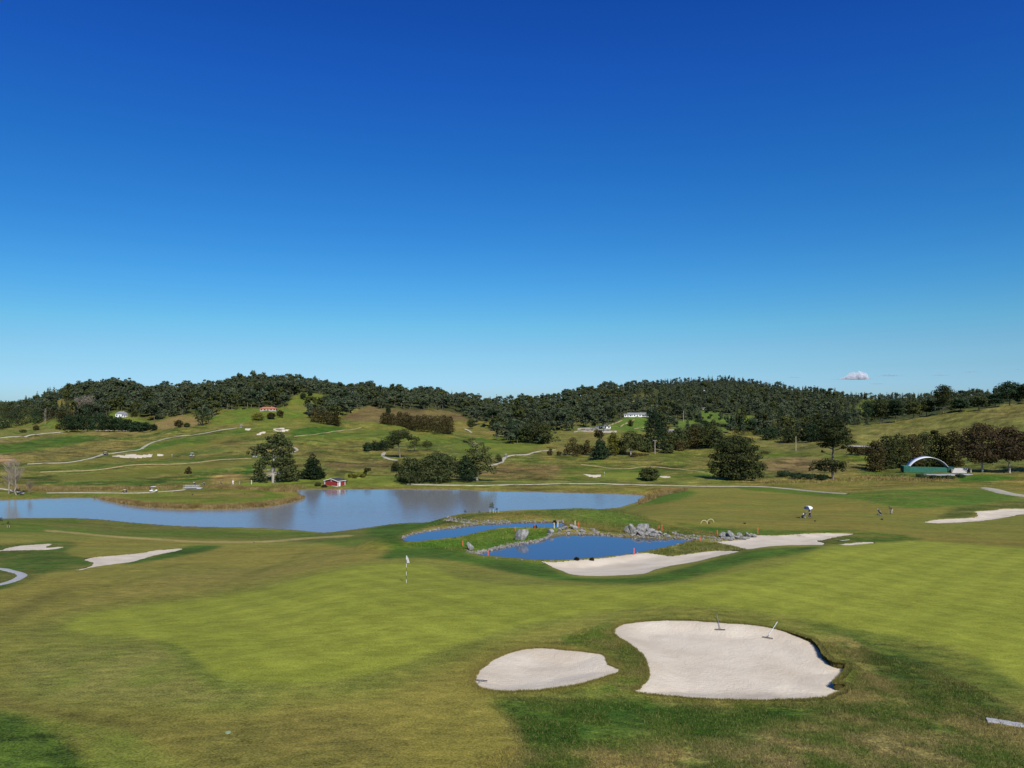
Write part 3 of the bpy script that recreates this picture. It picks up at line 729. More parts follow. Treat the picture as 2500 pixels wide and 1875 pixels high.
paint([(2290,1268),(2330,1240),(2380,1232),(2500,1222),(2620,1220),(2620,1240),(2500,1241),(2385,1248),(2380,1260)], (.12,.11,.035), (.07,.09,.02), .8, 3, 4)
paint([(1640,1196),(1560,1205),(1600,1194),(1640,1190),(1660,1194)], (.26,.16,.06), None, .8, 2)
# path verge and dry strip beyond the lake, right
paint([(1800,1172),(2050,1165),(2180,1160),(2280,1166),(2400,1178),(2500,1165),(2700,1160),(2700,1195),(2500,1198),(2390,1190),(2200,1190),(2060,1203),(1900,1190),(1800,1184)], (.20,.155,.05), (.12,.125,.03), .85, 3, 9)
paint([(1000,1187),(1240,1186),(1400,1187),(1600,1190),(1560,1202),(1400,1200),(1200,1196),(1000,1192),(860,1192),(900,1186)], (.115,.12,.025), (.17,.14,.045), .8, 2, 6)
# left bank strip beyond the lake
paint([(-300,1205),(0,1206),(200,1203),(400,1204),(560,1192),(700,1184),(800,1190),(700,1194),(660,1200),(700,1212),(640,1226),(500,1232),(380,1228),(300,1214),(225,1214),(0,1219),(-300,1222)], (.095,.135,.022), (.13,.135,.03), .5, 2, 8)
paint([(420,1204),(520,1199),(640,1204),(640,1212),(560,1216),(460,1214)], (.175,.13,.05), (.12,.13,.03), .5, 2, 8)
# far green by the players and lakeside meadow
paint([(540,1186),(600,1178),(700,1174),(800,1164),(830,1166),(700,1182),(600,1187)], (.145,.185,.03), None, .2, 1)
paint([(800,1178),(920,1162),(1000,1172),(1160,1178),(1230,1178),(1230,1172),(1300,1172),(1280,1180),(1000,1184),(820,1186)], (.12,.145,.028), None, .4, 2)
# hillside left: dark field, tan strip, fairways
paint([(-300,1073),(0,1074),(170,1058),(330,1052),(380,1055),(250,1064),(170,1066),(0,1084),(-300,1092)], (.22,.165,.085), (.16,.14,.05), .6, 2, 10)
paint([(-300,1090),(0,1086),(110,1069),(190,1061),(245,1066),(215,1076),(130,1094),(60,1102),(0,1108),(-300,1118)], (.05,.105,.014), (.075,.115,.02), .4, 2, 14)
paint([(0,1110),(130,1096),(220,1080),(300,1074),(350,1082),(300,1100),(200,1118),(110,1130),(20,1122),(-300,1130)], (.12,.11,.035), (.18,.15,.055), .9, 3, 8)
paint([(-60,1112),(10,1113),(35,1120),(42,1128),(10,1132),(-60,1136)], (.36,.25,.16), (.26,.17,.10), .9, 1, 4)
paint([(60,1136),(180,1128),(250,1118),(360,1100),(430,1085),(530,1068),(620,1056),(640,1058),(560,1072),(520,1086),(500,1096),(440,1104),(400,1118),(300,1126),(200,1134),(100,1142)], (.165,.15,.042), (.13,.14,.032), .2, 2, 20)
paint([(440,1080),(500,1073),(516,1076),(500,1082),(450,1083)], (.075,.12,.02), None, .3, 1)
paint([(240,1104),(300,1104),(370,1084),(450,1072),(560,1056),(590,1048),(620,1052),(520,1068),(430,1084),(360,1100)], (.065,.125,.017), None, .3, 2)
paint([(90,1142),(200,1136),(320,1128),(440,1120),(560,1112),(620,1114),(560,1118),(400,1132),(280,1140),(160,1148),(70,1150)], (.07,.115,.018), (.11,.125,.028), .5, 1, 6)
paint([(120,1168),(160,1160),(260,1152),(380,1140),(500,1128),(620,1122),(625,1128),(560,1140),(460,1152),(380,1162),(260,1171),(160,1173)], (.155,.142,.042), (.125,.135,.03), .2, 1, 20)
paint([(60,1158),(110,1166),(160,1175),(300,1173),(440,1162),(560,1146),(625,1136),(640,1150),(560,1168),(440,1182),(300,1186),(200,1184),(120,1186),(60,1176)], (.04,.09,.012), (.10,.105,.025), .8, 2, 5)
paint([(10,1160),(70,1176),(140,1186),(260,1188),(360,1186),(470,1182),(560,1172),(620,1168),(560,1186),(470,1196),(300,1200),(150,1200),(0,1200),(-200,1198),(-200,1165)], (.17,.14,.05), (.09,.10,.025), .95, 2, 4, warp=1)
paint([(530,1160),(570,1156),(590,1160),(580,1172),(540,1176),(510,1174)], (.24,.17,.07), None, .7, 2)
# golf hill, centre
paint([(600,1040),(700,1020),(760,1016),(840,1040),(930,1032),(1040,1046),(1120,1066),(1100,1078),(980,1072),(860,1068),(800,1058),(700,1060),(640,1056)], (.12,.145,.030), (.17,.155,.045), .35, 3, 18)
paint([(712,1052),(760,1042),(832,1043),(838,1050),(790,1062),(720,1067),(714,1060)], (.05,.11,.015), None, .4, 1)
paint([(720,1070),(800,1060),(900,1052),(940,1048),(1000,1060),(1100,1072),(1120,1082),(1000,1080),(900,1076),(780,1078)], (.085,.135,.022), (.12,.14,.03), .4, 2, 12)
paint([(720,1085),(820,1082),(900,1092),(940,1110),(1000,1120),(930,1140),(880,1135),(780,1125),(720,1105)], (.15,.13,.042), (.10,.12,.028), .85, 3, 12)
paint([(790,1128),(870,1122),(950,1126),(960,1140),(900,1150),(820,1148)], (.15,.112,.05), (.11,.105,.035), .8, 3, 8)
paint([(840,1160),(860,1152),(900,1150),(890,1166),(850,1168)], (.20,.22,.035), None, .8, 1)
paint([(1100,1088),(1160,1078),(1230,1082),(1320,1086),(1345,1094),(1300,1100),(1200,1112),(1130,1104)], (.145,.165,.034), (.10,.14,.025), .15, 2, 14)
paint([(1110,1066),(1200,1064),(1260,1074),(1210,1080),(1120,1078)], (.055,.115,.016), (.12,.13,.03), .4, 2, 9)
paint([(1120,1150),(1200,1138),(1300,1132),(1380,1138),(1370,1160),(1300,1168),(1180,1168)], (.185,.13,.058), (.115,.11,.035), .9, 3, 7)
paint([(1370,1142),(1430,1136),(1500,1146),(1570,1140),(1620,1146),(1700,1152),(1760,1158),(1700,1172),(1560,1176),(1440,1176),(1380,1168)], (.07,.12,.018), (.13,.135,.032), .5, 2, 9)
paint([(1470,1158),(1500,1154),(1560,1154),(1600,1158),(1590,1168),(1520,1168),(1474,1167)], (.165,.19,.036), None, .1, 1)
paint([(1200,1120),(1330,1106),(1440,1118),(1560,1110),(1700,1096),(1770,1104),(1760,1140),(1700,1148),(1600,1138),(1500,1142),(1400,1130),(1300,1130)], (.145,.13,.04), (.09,.115,.024), .8, 3, 10)
paint([(1860,1110),(1900,1100),(1980,1098),(2080,1104),(2140,1110),(2120,1130),(2080,1128),(1990,1118),(1900,1120)], (.075,.125,.018), (.13,.13,.03), .6, 2, 7)
paint([(1860,1128),(1900,1118),(1980,1116),(2040,1130),(2000,1150),(1900,1152),(1865,1146)], (.19,.135,.075), (.14,.115,.05), .8, 3, 7)
paint([(2100,1154),(2140,1148),(2250,1150),(2300,1160),(2260,1166),(2120,1162)], (.05,.10,.015), (.10,.12,.03), .6, 2, 6)
paint([(2340,1166),(2380,1160),(2460,1162),(2480,1168),(2400,1176),(2340,1174)], (.05,.11,.015), None, .5, 2)
# right pasture hill
paint([(1850,1075),(1960,1068),(2080,1045),(2250,1022),(2400,1002),(2500,978),(2900,930),(2900,1120),(2500,1130),(2300,1110),(2100,1110),(1900,1100)], (.155,.14,.052), (.125,.13,.040), .55, 3, 25)
line([(2080,1072),(2160,1058),(2240,1046),(2300,1040)], 3, (.24,.20,.10), .5, 1, .6)
# far clearings
CLEAR = {
 'left_knoll': [(104,998),(130,985),(158,968),(164,984),(190,988),(186,1003),(116,1004)],
 'left_fields': [(0,1018),(110,1024),(150,1034),(150,1052),(0,1066),(-300,1070),(-300,1030)],
 'white_house_lawn': [(262,1010),(300,1006),(330,1022),(380,1032),(400,1046),(300,1046),(270,1028)],
 'tan_field': [(380,1030),(450,1014),(480,1018),(490,1036),(420,1046),(370,1044)],
 'hill_lawn': [(530,1012),(600,1000),(700,996),(760,1010),(700,1024),(600,1034),(520,1036)],
 'mid_clearing': [(712,974),(730,962),(785,962),(815,966),(796,990),(770,1010),(712,1002),(700,990)],
 'brown_hill': [(849,1012),(880,1000),(905,990),(938,1000),(1000,1001),(1090,1003),(1130,1014),(1138,1036),(1060,1036),(930,1032),(845,1026)],
 'tan_gully': [(1100,1030),(1150,1030),(1210,1060),(1180,1066),(1120,1058)],
 'field_a': [(1484,1044),(1541,1014),(1580,1016),(1582,1052),(1541,1054)],
 'field_b': [(1366,1062),(1410,1052),(1512,1048),(1500,1066),(1449,1084),(1400,1086)],
 'field_c': [(1640,1040),(1675,1024),(1767,1045),(1770,1054),(1663,1054)],
 'field_d': [(1700,1004),(1760,1008),(1845,1026),(1845,1044),(1760,1034),(1712,1020)],
 'field_e': [(1797,1012),(1847,1020),(1841,1043),(1800,1038)],
 'field_f': [(2080,1010),(2108,980),(2142,979),(2100,1018)],
 'field_g': [(1540,972),(1600,964),(1612,974),(1590,986),(1545,988)],
 'mid_lawn': [(1360,1062),(1620,1056),(1700,1064),(1700,1096),(1400,1112),(1300,1100),(1340,1084)],
}
CC = {'left_knoll': ((.13,.135,.035),(.17,.14,.05)), 'left_fields': ((.085,.13,.025),(.18,.16,.06)), 'white_house_lawn': ((.10,.155,.03),(.13,.145,.04)),
 'tan_field': ((.23,.165,.085),(.18,.15,.06)), 'hill_lawn': ((.095,.155,.025),(.14,.15,.035)), 'mid_clearing': ((.12,.155,.03),(.17,.16,.045)),
 'brown_hill': ((.115,.076,.048),(.155,.125,.058)), 'tan_gully': ((.22,.17,.07),(.13,.13,.035)), 'field_a': ((.085,.155,.03),(.11,.16,.035)),
 'field_b': ((.21,.155,.085),(.14,.15,.045)), 'field_c': ((.095,.16,.035),(.12,.16,.04)), 'field_d': ((.08,.145,.03),(.115,.15,.035)), 'field_e': ((.12,.16,.035),None),
 'field_f': ((.13,.16,.045),None), 'field_g': ((.13,.13,.04),(.19,.16,.06)), 'mid_lawn': ((.13,.14,.038),(.18,.15,.055))}
# tussock streaks, shading put into the colour, and dry flecks over the distant pasture
fx_ = fbm(XX * .42 + 11, YY, 7, 5, .62); fy_ = fbm(XX * .5 + 211, YY + 77, 2.6, 4, .7)
wf = np.clip((YY - 240) / 60, 0, 1) * np.clip(TC[..., 3] * 1.4, .12, 1)
TC[..., :3] *= (1 + wf * ((fx_ - .5) * 1.6 + (fy_ - .5) * 1.4))[..., None].clip(.35, 2.2)
fl2 = np.clip((fy_ - .60) / .12, 0, 1) * wf
TC[..., :3] = TC[..., :3] * (1 - .5 * fl2[..., None]) + c3((.23, .185, .075)) * .5 * fl2[..., None]
# forest floor first
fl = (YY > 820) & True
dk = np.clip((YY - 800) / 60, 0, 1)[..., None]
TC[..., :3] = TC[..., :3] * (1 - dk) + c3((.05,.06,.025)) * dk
CW = {}
for kx, P in CLEAR.items():
    CW[kx] = poly_world(P, 3)
    a, b_ = CC[kx]
    paint(P, a, b_, .6, 1, 16, world=CW[kx])
TC_turf = TC.copy()
for rs, cs, m in soil_rim:
    TC[rs, cs, :3] = np.where(m[..., None], c3((.040, .036, .014)), TC[rs, cs, :3])
# gravel / mud margin at the ponds and lake
for W, lev, wd, c in ((W_LAKE, 0, 1.2, (.15,.11,.055)), (W_POND, PZ, .5, (.10,.075,.05)), (W_POND2, PZ, .5, (.10,.075,.05))):
    rs, cs, s = sdist(W, 4)
    m = np.exp(-(np.minimum(s, 0) / wd) ** 2)[..., None]
    TC[rs, cs, :3] = TC[rs, cs, :3] * (1 - m) + c3(c) * m
# mowing pattern on the green: faint crossed bands
rs, cs, m = MASKS['green']
X = XX[rs, cs]; Y = YY[rs, cs]
st = np.tanh(3 * np.sin((X * .8 + Y * .6) * 2 * math.pi / 3.4)) * .045 + np.tanh(3 * np.sin((X * -.75 + Y * .66) * 2 * math.pi / 3.4)) * .045
TC[rs, cs, :3] *= (1 + st * m)[..., None]
# fairway mowing bands on the right
st = np.sin((XX * .35 + YY * .94) * 2 * math.pi / 7) * .05 * ((YY > 100) & (YY < 230))
TC[..., :3] *= (1 + st)[..., None]
TC[..., 2] *= .72
TC[..., :3] *= np.interp(D, [0, 250, 340], [1, 1, .90])[:, None, None]
TC[..., 0] *= np.interp(D, [0, 200, 320], [.98, .98, 1.0])[:, None]
TC[..., :3] = np.clip(TC[..., :3], .004, .6)

# roughness of turf as real micro-relief
rel = fbm(XX, YY, .55, 4, .7) - .5
Z += rel * TC[..., 3] ** 2 * np.interp(D, [0, 30, 60, 130, 300, 600], [.11, .11, .12, .2, .5, .9])[:, None] * (Z < 60)
# surface including the sand, for standing things on it
ZS = None
# keep water bodies clear of the relief
sandm = np.zeros((NR, NC), bool)
for (lab, W, lip, bowl) in bunkers:
    rs, cs = window(W, 1); sandm[rs, cs] |= inside(XX[rs, cs], YY[rs, cs], W)
for W, lev in ((W_LAKE, 0.0), (W_POND, PZ), (W_POND2, PZ)):
    rs, cs, s = sdist(W, 6)
    z = Z[rs, cs]
    Z[rs, cs] = np.where(s > .25, np.minimum(z, lev - .04), np.where((s < -.25) & (s > -1.4) & ~sandm[rs, cs], np.maximum(z, lev + .04), z))

# the ground mesh; the putting surfaces share its grid
nq = np.arange((NR - 1) * (NC - 1)); rr = nq // (NC - 1); cc_ = nq % (NC - 1)
a = rr * NC + cc_
quads = np.stack([a, a + 1, a + NC + 1, a + NC], 1)
gm = np.zeros((NR, NC), np.float32); rs, cs, m = MASKS['green']; gm[rs, cs] = m
gq = (gm[:-1, :-1] > .5).ravel()
V = np.stack([XX.ravel(), YY.ravel(), Z.ravel()], 1).astype(np.float32)
def grid_obj(name, sel):
    q = quads[sel]; used = np.unique(q); idx = np.zeros(NR * NC, np.int64); idx[used] = np.arange(len(used))
    o = np_mesh(name, V[used], idx[q], M['turf'], smooth=True)
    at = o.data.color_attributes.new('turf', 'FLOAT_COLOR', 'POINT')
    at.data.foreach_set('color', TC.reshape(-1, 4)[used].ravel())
    return tag(o, kind='structure')
Z_surf = Z.copy()
for (lab, rs, cs, kp, zs) in sheets:
    W = [b_[1] for b_ in bunkers if b_[0] == lab][0]
    mm_ = inside(XX[rs, cs], YY[rs, cs], W)
    Z_surf[rs, cs] = np.where(mm_, zs, Z_surf[rs, cs])
grid_obj('ground', ~gq)
grid_obj('putting_green', gq)
# ---------------------------------------------------------------- paths draped on the ground
def ribbon(name, P, width, mat, lift=.05, step=6, closed=False, kind='structure', w_px=None):
    C = smooth_poly(P, step, closed=False)
    W = np.array([cast(p[0], p[1])[:2] for p in C])
    # resample evenly
    seg = np.hypot(*np.diff(W, axis=0).T); L = np.concatenate([[0], np.cumsum(seg)])
    n = max(int(L[-1] / 1.5), 8)
    t = np.linspace(0, L[-1], n)
    X = np.interp(t, L, W[:, 0]); Y = np.interp(t, L, W[:, 1])
    k = 5
    Xs = np.convolve(np.pad(X, k, mode='edge'), np.ones(2*k+1)/(2*k+1), 'valid'); Ys = np.convolve(np.pad(Y, k, mode='edge'), np.ones(2*k+1)/(2*k+1), 'valid')
    T = np.stack([np.gradient(Xs), np.gradient(Ys)], 1); T /= np.hypot(T[:, 0], T[:, 1])[:, None] + 1e-9
    Nn = np.stack([-T[:, 1], T[:, 0]], 1)
    m = 5; V = []
    wd = width * .8 * (1 + .12 * (fbm(t, t * 0, 9.0, 2) - .5)) if np.isscalar(width) else np.interp(np.linspace(0, 1, n), np.linspace(0, 1, len(width)), width)
    for j in range(m):
        o = (j / (m - 1) - .5) * wd
        x = Xs + Nn[:, 0] * o; y = Ys + Nn[:, 1] * o
        z = H_at(x, y)
        if Y.mean() > 200:
            z = np.max([z, H_at(x + 1.2, y), H_at(x - 1.2, y), H_at(x, y + 2), H_at(x, y - 2)], axis=0)
            z = np.convolve(np.pad(z, 3, mode='edge'), np.ones(7) / 7, 'valid')
        z = z + lift - (.14 + lift if j in (0, m - 1) else 0) * 0.9
        V.append(np.stack([x, y, z], 1))
    V = np.array(V).transpose(1, 0, 2).reshape(-1, 3)
    a = (np.arange(n - 1)[:, None] * m + np.arange(m - 1)[None]).ravel()
    Q = np.stack([a, a + 1, a + m + 1, a + m], 1)
    return tag(np_mesh(name, V, Q, mat, smooth=True), kind=kind)
near = [
 ([(-60,1384),(0,1386),(30,1392),(60,1403),(79,1409),(70,1417),(40,1423),(0,1428),(-60,1436)], 1.9, 'asphalt', .04),
 ([(2392,1191),(2420,1194),(2450,1203),(2480,1209),(2520,1214),(2560,1218)], [2.2, 5, 5, 4, 4], 'path', .2),
]
far_ = [
 ([(982,1181.5),(1010,1183),(1080,1185),(1160,1185.5),(1250,1184),(1350,1181.5),(1430,1181),(1500,1182),(1600,1185),(1700,1188),(1790,1188),(1860,1189),(1920,1193),(1980,1200),(2030,1205),(2080,1207)], 1.9, 'path', .12),
 ([(60,1133),(110,1132),(180,1128),(222,1119),(258,1108),(300,1104),(340,1098),(356,1088),(380,1078),(420,1068),(470,1063),(520,1055),(560,1048),(590,1043)], 2.6, 'path', .15),
 ([(85,1155),(150,1151),(240,1149),(300,1138),(340,1134),(430,1134),(480,1130),(540,1122),(600,1120),(622,1119)], 1.7, 'dirt', .15),
 ([(100,1204),(200,1203),(300,1204.5),(340,1204),(400,1201),(440,1197),(465,1194)], 1.7, 'path', .12),
 ([(-300,1090),(-100,1080),(0,1070),(60,1065),(110,1059),(180,1053),(260,1051),(330,1052)], 4.0, 'path', .25),
 ([(600,1197),(-1,-1)], 1, 'path', .1),
 ([(1100,1150),(1160,1140),(1205,1136),(1222,1130),(1232,1117),(1236,1113),(1250,1112),(1290,1110),(1305,1104),(1330,1100),(1362,1098)], 2.6, 'path', .15),
 ([(940,1104),(934,1112),(944,1120),(960,1124),(980,1124)], 2.6, 'path', .15),
 ([(690,1087),(715,1092),(727,1098),(720,1104),(700,1107)], 2.4, 'path', .15),
 ([(710,1068),(760,1062),(830,1052),(860,1049),(885,1043)], 2.2, 'dirt', .2),
 ([(1410,1134),(1440,1136),(1480,1142),(1510,1146),(1540,1144),(1580,1139),(1620,1142),(1680,1148),(1730,1154)], 1.6, 'dirt', .12),
 ([(2060,1090),(2100,1090),(2140,1094),(2180,1098)], 3.0, 'concrete', .2),
 ([(1131,1047),(1140,1048),(1146,1053),(1153,1057)], 2.2, 'path', .2),
 ([(-60,1190),(0,1192),(20,1196),(45,1201),(66,1206)], 1.6, 'path', .15),
]
for P, w, m, l in near + far_:
    if P[-1][0] == -1: continue
    ribbon('cart_path', P, w, M[m], l)

# concrete pavers at the lower right edge
# pv = ribbon('paved_walk', [(2404,1754),(2440,1761),(2490,1772),(2560,1788),(2640,1805)], .55, M['concrete'], .06, kind='structure')

for i, (x, y) in enumerate([(2424,1761),(2455,1766),(2486,1771),(2518,1776)]):
    p = cast(x, y); bm = bmesh.new()
    add_box(bm, (0, 0, 0), (.46, .46, .10)); bmesh.ops.bevel(bm, geom=bm.edges[:], offset=.012, segments=1, affect='EDGES')
    o = bm_obj('paving_slab', bm, M['concrete2'], loc=(p[0], p[1], p[2] + .0)); o.rotation_euler = (0, 0, R(-22))
    tag(o, ['leftmost', 'second', 'third', 'last, edge-cropped'][i] + ' pale paving slab in the rough at the lower right corner', 'paving slab', 'paving slabs at the lower right')
# ---------------------------------------------------------------- vegetation builders
def leaves(blobs, n, size, up=.35, shell=.55, squash=.6, seed=0):
    """leaf-clump faces spread through a set of ellipsoids"""
    r = np.random.default_rng(seed)
    B = np.array(blobs, float)
    area = (B[:, 3] * B[:, 4] + B[:, 3] * B[:, 5] + B[:, 4] * B[:, 5])
    k = r.choice(len(B), n, p=area / area.sum())
    v = r.normal(size=(n, 3)); v /= np.linalg.norm(v, axis=1)[:, None]
    rad = shell + (1.06 - shell) * r.random(n) ** .6
    # lumpy outline
    lump = 1 + .16 * np.sin(v[:, 0] * 5 + k * 1.7) * np.sin(v[:, 1] * 4 + k) + .14 * np.sin(v[:, 2] * 7 + k * 2.3)
    P = B[k, :3] + v * B[k, 3:6] * (rad * lump)[:, None]
    nrm = v + r.normal(size=(n, 3)) * .55; nrm[:, 2] += up
    nrm /= np.linalg.norm(nrm, axis=1)[:, None]
    a = np.cross(nrm, r.normal(size=(n, 3))); a /= np.linalg.norm(a, axis=1)[:, None] + 1e-9
    b = np.cross(nrm, a)
    s = size * (.55 + .9 * r.random(n))[:, None]
    V = np.stack([P + a * s, P + b * s * squash, P - a * s * .8, P - b * s * squash], 1)
    return V.reshape(-1, 3), np.arange(n * 4).reshape(n, 4)

def tubes(segs, n=6):
    """segs: list of (p0,p1,r0,r1) -> verts, quads"""
    V = []; Q = []; base = 0
    ang = np.linspace(0, 2 * math.pi, n, endpoint=False)
    for p0, p1, r0, r1 in segs:
        p0 = np.array(p0, float); p1 = np.array(p1, float); d = p1 - p0; L = np.linalg.norm(d)
        if L < 1e-6: continue
        d /= L; h = np.array([1, 0, 0]) if abs(d[0]) < .8 else np.array([0, 1, 0])
        a = np.cross(d, h); a /= np.linalg.norm(a); b = np.cross(d, a)
        c = np.cos(ang)[:, None] * a + np.sin(ang)[:, None] * b
        V.append(p0 + c * r0); V.append(p1 + c * r1)
        i = np.arange(n); j = (i + 1) % n
        Q.append(np.stack([base + i, base + j, base + n + j, base + n + i], 1)); base += 2 * n
    return np.vstack(V), np.vstack(Q)

def limb_segs(h, r0, blobs, seed, fork=.35, lean=0.0, wob=.03):
    r = random.Random(seed); segs = []
    pts = [Vector((0, 0, -.4))]
    k = 6
    for i in range(1, k + 1):
        z = h * i / k
        pts.append(Vector((lean * (i / k) ** 1.5 + r.uniform(-1, 1) * wob * h * .5, r.uniform(-1, 1) * wob * h * .5, z)))
    for i in range(k):
        segs.append((pts[i], pts[i + 1], r0 * (1 - .8 * i / k), r0 * (1 - .8 * (i + 1) / k)))
    for b in blobs:
        c = Vector(b[:3]); zj = max(min(c.z - .35 * abs(c.x) - .2 * abs(c.y), h * .97), h * fork * .6)
        f = zj / h * k; i = min(int(f), k - 1)
        j = pts[i].lerp(pts[i + 1], f - i)
        mid = (j + c) / 2 + Vector((r.uniform(-.4, .4), r.uniform(-.4, .4), r.uniform(-.6, .2)))
        rb = min(r0 * .30 * (1 - .5 * zj / h), .16)
        segs.append((j, mid, rb, rb * .7)); segs.append((mid, c, rb * .7, rb * .3))
    return segs

def make_tree(name, h, blobs, mat, nleaf, lsize, trunk_r=.3, bark='bark', seed=0, loc=None, rz=0, lean=0.0, trunk_h=None, shell=.55, up=.35):
    t = empty(name, loc if loc is not None else (0, 0, 0), rz)
    th = trunk_h or h * .9
    v, q = tubes(limb_segs(th, trunk_r, blobs, seed, lean=lean))
    np_mesh('trunk', v, q, M[bark], t, True)
    v, q = leaves(blobs, nleaf, lsize, seed=seed, shell=shell, up=up)
    np_mesh('crown', v, q, M[mat], t)
    return t

def blobs_round(w, h, base, n, seed, rs=.30):
    r = random.Random(seed); B = []
    for i in range(n):
        a = r.uniform(0, 2 * math.pi); e = r.uniform(-.75, 1); k = r.uniform(.45, .78)
        c = math.cos(math.asin(max(-1, min(1, e))))
        rr = w * rs * r.uniform(.75, 1.15)
        B.append((w / 2 * k * c * math.cos(a), w / 2 * k * c * math.sin(a), base + (h - base) * (.5 + .5 * e * k), rr, rr, rr * .72))
    return B
def blobs_cone(w, h, base, n, seed):
    r = random.Random(seed); B = []
    for i in range(n):
        f = (i + .5) / n; z = base + (h - base) * f; rad = w / 2 * (1 - f) ** .75
        m = 1 if f > .88 else 4 if f < .5 else 3
        a0 = r.uniform(0, 6.28)
        for j in range(m):
            a = a0 + j * 6.28 / m + r.uniform(-.4, .4); k = rad * .55 * (m > 1)
            rr = max(rad * .55, w * .08) * r.uniform(.8, 1.15)
            B.append((k * math.cos(a), k * math.sin(a), z, rr, rr, max((h - base) / n * .9, rr * .55)))
    return B
def blobs_umbrella(w, h, seed, n=10, depth=.32):
    r = random.Random(seed); B = []
    for i in range(n):
        a = r.uniform(0, 6.28); k = math.sqrt(r.random()) * .42
        rr = w * .19 * r.uniform(.8, 1.3)
        B.append((w * k * math.cos(a), w * k * math.sin(a), h * (1 - depth * .55 * (k / .42) ** 2) - rr * .5 - r.uniform(0, depth * h * .35), rr, rr, rr * .5))
    return B

def at(px, py): return cast(px, py, Z_surf)
def mpp(px, py):                                  # metres per photo pixel at a ground point
    return at(px, py)[1] / F

# --- hero trees, blobs given in photo pixels relative to the foot of the tree: (dx, up, rx, rz)
def hero(name, px, py, hpx, pb, mat, nleaf, lsize, label, cat='tree', trunk_r=.35, bark='bark', seed=1, lean=0, trunk_h=None, group=None, shell=.5, depth=1.0, up=.3):
    p = at(px, py); s = p[1] / F; r = random.Random(seed)
    u = (px - 1250) / F; rz = -math.atan(u)
    B = []
    for (dx, dz, rx, rzz) in pb:
        y = r.uniform(-1, 1) * rx * s * .8 * depth
        B.append((dx * s, y, dz * s, rx * s, rx * s * .85 * depth, rzz * s))
        if rx * s > 1.6:       # a second clump behind / in front keeps real depth
            B.append((dx * s * .8, -y - rx * s * .5 * depth, dz * s * .97, rx * s * .8, rx * s * .7, rzz * s * .85))
    t = make_tree(name, hpx * s, B, mat, nleaf, lsize, trunk_r, bark, seed, tuple(p), rz, lean * s, (trunk_h or hpx * .9) * s, shell, up)
    return tag(t, label, cat, group)

hero('pine_tree', 668, 1178, 129, [(12,112,16,12),(-8,106,12,9),(22,100,16,10),(36,92,13,8),(0,92,18,9),(-24,90,16,8),(-44,84,13,6),(-54,74,10,5),(-30,78,14,7),(14,76,18,9),(40,78,12,8),(-14,66,16,9),(28,62,18,10),(-24,52,15,9),(-34,40,14,10),(10,48,20,11),(40,50,14,9),(46,36,13,9),(-38,26,12,9),(-28,14,16,9),(-46,12,9,6),(30,30,18,12),(52,22,12,8),(20,14,18,10),(42,10,16,9),(58,10,8,6)], 'pine', 6800, .40,
     'tall shaggy pine with a straight pale trunk left of the red hut', trunk_r=.85, bark='paleb', seed=3, trunk_h=105)
hero('pine_tree', 762, 1170, 62, [(2,54,7,8),(-4,44,10,8),(8,42,10,8),(-8,32,12,9),(10,30,13,9),(0,22,16,9),(-18,18,11,7),(18,18,12,8),(-24,9,10,6),(24,10,9,6),(0,8,16,7),(14,8,12,6),(-12,8,12,6)], 'dark', 4200, .34, 'compact dark young pine just left of the red hut roof', trunk_r=.3, seed=5)
hero('small_tree', 459, 1163, 24, [(0,14,7,8),(2,19,5,4),(-4,10,5,4),(4,10,5,4)], 'bronze', 500, .28, 'single small round tree standing on the dark rough below the left fairway', seed=6, trunk_r=.15)
hero('small_tree', 895, 1161, 20, [(0,14,7,5),(-3,8,5,4),(5,15,5,4)], 'bush', 420, .28, 'small dark tree alone in yellow scrub between the red hut and the big bushes', seed=7, trunk_r=.15)
hero('umbrella_pine', 977, 1118, 72, [(-10,62,17,7),(8,64,16,7),(-2,54,22,8),(-20,50,14,8),(16,56,14,6),(26,48,8,5),(-28,42,11,8),(-14,40,16,8),(-24,30,10,6),(-34,22,7,5)], 'pine', 3600, .36, 'flat-topped leaning pine with a bare trunk in the middle of the course', trunk_r=.42, seed=8, lean=-8, trunk_h=62)
hero('small_tree', 1012, 1102, 40, [(-4,33,12,5),(6,30,11,5),(-2,22,12,5),(8,16,10,5),(-10,12,10,5)], 'olive_leaf', 1100, .3, 'sparse olive-coloured tree just right of the leaning flat-topped pine', seed=9, trunk_r=.22)
hero('round_tree', 1043, 1099, 28, [(0,18,12,7),(-7,15,8,6),(8,15,8,6),(0,11,13,5)], 'bush', 900, .32, 'small round-headed tree on a short trunk right of the leaning flat-topped pine', seed=10, trunk_r=.2)
for i, (x, y, w, h, lab) in enumerate([(898,1101,26,25,'low dark tree at the left end of the clump behind the leaning pine'),(916,1100,26,28,'middle dark tree of the clump behind the leaning pine'),(936,1099,28,31,'tallest dark tree of the clump left of the leaning pine trunk')]):
    hero('clump_tree', x, y, h, [(0,h*.55,w*.42,h*.35),(-w*.25,h*.4,w*.3,h*.3),(w*.25,h*.4,w*.3,h*.3),(0,h*.25,w*.45,h*.22)], 'dark', 1100, .36, lab, seed=20+i, trunk_r=.22, group='dark clump left of the leaning pine')
hero('bush', 966, 1150, 26, [(0,14,11,10),(-4,8,8,7),(5,8,8,7)], 'pine', 700, .3, 'small round bush at the left tip of the big bush clump', 'bush', seed=31, trunk_r=.15)
hero('broad_bush', 1006, 1177, 63, [(0,46,22,15),(-20,34,16,14),(18,40,20,16),(-8,22,30,16),(-26,14,16,12),(26,20,20,16),(6,10,30,10),(-14,52,10,8)], 'pine', 5200, .36, 'left-hand big dark rounded bush by the white marker stone on the path', 'bush', seed=32, trunk_r=.4)
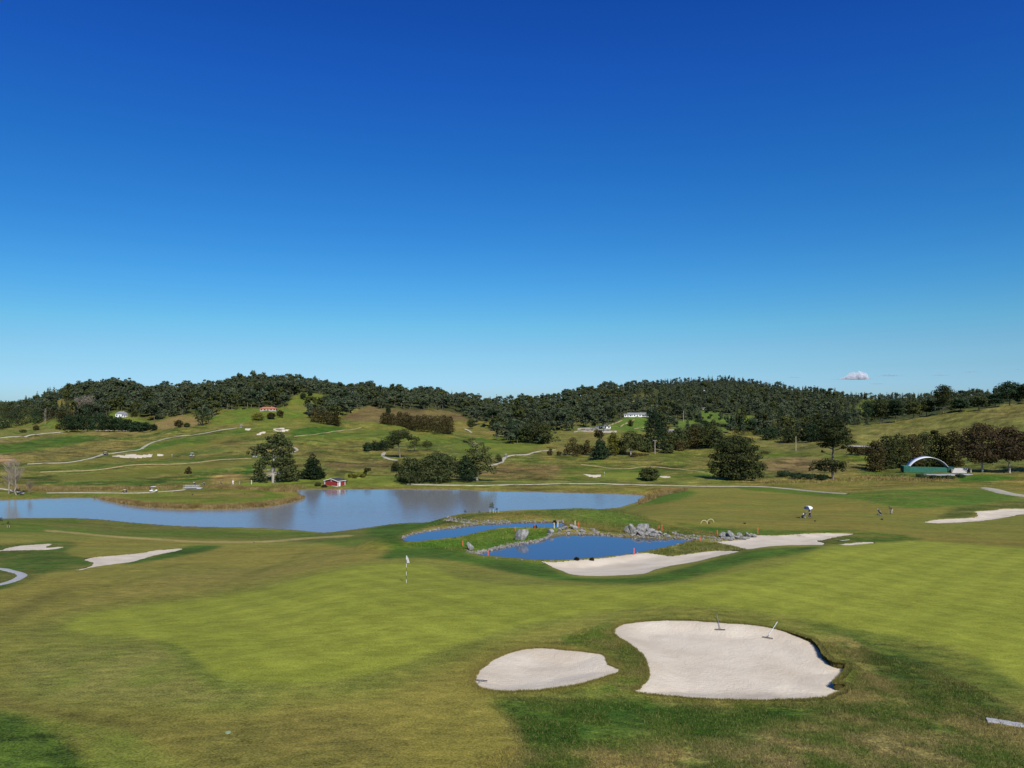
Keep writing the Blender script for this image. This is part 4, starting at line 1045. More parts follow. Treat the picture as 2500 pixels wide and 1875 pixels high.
hero('broad_bush', 1071, 1175, 76, [(-6,62,20,12),(14,56,20,12),(-24,48,18,14),(30,46,18,14),(0,42,28,16),(-22,26,24,16),(24,26,26,16),(0,12,38,12),(38,34,14,12)], 'pine', 6400, .37, 'tallest dark rounded bush in the middle of the big lakeside clump', 'bush', seed=33, trunk_r=.45)
hero('straggly_tree', 1165, 1174, 108, [(-26,98,12,4),(-14,102,9,4),(-6,88,14,6),(10,90,9,5),(20,78,12,6),(-14,74,14,6),(4,70,18,8),(22,62,16,7),(-20,60,14,7),(30,50,16,7),(-4,52,18,8),(-26,46,14,7),(10,36,22,9),(34,32,14,7),(-22,30,16,8),(-10,18,18,8),(40,22,8,5),(-34,22,10,6)], 'olive_leaf', 6200, .33, 'straggly light-topped tree at the right end of the big lakeside clump', trunk_r=.55, bark='paleb', seed=34, trunk_h=92)
hero('straggly_tree', 1140, 1174, 66, [(0,46,20,12),(-16,36,16,12),(16,34,18,12),(0,20,30,14),(0,56,12,7)], 'dark', 3200, .36, 'dark dense tree wedged between the tallest bush and the straggly tree', trunk_r=.4, seed=35)
hero('small_tree', 1218, 1130, 22, [(0,12,7,8),(-2,17,5,4),(3,7,6,5)], 'bush', 500, .3, 'small bright bush beside the cart path curve in the centre', seed=36, trunk_r=.12)
hero('spruce_tree', 1466, 1120, 54, [(0,48,5,6),(-4,40,8,6),(5,40,8,6),(0,32,13,8),(-12,24,11,8),(12,24,11,8),(0,18,18,8),(-14,10,12,7),(14,10,12,7),(0,6,18,5)], 'dark', 3600, .4, 'very dark cone-shaped conifer standing in front of the tree belt', trunk_r=.3, seed=37)
hero('round_tree', 1462, 1112, 66, [(0,58,11,6),(-5,50,8,6),(6,50,8,6)], 'bronze', 800, .4, 'brownish round crown rising just behind the dark cone conifer', trunk_r=.25, seed=38)
hero('poplar_tree', 1497, 1112, 60, [(0,50,8,9),(-6,38,9,10),(7,40,9,10),(0,26,13,11),(-6,12,9,9),(6,12,9,9)], 'lime', 2200, .4, 'yellowing upright tree right of the dark cone conifer', trunk_r=.25, bark='paleb', seed=39)
hero('gum_tree', 1540, 1112, 66, [(0,56,14,7),(-12,48,13,8),(14,46,14,8),(-18,36,14,8),(20,34,13,8),(2,36,18,9),(-10,24,16,8),(16,22,14,8),(28,20,9,6),(-24,14,12,8)], 'olive_leaf', 3600, .38, 'broad grey-green tree with pale spreading limbs in the central tree belt', trunk_r=.5, bark='paleb', seed=40, trunk_h=44)
hero('tall_pine', 1597, 1102, 108, [(0,100,5,6),(-6,92,8,4),(6,90,9,4),(-10,84,10,4),(10,80,11,4),(-4,76,12,5),(-14,70,10,4),(14,68,12,5),(0,62,14,5),(-16,56,12,4),(14,52,14,5),(-8,48,14,5),(6,42,16,5),(-18,38,12,5),(18,36,14,5),(0,30,18,6),(-16,22,14,6),(16,20,16,6),(0,14,20,6)], 'dark', 4600, .42, 'tallest narrow pine in the central belt, rising above the pasture', trunk_r=.45, seed=41, trunk_h=102)
hero('small_tree', 1398, 1112, 46, [(0,34,10,9),(-8,22,14,10),(10,20,13,9),(-14,10,11,7),(12,9,14,7),(2,40,7,5)], 'bronze', 1800, .36, 'brown-green shrubby tree left of the dark cone conifer', seed=42, trunk_r=.25)
hero('small_tree', 1434, 1111, 40, [(0,33,6,5),(-2,22,10,8),(6,12,13,8),(-10,9,10,7)], 'bronze', 1200, .34, 'ball-topped shrub between the brown shrubby tree and the dark cone conifer', seed=43, trunk_r=.2)
hero('ball_shrub', 1342, 1112, 14, [(0,7,7,6)], 'red', 260, .28, 'left of two small reddish ball shrubs near the centre', 'shrub', seed=44, trunk_r=.1)
hero('ball_shrub', 1365, 1112, 12, [(0,6,7,5)], 'red', 240, .28, 'right of two small reddish ball shrubs near the centre', 'shrub', seed=45, trunk_r=.1)
hero('ball_shrub', 1344, 1104, 10, [(0,6,4,4)], 'bush', 120, .26, 'tiny dark shrub just above the left reddish ball shrub', 'shrub', seed=451, trunk_r=.1)
hero('cabbage_tree', 1356, 1096, 32, [(-6,26,5,3),(4,28,5,3),(9,22,5,3),(-10,20,5,3),(0,21,5,3)], 'olive_leaf', 420, .32, 'thin palm-like tree at the top end of the central path', seed=46, trunk_r=.15)
hero('round_bush', 1585, 1173, 34, [(0,24,17,9),(-14,16,12,9),(14,16,12,9),(0,10,22,8),(-12,26,8,6),(16,24,7,5)], 'bush', 2400, .33, 'squat round bush beside the far right green', 'bush', seed=47, trunk_r=.3)
hero('spreading_pine', 1797, 1171, 112, [(0,100,22,11),(-22,92,20,10),(24,94,18,10),(-36,76,18,10),(36,78,20,10),(0,80,30,12),(-48,56,18,10),(-20,58,26,12),(18,60,28,12),(48,58,18,10),(-54,36,16,9),(-26,34,26,12),(10,36,30,13),(44,36,24,11),(62,32,11,8),(-40,14,18,9),(-8,14,30,12),(30,14,28,11),(56,16,14,8),(-56,20,9,6)], 'pine', 12500, .40, 'huge dark spreading pine alone right of centre beyond the lake', trunk_r=.8, seed=48, trunk_h=85)
hero('tall_pine', 2034, 1170, 158, [(0,148,13,7),(-8,138,20,8),(16,136,18,8),(-2,124,28,10),(22,120,20,9),(-22,118,16,8),(6,110,30,10),(32,106,16,8),(-14,100,20,8),(20,96,26,8),(38,92,14,6),(-4,88,22,7),(-26,84,12,6),(26,80,10,4),(-24,67,5,3),(-32,38,16,8),(-12,42,20,8),(8,40,18,9),(22,38,12,8),(-44,28,12,6),(-22,26,18,7),(2,24,12,6),(20,26,9,6),(-50,24,8,4)], 'pine', 7000, .37, 'tall thin pine with a high crown and a separate lower tuft', trunk_r=.6, seed=49, trunk_h=140)
hero('copper_tree', 2398, 1153, 119, [(-4,112,22,10),(-26,98,22,12),(20,102,22,12),(0,90,34,14),(-34,78,20,12),(34,84,20,12),(-40,60,14,10),(-10,64,34,14),(32,62,22,13),(-28,44,24,12),(8,44,30,12),(38,42,16,10),(-14,30,18,8),(18,30,16,8)], 'red', 8200, .38, 'left of two large copper-brown trees behind the green shelter', trunk_r=.5, bark='paleb', seed=50, trunk_h=80)
hero('copper_tree', 2465, 1155, 112, [(-2,106,20,10),(-20,92,20,12),(22,92,22,12),(0,80,30,14),(34,72,18,12),(-28,64,16,12),(10,60,30,14),(34,50,16,11),(-16,46,20,12),(10,40,24,10),(36,96,8,8)], 'red', 7000, .38, 'right-hand copper-brown tree nearest the right edge of the view', trunk_r=.5, bark='paleb', seed=51, trunk_h=78)
hero('copper_tree', 2545, 1150, 90, [(0,80,30,16),(-20,60,22,14),(20,60,24,14),(0,40,30,12)], 'bronze', 3000, .45, 'bronze tree partly cut by the right edge of the view', trunk_r=.5, seed=52)
for i, (x, y, w, h) in enumerate([(2138,1149,50,76),(2166,1144,48,84),(2196,1142,52,86),(2228,1140,52,84),(2258,1138,50,88),(2292,1138,54,86),(2328,1140,56,92)]):
    hero('belt_tree', x, y, h, [(0,h*.86,w*.3,h*.12),(-w*.22,h*.72,w*.28,h*.14),(w*.22,h*.70,w*.28,h*.14),(0,h*.56,w*.4,h*.16),(-w*.2,h*.36,w*.3,h*.15),(w*.22,h*.36,w*.3,h*.15),(0,h*.18,w*.42,h*.14),(-w*.2,h*.08,w*.3,h*.1),(w*.2,h*.08,w*.3,h*.1)], ['bronze','pine','bush'][i % 3], 2600, .42,
         'dark tree in the row behind the green shelter, ' + ['first from the left','second from the left','third from the left','fourth from the left','fifth from left, above the arch','sixth from the left','last, beside the copper trees'][i], trunk_r=.28, bark='paleb', seed=60 + i, group='row of trees behind the green shelter')
for i, (x, y) in enumerate([(2078,1110),(2096,1112),(2114,1112),(2130,1114)]):
    hero('hedge_bush', x, y, 24, [(0,12,12,9),(-5,17,7,6),(6,16,7,6)], 'bronze', 600, .35, 'brown hedge bush left of the row behind the shelter, ' + ['first','second','third','fourth'][i] + ' from the left', 'bush', seed=80 + i, trunk_r=.15, group='hedge left of the shelter row')
for i, (x, y, w) in enumerate([(1912,1163,34),(1944,1168,40),(1978,1170,40),(2008,1172,30)]):
    hero('scrub_bush', x, y, 16, [(0,7,w*.45,6),(-w*.2,9,w*.25,5),(w*.2,9,w*.25,5)], 'dark', 900, .28, 'low black-green scrub left of the tall thin pine foot, ' + ['leftmost clump','second clump','third clump','clump nearest the trunk'][i], 'bush', seed=90 + i, trunk_r=.1, group='low scrub by the tall thin pine')
for i, (x, y, h, w, m, lab) in enumerate([
  (2303,1008,72,48,'pine','tall dark flat-topped tree breaking the skyline on the right'),
  (2465,990,62,64,'dark','broad dark tree on the skyline near the right edge'),
  (2120,1032,58,44,'dark','left tree of the dark group on the slope above the tall thin pine'),
  (2150,1034,60,46,'pine','middle tree of the dark group at the foot of the right pasture hill'),
  (2186,1030,56,44,'dark','right tree of the dark group at the foot of the right pasture hill'),
  (2230,1022,44,44,'twig_tree','greyish sparse tree above the right pasture hill edge'),
  (2262,1016,40,40,'pine','dark tree between the sparse tree and the tall skyline tree'),
  (2345,1006,34,44,'dark','dark tree right of the tall flat-topped skyline tree'),
  (2390,1002,36,44,'pine','tree on the right skyline midway to the broad dark tree'),
  (2430,994,34,40,'dark','tree immediately left of the broad dark skyline tree'),
  (2505,984,50,44,'pine','tree on the skyline at the very right edge'),
  (2281,1064,14,18,'bush','small lone olive tree halfway up the right pasture hill')]):
    mm = 'olive_leaf' if m == 'twig_tree' else m
    hero('hill_tree', x, y, h, [(0,h*.84,w*.32,h*.12),(-w*.24,h*.70,w*.26,h*.11),(w*.24,h*.72,w*.26,h*.11),(0,h*.56,w*.36,h*.13),(w*.2,h*.38,w*.24,h*.11),(-w*.2,h*.36,w*.26,h*.11)], mm, 2600 if h > 30 else 500, .6, lab, seed=100 + i, trunk_r=.4)
# dark cypress clump by the left road
for i, (x, y, w, h) in enumerate([(166,1053,40,40),(190,1053,42,44),(214,1053,42,46),(240,1053,42,46),(264,1053,42,42),(288,1053,40,38),(310,1053,36,32),(332,1053,34,26),(352,1052,28,22)]):
    hero('cypress_tree', x, y, h, [(0,h*.82,w*.34,h*.13),(-w*.25,h*.62,w*.32,h*.15),(w*.25,h*.60,w*.32,h*.15),(0,h*.42,w*.48,h*.16),(-w*.25,h*.2,w*.32,h*.14),(w*.25,h*.2,w*.32,h*.14)], 'dark', 1700, .6,
         'black-green cypress in the clump above the left road, ' + ['leftmost','second from left','third from left','fourth from left','fifth from left, tallest part','sixth from left','seventh from left','eighth from left, low','rightmost and lowest'][i], seed=120 + i, trunk_r=.3, group='cypress clump above the left road')
for i, (x, y, w, h, m, lab) in enumerate([
  (375,1051,18,17,'dark','small dark tree right of the cypress clump'),
  (436,1044,22,20,'bronze','small bushy brown tree on the tan field edge'),
  (456,1042,14,10,'bush','low shrub right of the small brown tree on the tan field'),
  (494,1038,44,46,'dark','large dark round tree where the forest meets the left golf hill'),
  (630,1026,34,20,'lime','left yellowish shrub on the crest below the red-roofed house'),
  (662,1022,22,16,'bronze','middle shrub on the crest below the red-roofed house'),
  (684,1018,18,18,'bronze','shrub right of the red-roofed house'),
  (740,975,16,18,'dark','left round tree in the mid hillside clearing'),
  (757,966,14,14,'dark','right round tree in the mid hillside clearing'),
  (948,1012,12,22,'dark','narrow dark tree on the brown hillside'),
  (1150,1046,22,26,'bush','bush at the edge of the tan gully')]):
    hero('field_tree', x, y, h, [(0,h*.7,w*.36,h*.24),(-w*.2,h*.5,w*.32,h*.26),(w*.2,h*.5,w*.32,h*.26),(0,h*.3,w*.46,h*.2)], m, 900, .5, lab, seed=140 + i, trunk_r=.25)
for i, (x, y, w, h, m, lab) in enumerate([
  (8,1046,44,26,'dark','dark low tree at the far left edge below the hill'),
  (40,1038,40,36,'dark','dark tree near the left edge, first right of the edge tree'),
  (66,1034,44,44,'pine','tallest dark tree left of the tall bare poplar'),
  (92,1034,36,38,'dark','dark tree touching the left side of the tall bare poplar'),
  (26,1026,40,44,'pine','olive tree behind the dark trees at the left edge'),
  (6,1022,30,40,'bush','flat-topped tree on the left skyline edge'),
  (210,1012,34,26,'dark','dark round tree just above the cypress clump'),
  (142,1048,14,14,'lime','small yellow bush at the left foot of the cypress clump'),
  (88,1050,14,12,'bronze','small brown bush in the left pasture'),
  (56,1056,16,8,'bush','low scrub in the left pasture'),
  (1256,1072,44,48,'dark','dark tree at the foot of the valley wood, left part'),
  (1300,1080,48,62,'pine','big grey-green tree at the foot of the valley wood, centre'),
  (1328,1082,36,50,'olive_leaf','paler tree at the foot of the valley wood, right part'),
  (1236,1062,30,30,'bush','small tree at the left foot of the valley wood'),
  (1540,1040,14,16,'bush','small tree in the middle of the green paddock'),
  (1415,1108,26,22,'bush','low shrub just left of the ball-topped shrub'),
  (1578,1104,32,36,'pine','dark tree at the right shoulder of the broad grey-green tree'),
  (1616,1064,36,34,'dark','dark tree left of the grey-roofed bungalow'),
  (1700,1066,40,34,'pine','dark tree right of the grey-roofed bungalow'),
  (1740,1072,44,36,'bush','rounded tree above the huge spreading pine, left side'),
  (1880,1074,44,34,'dark','dark bushy tree between the huge and the tall thin pine'),
  (1930,1080,44,40,'pine','dark tree just left of the lone pale post'),
  (1985,1078,44,46,'dark','dark tree behind the high crown of the tall thin pine')]):
    hero('slope_tree', x, y, h, [(0,h*.84,w*.32,h*.14),(-w*.24,h*.62,w*.3,h*.16),(w*.24,h*.6,w*.3,h*.16),(0,h*.42,w*.46,h*.18),(-w*.2,h*.18,w*.34,h*.16),(w*.2,h*.18,w*.34,h*.16)], m, 1400 if w > 24 else 500, .55, lab, seed=400 + i, trunk_r=.25)
# two hedgerows of brown conifers on the golf hill
hs_ = [(770,1030,22,38),(786,1034,22,38),(803,1037,22,36),(820,1039,20,32)]
for i, (x, y, w, h) in enumerate(hs_):
    hero('hedgerow_conifer', x, y, h, [(0,h*.82,w*.42,h*.18),(0,h*.5,w*.6,h*.28),(0,h*.22,w*.6,h*.2)], 'bronze', 1300, .45, 'bronze conifer in the short row under the mid clearing, ' + ['leftmost','second','third','rightmost'][i], seed=160 + i, trunk_r=.2, group='short conifer row under the mid clearing')
hs_ = [(940,1036,22,30),(956,1038,20,30),(976,1040,20,36),(992,1044,22,38),(1004,1050,24,36),(1020,1052,24,40),(1036,1053,24,42),(1052,1055,24,42),(1068,1057,24,44),(1084,1058,24,46),(1098,1060,22,46)]
od = ['first','second','third','fourth','fifth','sixth','seventh','eighth','ninth','tenth','last']
for i, (x, y, w, h) in enumerate(hs_):
    hero('hedgerow_conifer', x, y, h, [(0,h*.84,w*.40,h*.16),(0,h*.58,w*.60,h*.24),(0,h*.25,w*.66,h*.22)], 'bronze', 1500, .45, 'bronze conifer in the long hedgerow under the brown hill, ' + od[i] + ' from the left', seed=170 + i, trunk_r=.2, group='long conifer hedgerow under the brown hill')
# belt of trees behind the right-centre meadow
bl = [(1632,1098,40,50),(1662,1096,44,56),(1694,1094,46,58),(1724,1092,44,54),(1630,1106,30,24),(1660,1100,28,26),(1560,1098,36,40),(1750,1094,40,50),(1515,1106,30,32),(1655,1070,30,26)]
bn = ['left one behind the power pole','one above the grey-roofed house lawn','tallest, right of the grey-roofed house','one just left of the huge spreading pine','low one in front at the left','low one in front at the centre','one directly behind the broad grey-green tree','one hidden partly behind the huge spreading pine','low one between the yellowing and grey-green trees','one beside the grey-roofed house']
for i, (x, y, w, h) in enumerate(bl):
    hero('belt_tree', x, y, h, [(0,h*.82,w*.3,h*.14),(-w*.24,h*.62,w*.3,h*.16),(w*.24,h*.6,w*.3,h*.16),(0,h*.42,w*.46,h*.18),(0,h*.18,w*.48,h*.16)], ['bush','pine','bronze'][i % 3], 2000, .5, 'tree in the central belt: ' + bn[i], seed=190 + i, trunk_r=.3, group='central tree belt')

# --- bare trees
def bare_tree(name, px, py, hpx, wpx, label, seed, mat='twig', cat='tree', r0=.16):
    p = at(px, py); s = p[1] / F; h = hpx * s; w = wpx * s; r = random.Random(seed); segs = []
    t = empty(name, tuple(p)); tag(t, label, cat)
    k = 8; pts = [Vector((r.uniform(-.02, .02) * h, r.uniform(-.02, .02) * h, h * .92 * i / k - (.3 if i == 0 else 0))) for i in range(k + 1)]
    for i in range(k): segs.append((pts[i], pts[i + 1], r0 * (1 - .85 * i / k), r0 * (1 - .85 * (i + 1) / k)))
    br = []
    for i in range(54):
        f = r.uniform(.22, .97); j = f * k; a = pts[int(j)].lerp(pts[min(int(j) + 1, k)], j - int(j))
        L = w * .62 * (1 - abs(f - .45)) * r.uniform(.6, 1); th = r.uniform(0, 6.28)
        b = a + Vector((math.cos(th) * L * .8, math.sin(th) * L * .8, L * r.uniform(.6, 1.1)))
        m_ = (a + b) / 2 + Vector((0, 0, -L * .08))
        br += [(a, m_, r0 * .3, r0 * .2), (m_, b, r0 * .2, r0 * .08)]
        for q in range(9):
            g = r.uniform(.25, 1); c = a.lerp(b, g); e = c + Vector((r.uniform(-1, 1), r.uniform(-1, 1), r.uniform(.3, 1.2))) * L * .35
            br.append((c, e, r0 * .1, r0 * .05))
    v, q = tubes(segs, 6); np_mesh('trunk', v, q, M[mat], t, True)
    v, q = tubes(br, 4); np_mesh('crown', v, q, M[mat], t, True)
    return t
bare_tree('bare_tree', 22, 1206, 84, 36, 'left of two leafless pale trees on the far lake shore at the left edge', 1, r0=.28)
bare_tree('bare_tree', 38, 1209, 88, 44, 'right of two leafless pale trees on the far lake shore at the left edge', 2, r0=.28)
bare_tree('bare_tree', 73, 1206, 34, 20, 'short thin dark twiggy tree right of the pale leafless pair', 3, 'bark', r0=.1)
bare_tree('bare_tree', 111, 1036, 42, 12, 'lone tall pale bare poplar left of the cypress clump', 4, r0=.3)
for i, (x, y, h) in enumerate([(190,1010,40),(206,1010,44),(222,1010,46)]):
    bare_tree('bare_tree', x, y, h, 26, ['left','middle','right'][i] + ' of three grey leafless trees at the forest edge above the cypress clump', 5 + i, r0=.4)
for i, (x, y, w, h) in enumerate([(122,1024,30,30),(146,1024,34,34),(170,1022,30,30)]):
    hero('leafless_bush', x, y, h, [(0,h*.7,w*.3,h*.2),(-w*.2,h*.45,w*.3,h*.25),(w*.2,h*.45,w*.3,h*.25),(0,h*.2,w*.45,h*.2)], 'bronze', 500, .45, ['left','middle','right'][i] + ' of three brownish half-bare bushes left of the three grey leafless trees', 'bush', seed=230 + i, trunk_r=.2)
# young trees near the ponds and at the left
def sapling(px, py, hpx, label, seed, staked=True):
    p = at(px, py); s = p[1] / F; h = hpx * s
    t = empty('sapling', tuple(p)); tag(t, label, 'young tree')
    v, q = tubes([((0, 0, -.1), (.03, 0, h * .5), .03, .022), ((.03, 0, h * .5), (0, 0, h * .95), .022, .01)]); np_mesh('trunk', v, q, M['bark'], t, True)
    v, q = leaves([(0, 0, h * .72, h * .2, h * .2, h * .24), (h * .12, 0, h * .5, h * .14, h * .14, h * .1), (-h * .12, 0, h * .55, h * .12, h * .12, h * .1)], 130, h * .045, seed=seed, shell=.2); np_mesh('crown', v, q, M['bush'], t)
    if staked:
        for sx_ in (-.25, .3):
            v, q = tubes([((sx_, 0, -.1), (sx_, 0, h * .3), .03, .03)]); np_mesh('stake', v, q, M['cream'], t)
    return t
sapling(1200, 1253, 30, 'leafy staked sapling on the bank against the lake, tallest of the bank saplings', 1)
sapling(1136, 1257, 14, 'tiny sapling left of the tallest staked sapling on the bank', 2, False)
sapling(1170, 1256, 10, 'smallest sapling, between the tiny and the tallest ones on the bank', 3, False)
sapling(1213, 1252, 14, 'low sapling just right of the tallest staked sapling on the bank', 4)
sapling(2, 1282, 22, 'dark sapling at the left edge of the view by the near lake shore', 5, False)
sapling(20, 1288, 18, 'wispy yellow-staked sapling near the left edge by the near lake shore', 6)

# ---------------------------------------------------------------- forest on the hills
FOREST = [(-400,1010),(-300,985),(0,985),(90,960),(200,925),(400,925),(700,905),(1200,955),(1500,920),(1900,915),(2600,950),(2600,978),(2500,978),(2400,1000),(2250,1016),(2160,1030),(2080,1046),(2060,1075),(1960,1082),(1860,1062),(1780,1060),(1700,1062),(1620,1052),(1500,1070),(1350,1086),(1300,1092),(1240,1086),(1185,1070),(1150,1046),(1105,1012),(1000,1008),(860,1022),(780,1026),(690,1010),(600,1010),(510,1026),(420,1030),(300,1030),(200,1020),(100,1030),(0,1030),(-400,1035)]
Fo_ = np.array(FOREST, float)
holes = [np.array(P, float) for P in CLEAR.values()]
trees = []
r = random.Random(11)
y = 900.0
apj = HY + F * (ZC - Z) / D[:, None]
while y < 1090:
    x = -120.0
    rowstep = 5.0
    while x < 2620:
        jx = x + r.uniform(-5, 5); jy = y + r.uniform(-2.5, 2.5)
        x += 15 if y > 945 else 12
        if x > 1560 and y < 985: x -= 6
        if not inside(np.array([jx]), np.array([jy]), Fo_)[0]: continue
        c = int(round(float(colf(jx))))
        top = apj[D > 250, c].min()
        if jy < top + .3: continue
        if any(inside(np.array([jx]), np.array([jy]), h)[0] for h in holes): continue
        p = cast(jx, jy)
        if p[1] < 430 or p[1] > 2600: continue
        if 1830 < jx and p[1] < 720 and jy < 1040: continue
        trees.append((jx, jy, *p))
    y += rowstep if y < 1000 else 7.5
# skyline row on every ridge, and some behind it
for x in np.arange(-120, 2640, 11.0):
    jx = x + r.uniform(-3, 3)
    c = int(round(float(colf(jx))))
    dd = D > 700
    i = np.argmin(apj[:, c] + (~dd) * 999)
    for k2, off_ in ((0, 0), (1, .03), (2, -.025), (3, .06)):
        d = D[i] * (1 + off_ + r.uniform(-.01, .01)); u = (jx - 1250) / F
        trees.append((jx, apj[i, c], u * d, d, float(H_at(u * d, d))))
print('forest trees', len(trees))
# trees kept out of open clearings in the world, too
kept = []
TW = np.array([[t[2], t[3]] for t in trees])
bad = np.zeros(len(TW), bool)
for W in CW.values(): bad |= inside(TW[:, 0], TW[:, 1], W)
trees = [t for t, b in zip(trees, bad) if not b]
# prototypes (leaf count, kind)
def proto(kind, seed, lod):
    r = random.Random(seed)
    n, ls = {0: (850, .78), 1: (340, 1.02), 2: (110, 1.35)}[lod]
    if kind == 'round': B = blobs_round(11, 15, 1.0, 11, seed)
    elif kind == 'umb': B = blobs_umbrella(13, 18, seed, 9, .5) + blobs_umbrella(9, 10, seed + 1, 5, .8)
    elif kind == 'cone': B = blobs_cone(7.5, 18, 1.5, 7, seed); ls *= .8
    else: B = blobs_round(8, 20, 2.5, 11, seed, .27)
    v, q = leaves(B, n, ls, seed=seed, shell=.35, up=.5)
    h = {'round': 11, 'umb': 16, 'cone': 16, 'tall': 18}[kind]
    tv, tq = tubes(limb_segs(h, .32, B[:4] if lod == 0 else [], seed), 5 if lod == 0 else 4)
    return v, q, tv, tq
KIN = ['round', 'umb', 'cone', 'tall', 'round', 'umb']
def kind_for(jx, rr):
    if jx > 1600: return rr.choices([0, 1, 2, 3], [3, 1, 5, 2])[0]
    if 60 < jx < 170: return rr.choices([0, 1, 2, 3], [2, 1, 4, 1])[0]
    return rr.choices([0, 1, 2, 3], [5, 4, .6, 2])[0]
info = []
for (jx, jy, X_, Y_, Z_) in trees:
    k2 = kind_for(jx, r)
    if Y_ > 1500: sc_h = r.uniform(.55, .85)
    elif jx > 2050: sc_h = r.uniform(.6, .95)
    elif Y_ < 700: sc_h = r.uniform(.55, .85)
    else: sc_h = r.uniform(.75, 1.18)
    info.append((sc_h / Y_, k2, jx, X_, Y_, Z_, sc_h, r.uniform(0, 6.28)))
# the individuals: those that show largest, spread along the whole forest edge
info.sort(key=lambda t: -(t[0] * (1.0)))
NI = 150
front, rest = info[:NI], info[NI:]
REG = [(-999, 250, 'left hill above the cypress clump', 'left hill forest edge'),
       (250, 420, 'hill just right of the white villa', 'left hill forest edge'),
       (420, 600, 'hill left of the red-roofed house', 'forest edge behind the red-roofed house'),
       (600, 860, 'slope around the mid hillside clearing', 'forest edge behind the red-roofed house'),
       (860, 1080, 'ridge above the brown hillside', 'forest edge by the brown hillside'),
       (1080, 1260, 'slope right of the brown hillside', 'forest edge by the brown hillside'),
       (1260, 1370, 'valley wood left of centre paddocks', 'valley wood left of the farm'),
       (1370, 1480, 'wood directly above the white farmhouse', 'valley wood left of the farm'),
       (1480, 1640, 'slope around the modern house and paddock', 'trees round the centre paddocks'),
       (1640, 1860, 'slope behind the huge spreading pine', 'trees behind the right-hand pines'),
       (1860, 2060, 'slope behind the tall thin pine', 'trees behind the right-hand pines'),
       (2060, 9999, 'ridge above the right pasture hill', 'trees behind the right-hand pines')]
KN = ['round-crowned', 'flat-topped', 'pointed', 'tall narrow']
MN = {'forest': 'grey-green', 'pine': 'olive-dark', 'dark': 'blackish', 'bush': 'mid-green', 'olive_leaf': 'pale olive'}
MATS = ['forest', 'forest', 'pine', 'dark', 'bush', 'olive_leaf']
protos = {}
for (a0, k2, jx, X_, Y_, Z_, s_, rz) in front:
    var = r.randrange(3); mk = r.choices(MATS, [5, 3, 2, 2, 1.2, .8])[0]
    key = (k2, var, mk)
    if key not in protos:
        v, q, tv, tq = proto(KIN[k2], 40 + k2 * 7 + var, 0)
        t = empty('forest_tree', (0, 0, 0)); c_ = np_mesh('crown', v, q, M[mk], t); b_ = np_mesh('trunk', tv, tq, M['bark'], t, True)
        protos[key] = (t, c_, b_); t_new = t
    else:
        t0, c0_, b0_ = protos[key]
        t_new = t0.copy(); col.objects.link(t_new)
        for ch in (c0_, b0_):
            c_ = ch.copy(); col.objects.link(c_); c_.parent = t_new
    t_new.location = (X_, Y_, Z_ - .3); t_new.rotation_euler = (0, 0, rz); t_new.scale = (s_, s_, s_)
    for (x0, x1, lab, g) in REG:
        if x0 <= jx < x1: tag(t_new, '%s %s tree on the %s' % (KN[k2], MN[mk], lab), 'tree', g); break
# the far-off wood: one mass
pc = {}
Vs = {0: [], 1: [], 2: []}; Qs = {0: [], 1: [], 2: []}; base = {0: 0, 1: 0, 2: 0}
TV = []; TQ = []; tb = 0
for (a0, k2, jx, X_, Y_, Z_, s_, rz) in rest:
    lod = 1 if Y_ < 1450 else 2
    var = r.randrange(5); key = (k2, var, lod)
    if key not in pc: pc[key] = proto(KIN[k2], 300 + k2 * 9 + var, lod)
    v, q, tv, tq = pc[key]
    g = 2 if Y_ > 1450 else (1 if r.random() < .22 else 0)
    c_, s__ = math.cos(rz), math.sin(rz)
    Rm = np.array([[c_, s__, 0], [-s__, c_, 0], [0, 0, 1]]) * s_
    Vs[g].append(v @ Rm + np.array([X_, Y_, Z_ - .3])); Qs[g].append(q + base[g]); base[g] += len(v)
    if lod == 1 and r.random() < .5:
        TV.append(tv @ Rm + np.array([X_, Y_, Z_ - .3])); TQ.append(tq + tb); tb += len(tv)
allV = np.vstack([np.vstack(Vs[g]) for g in (0, 1, 2)] + [np.vstack(TV)])
offs = np.cumsum([0] + [sum(len(a) for a in Vs[g]) for g in (0, 1, 2)])
allQ = np.vstack([np.vstack(Qs[g]) + offs[g] for g in (0, 1, 2)] + [np.vstack(TQ) + offs[3]])
mi = np.concatenate([np.full(sum(len(a) for a in Qs[g]), g) for g in (0, 1, 2)] + [np.full(len(np.vstack(TQ)), 3)])
fw = np_mesh('distant_forest', allV, allQ, M['forest'])
for k_ in ('bush', 'forest_far', 'bark'): fw.data.materials.append(M[k_])
fw.data.polygons.foreach_set('material_index', mi.astype(np.int32))
tag(fw, 'dark mixed wood covering the hills all along the skyline', 'forest', kind='stuff')
print('forest verts', len(allV))

for o in col.objects:
    if o.get('label') and not (4 <= len(o['label'].split()) <= 16): print('LABEL', o.name, o['label'])
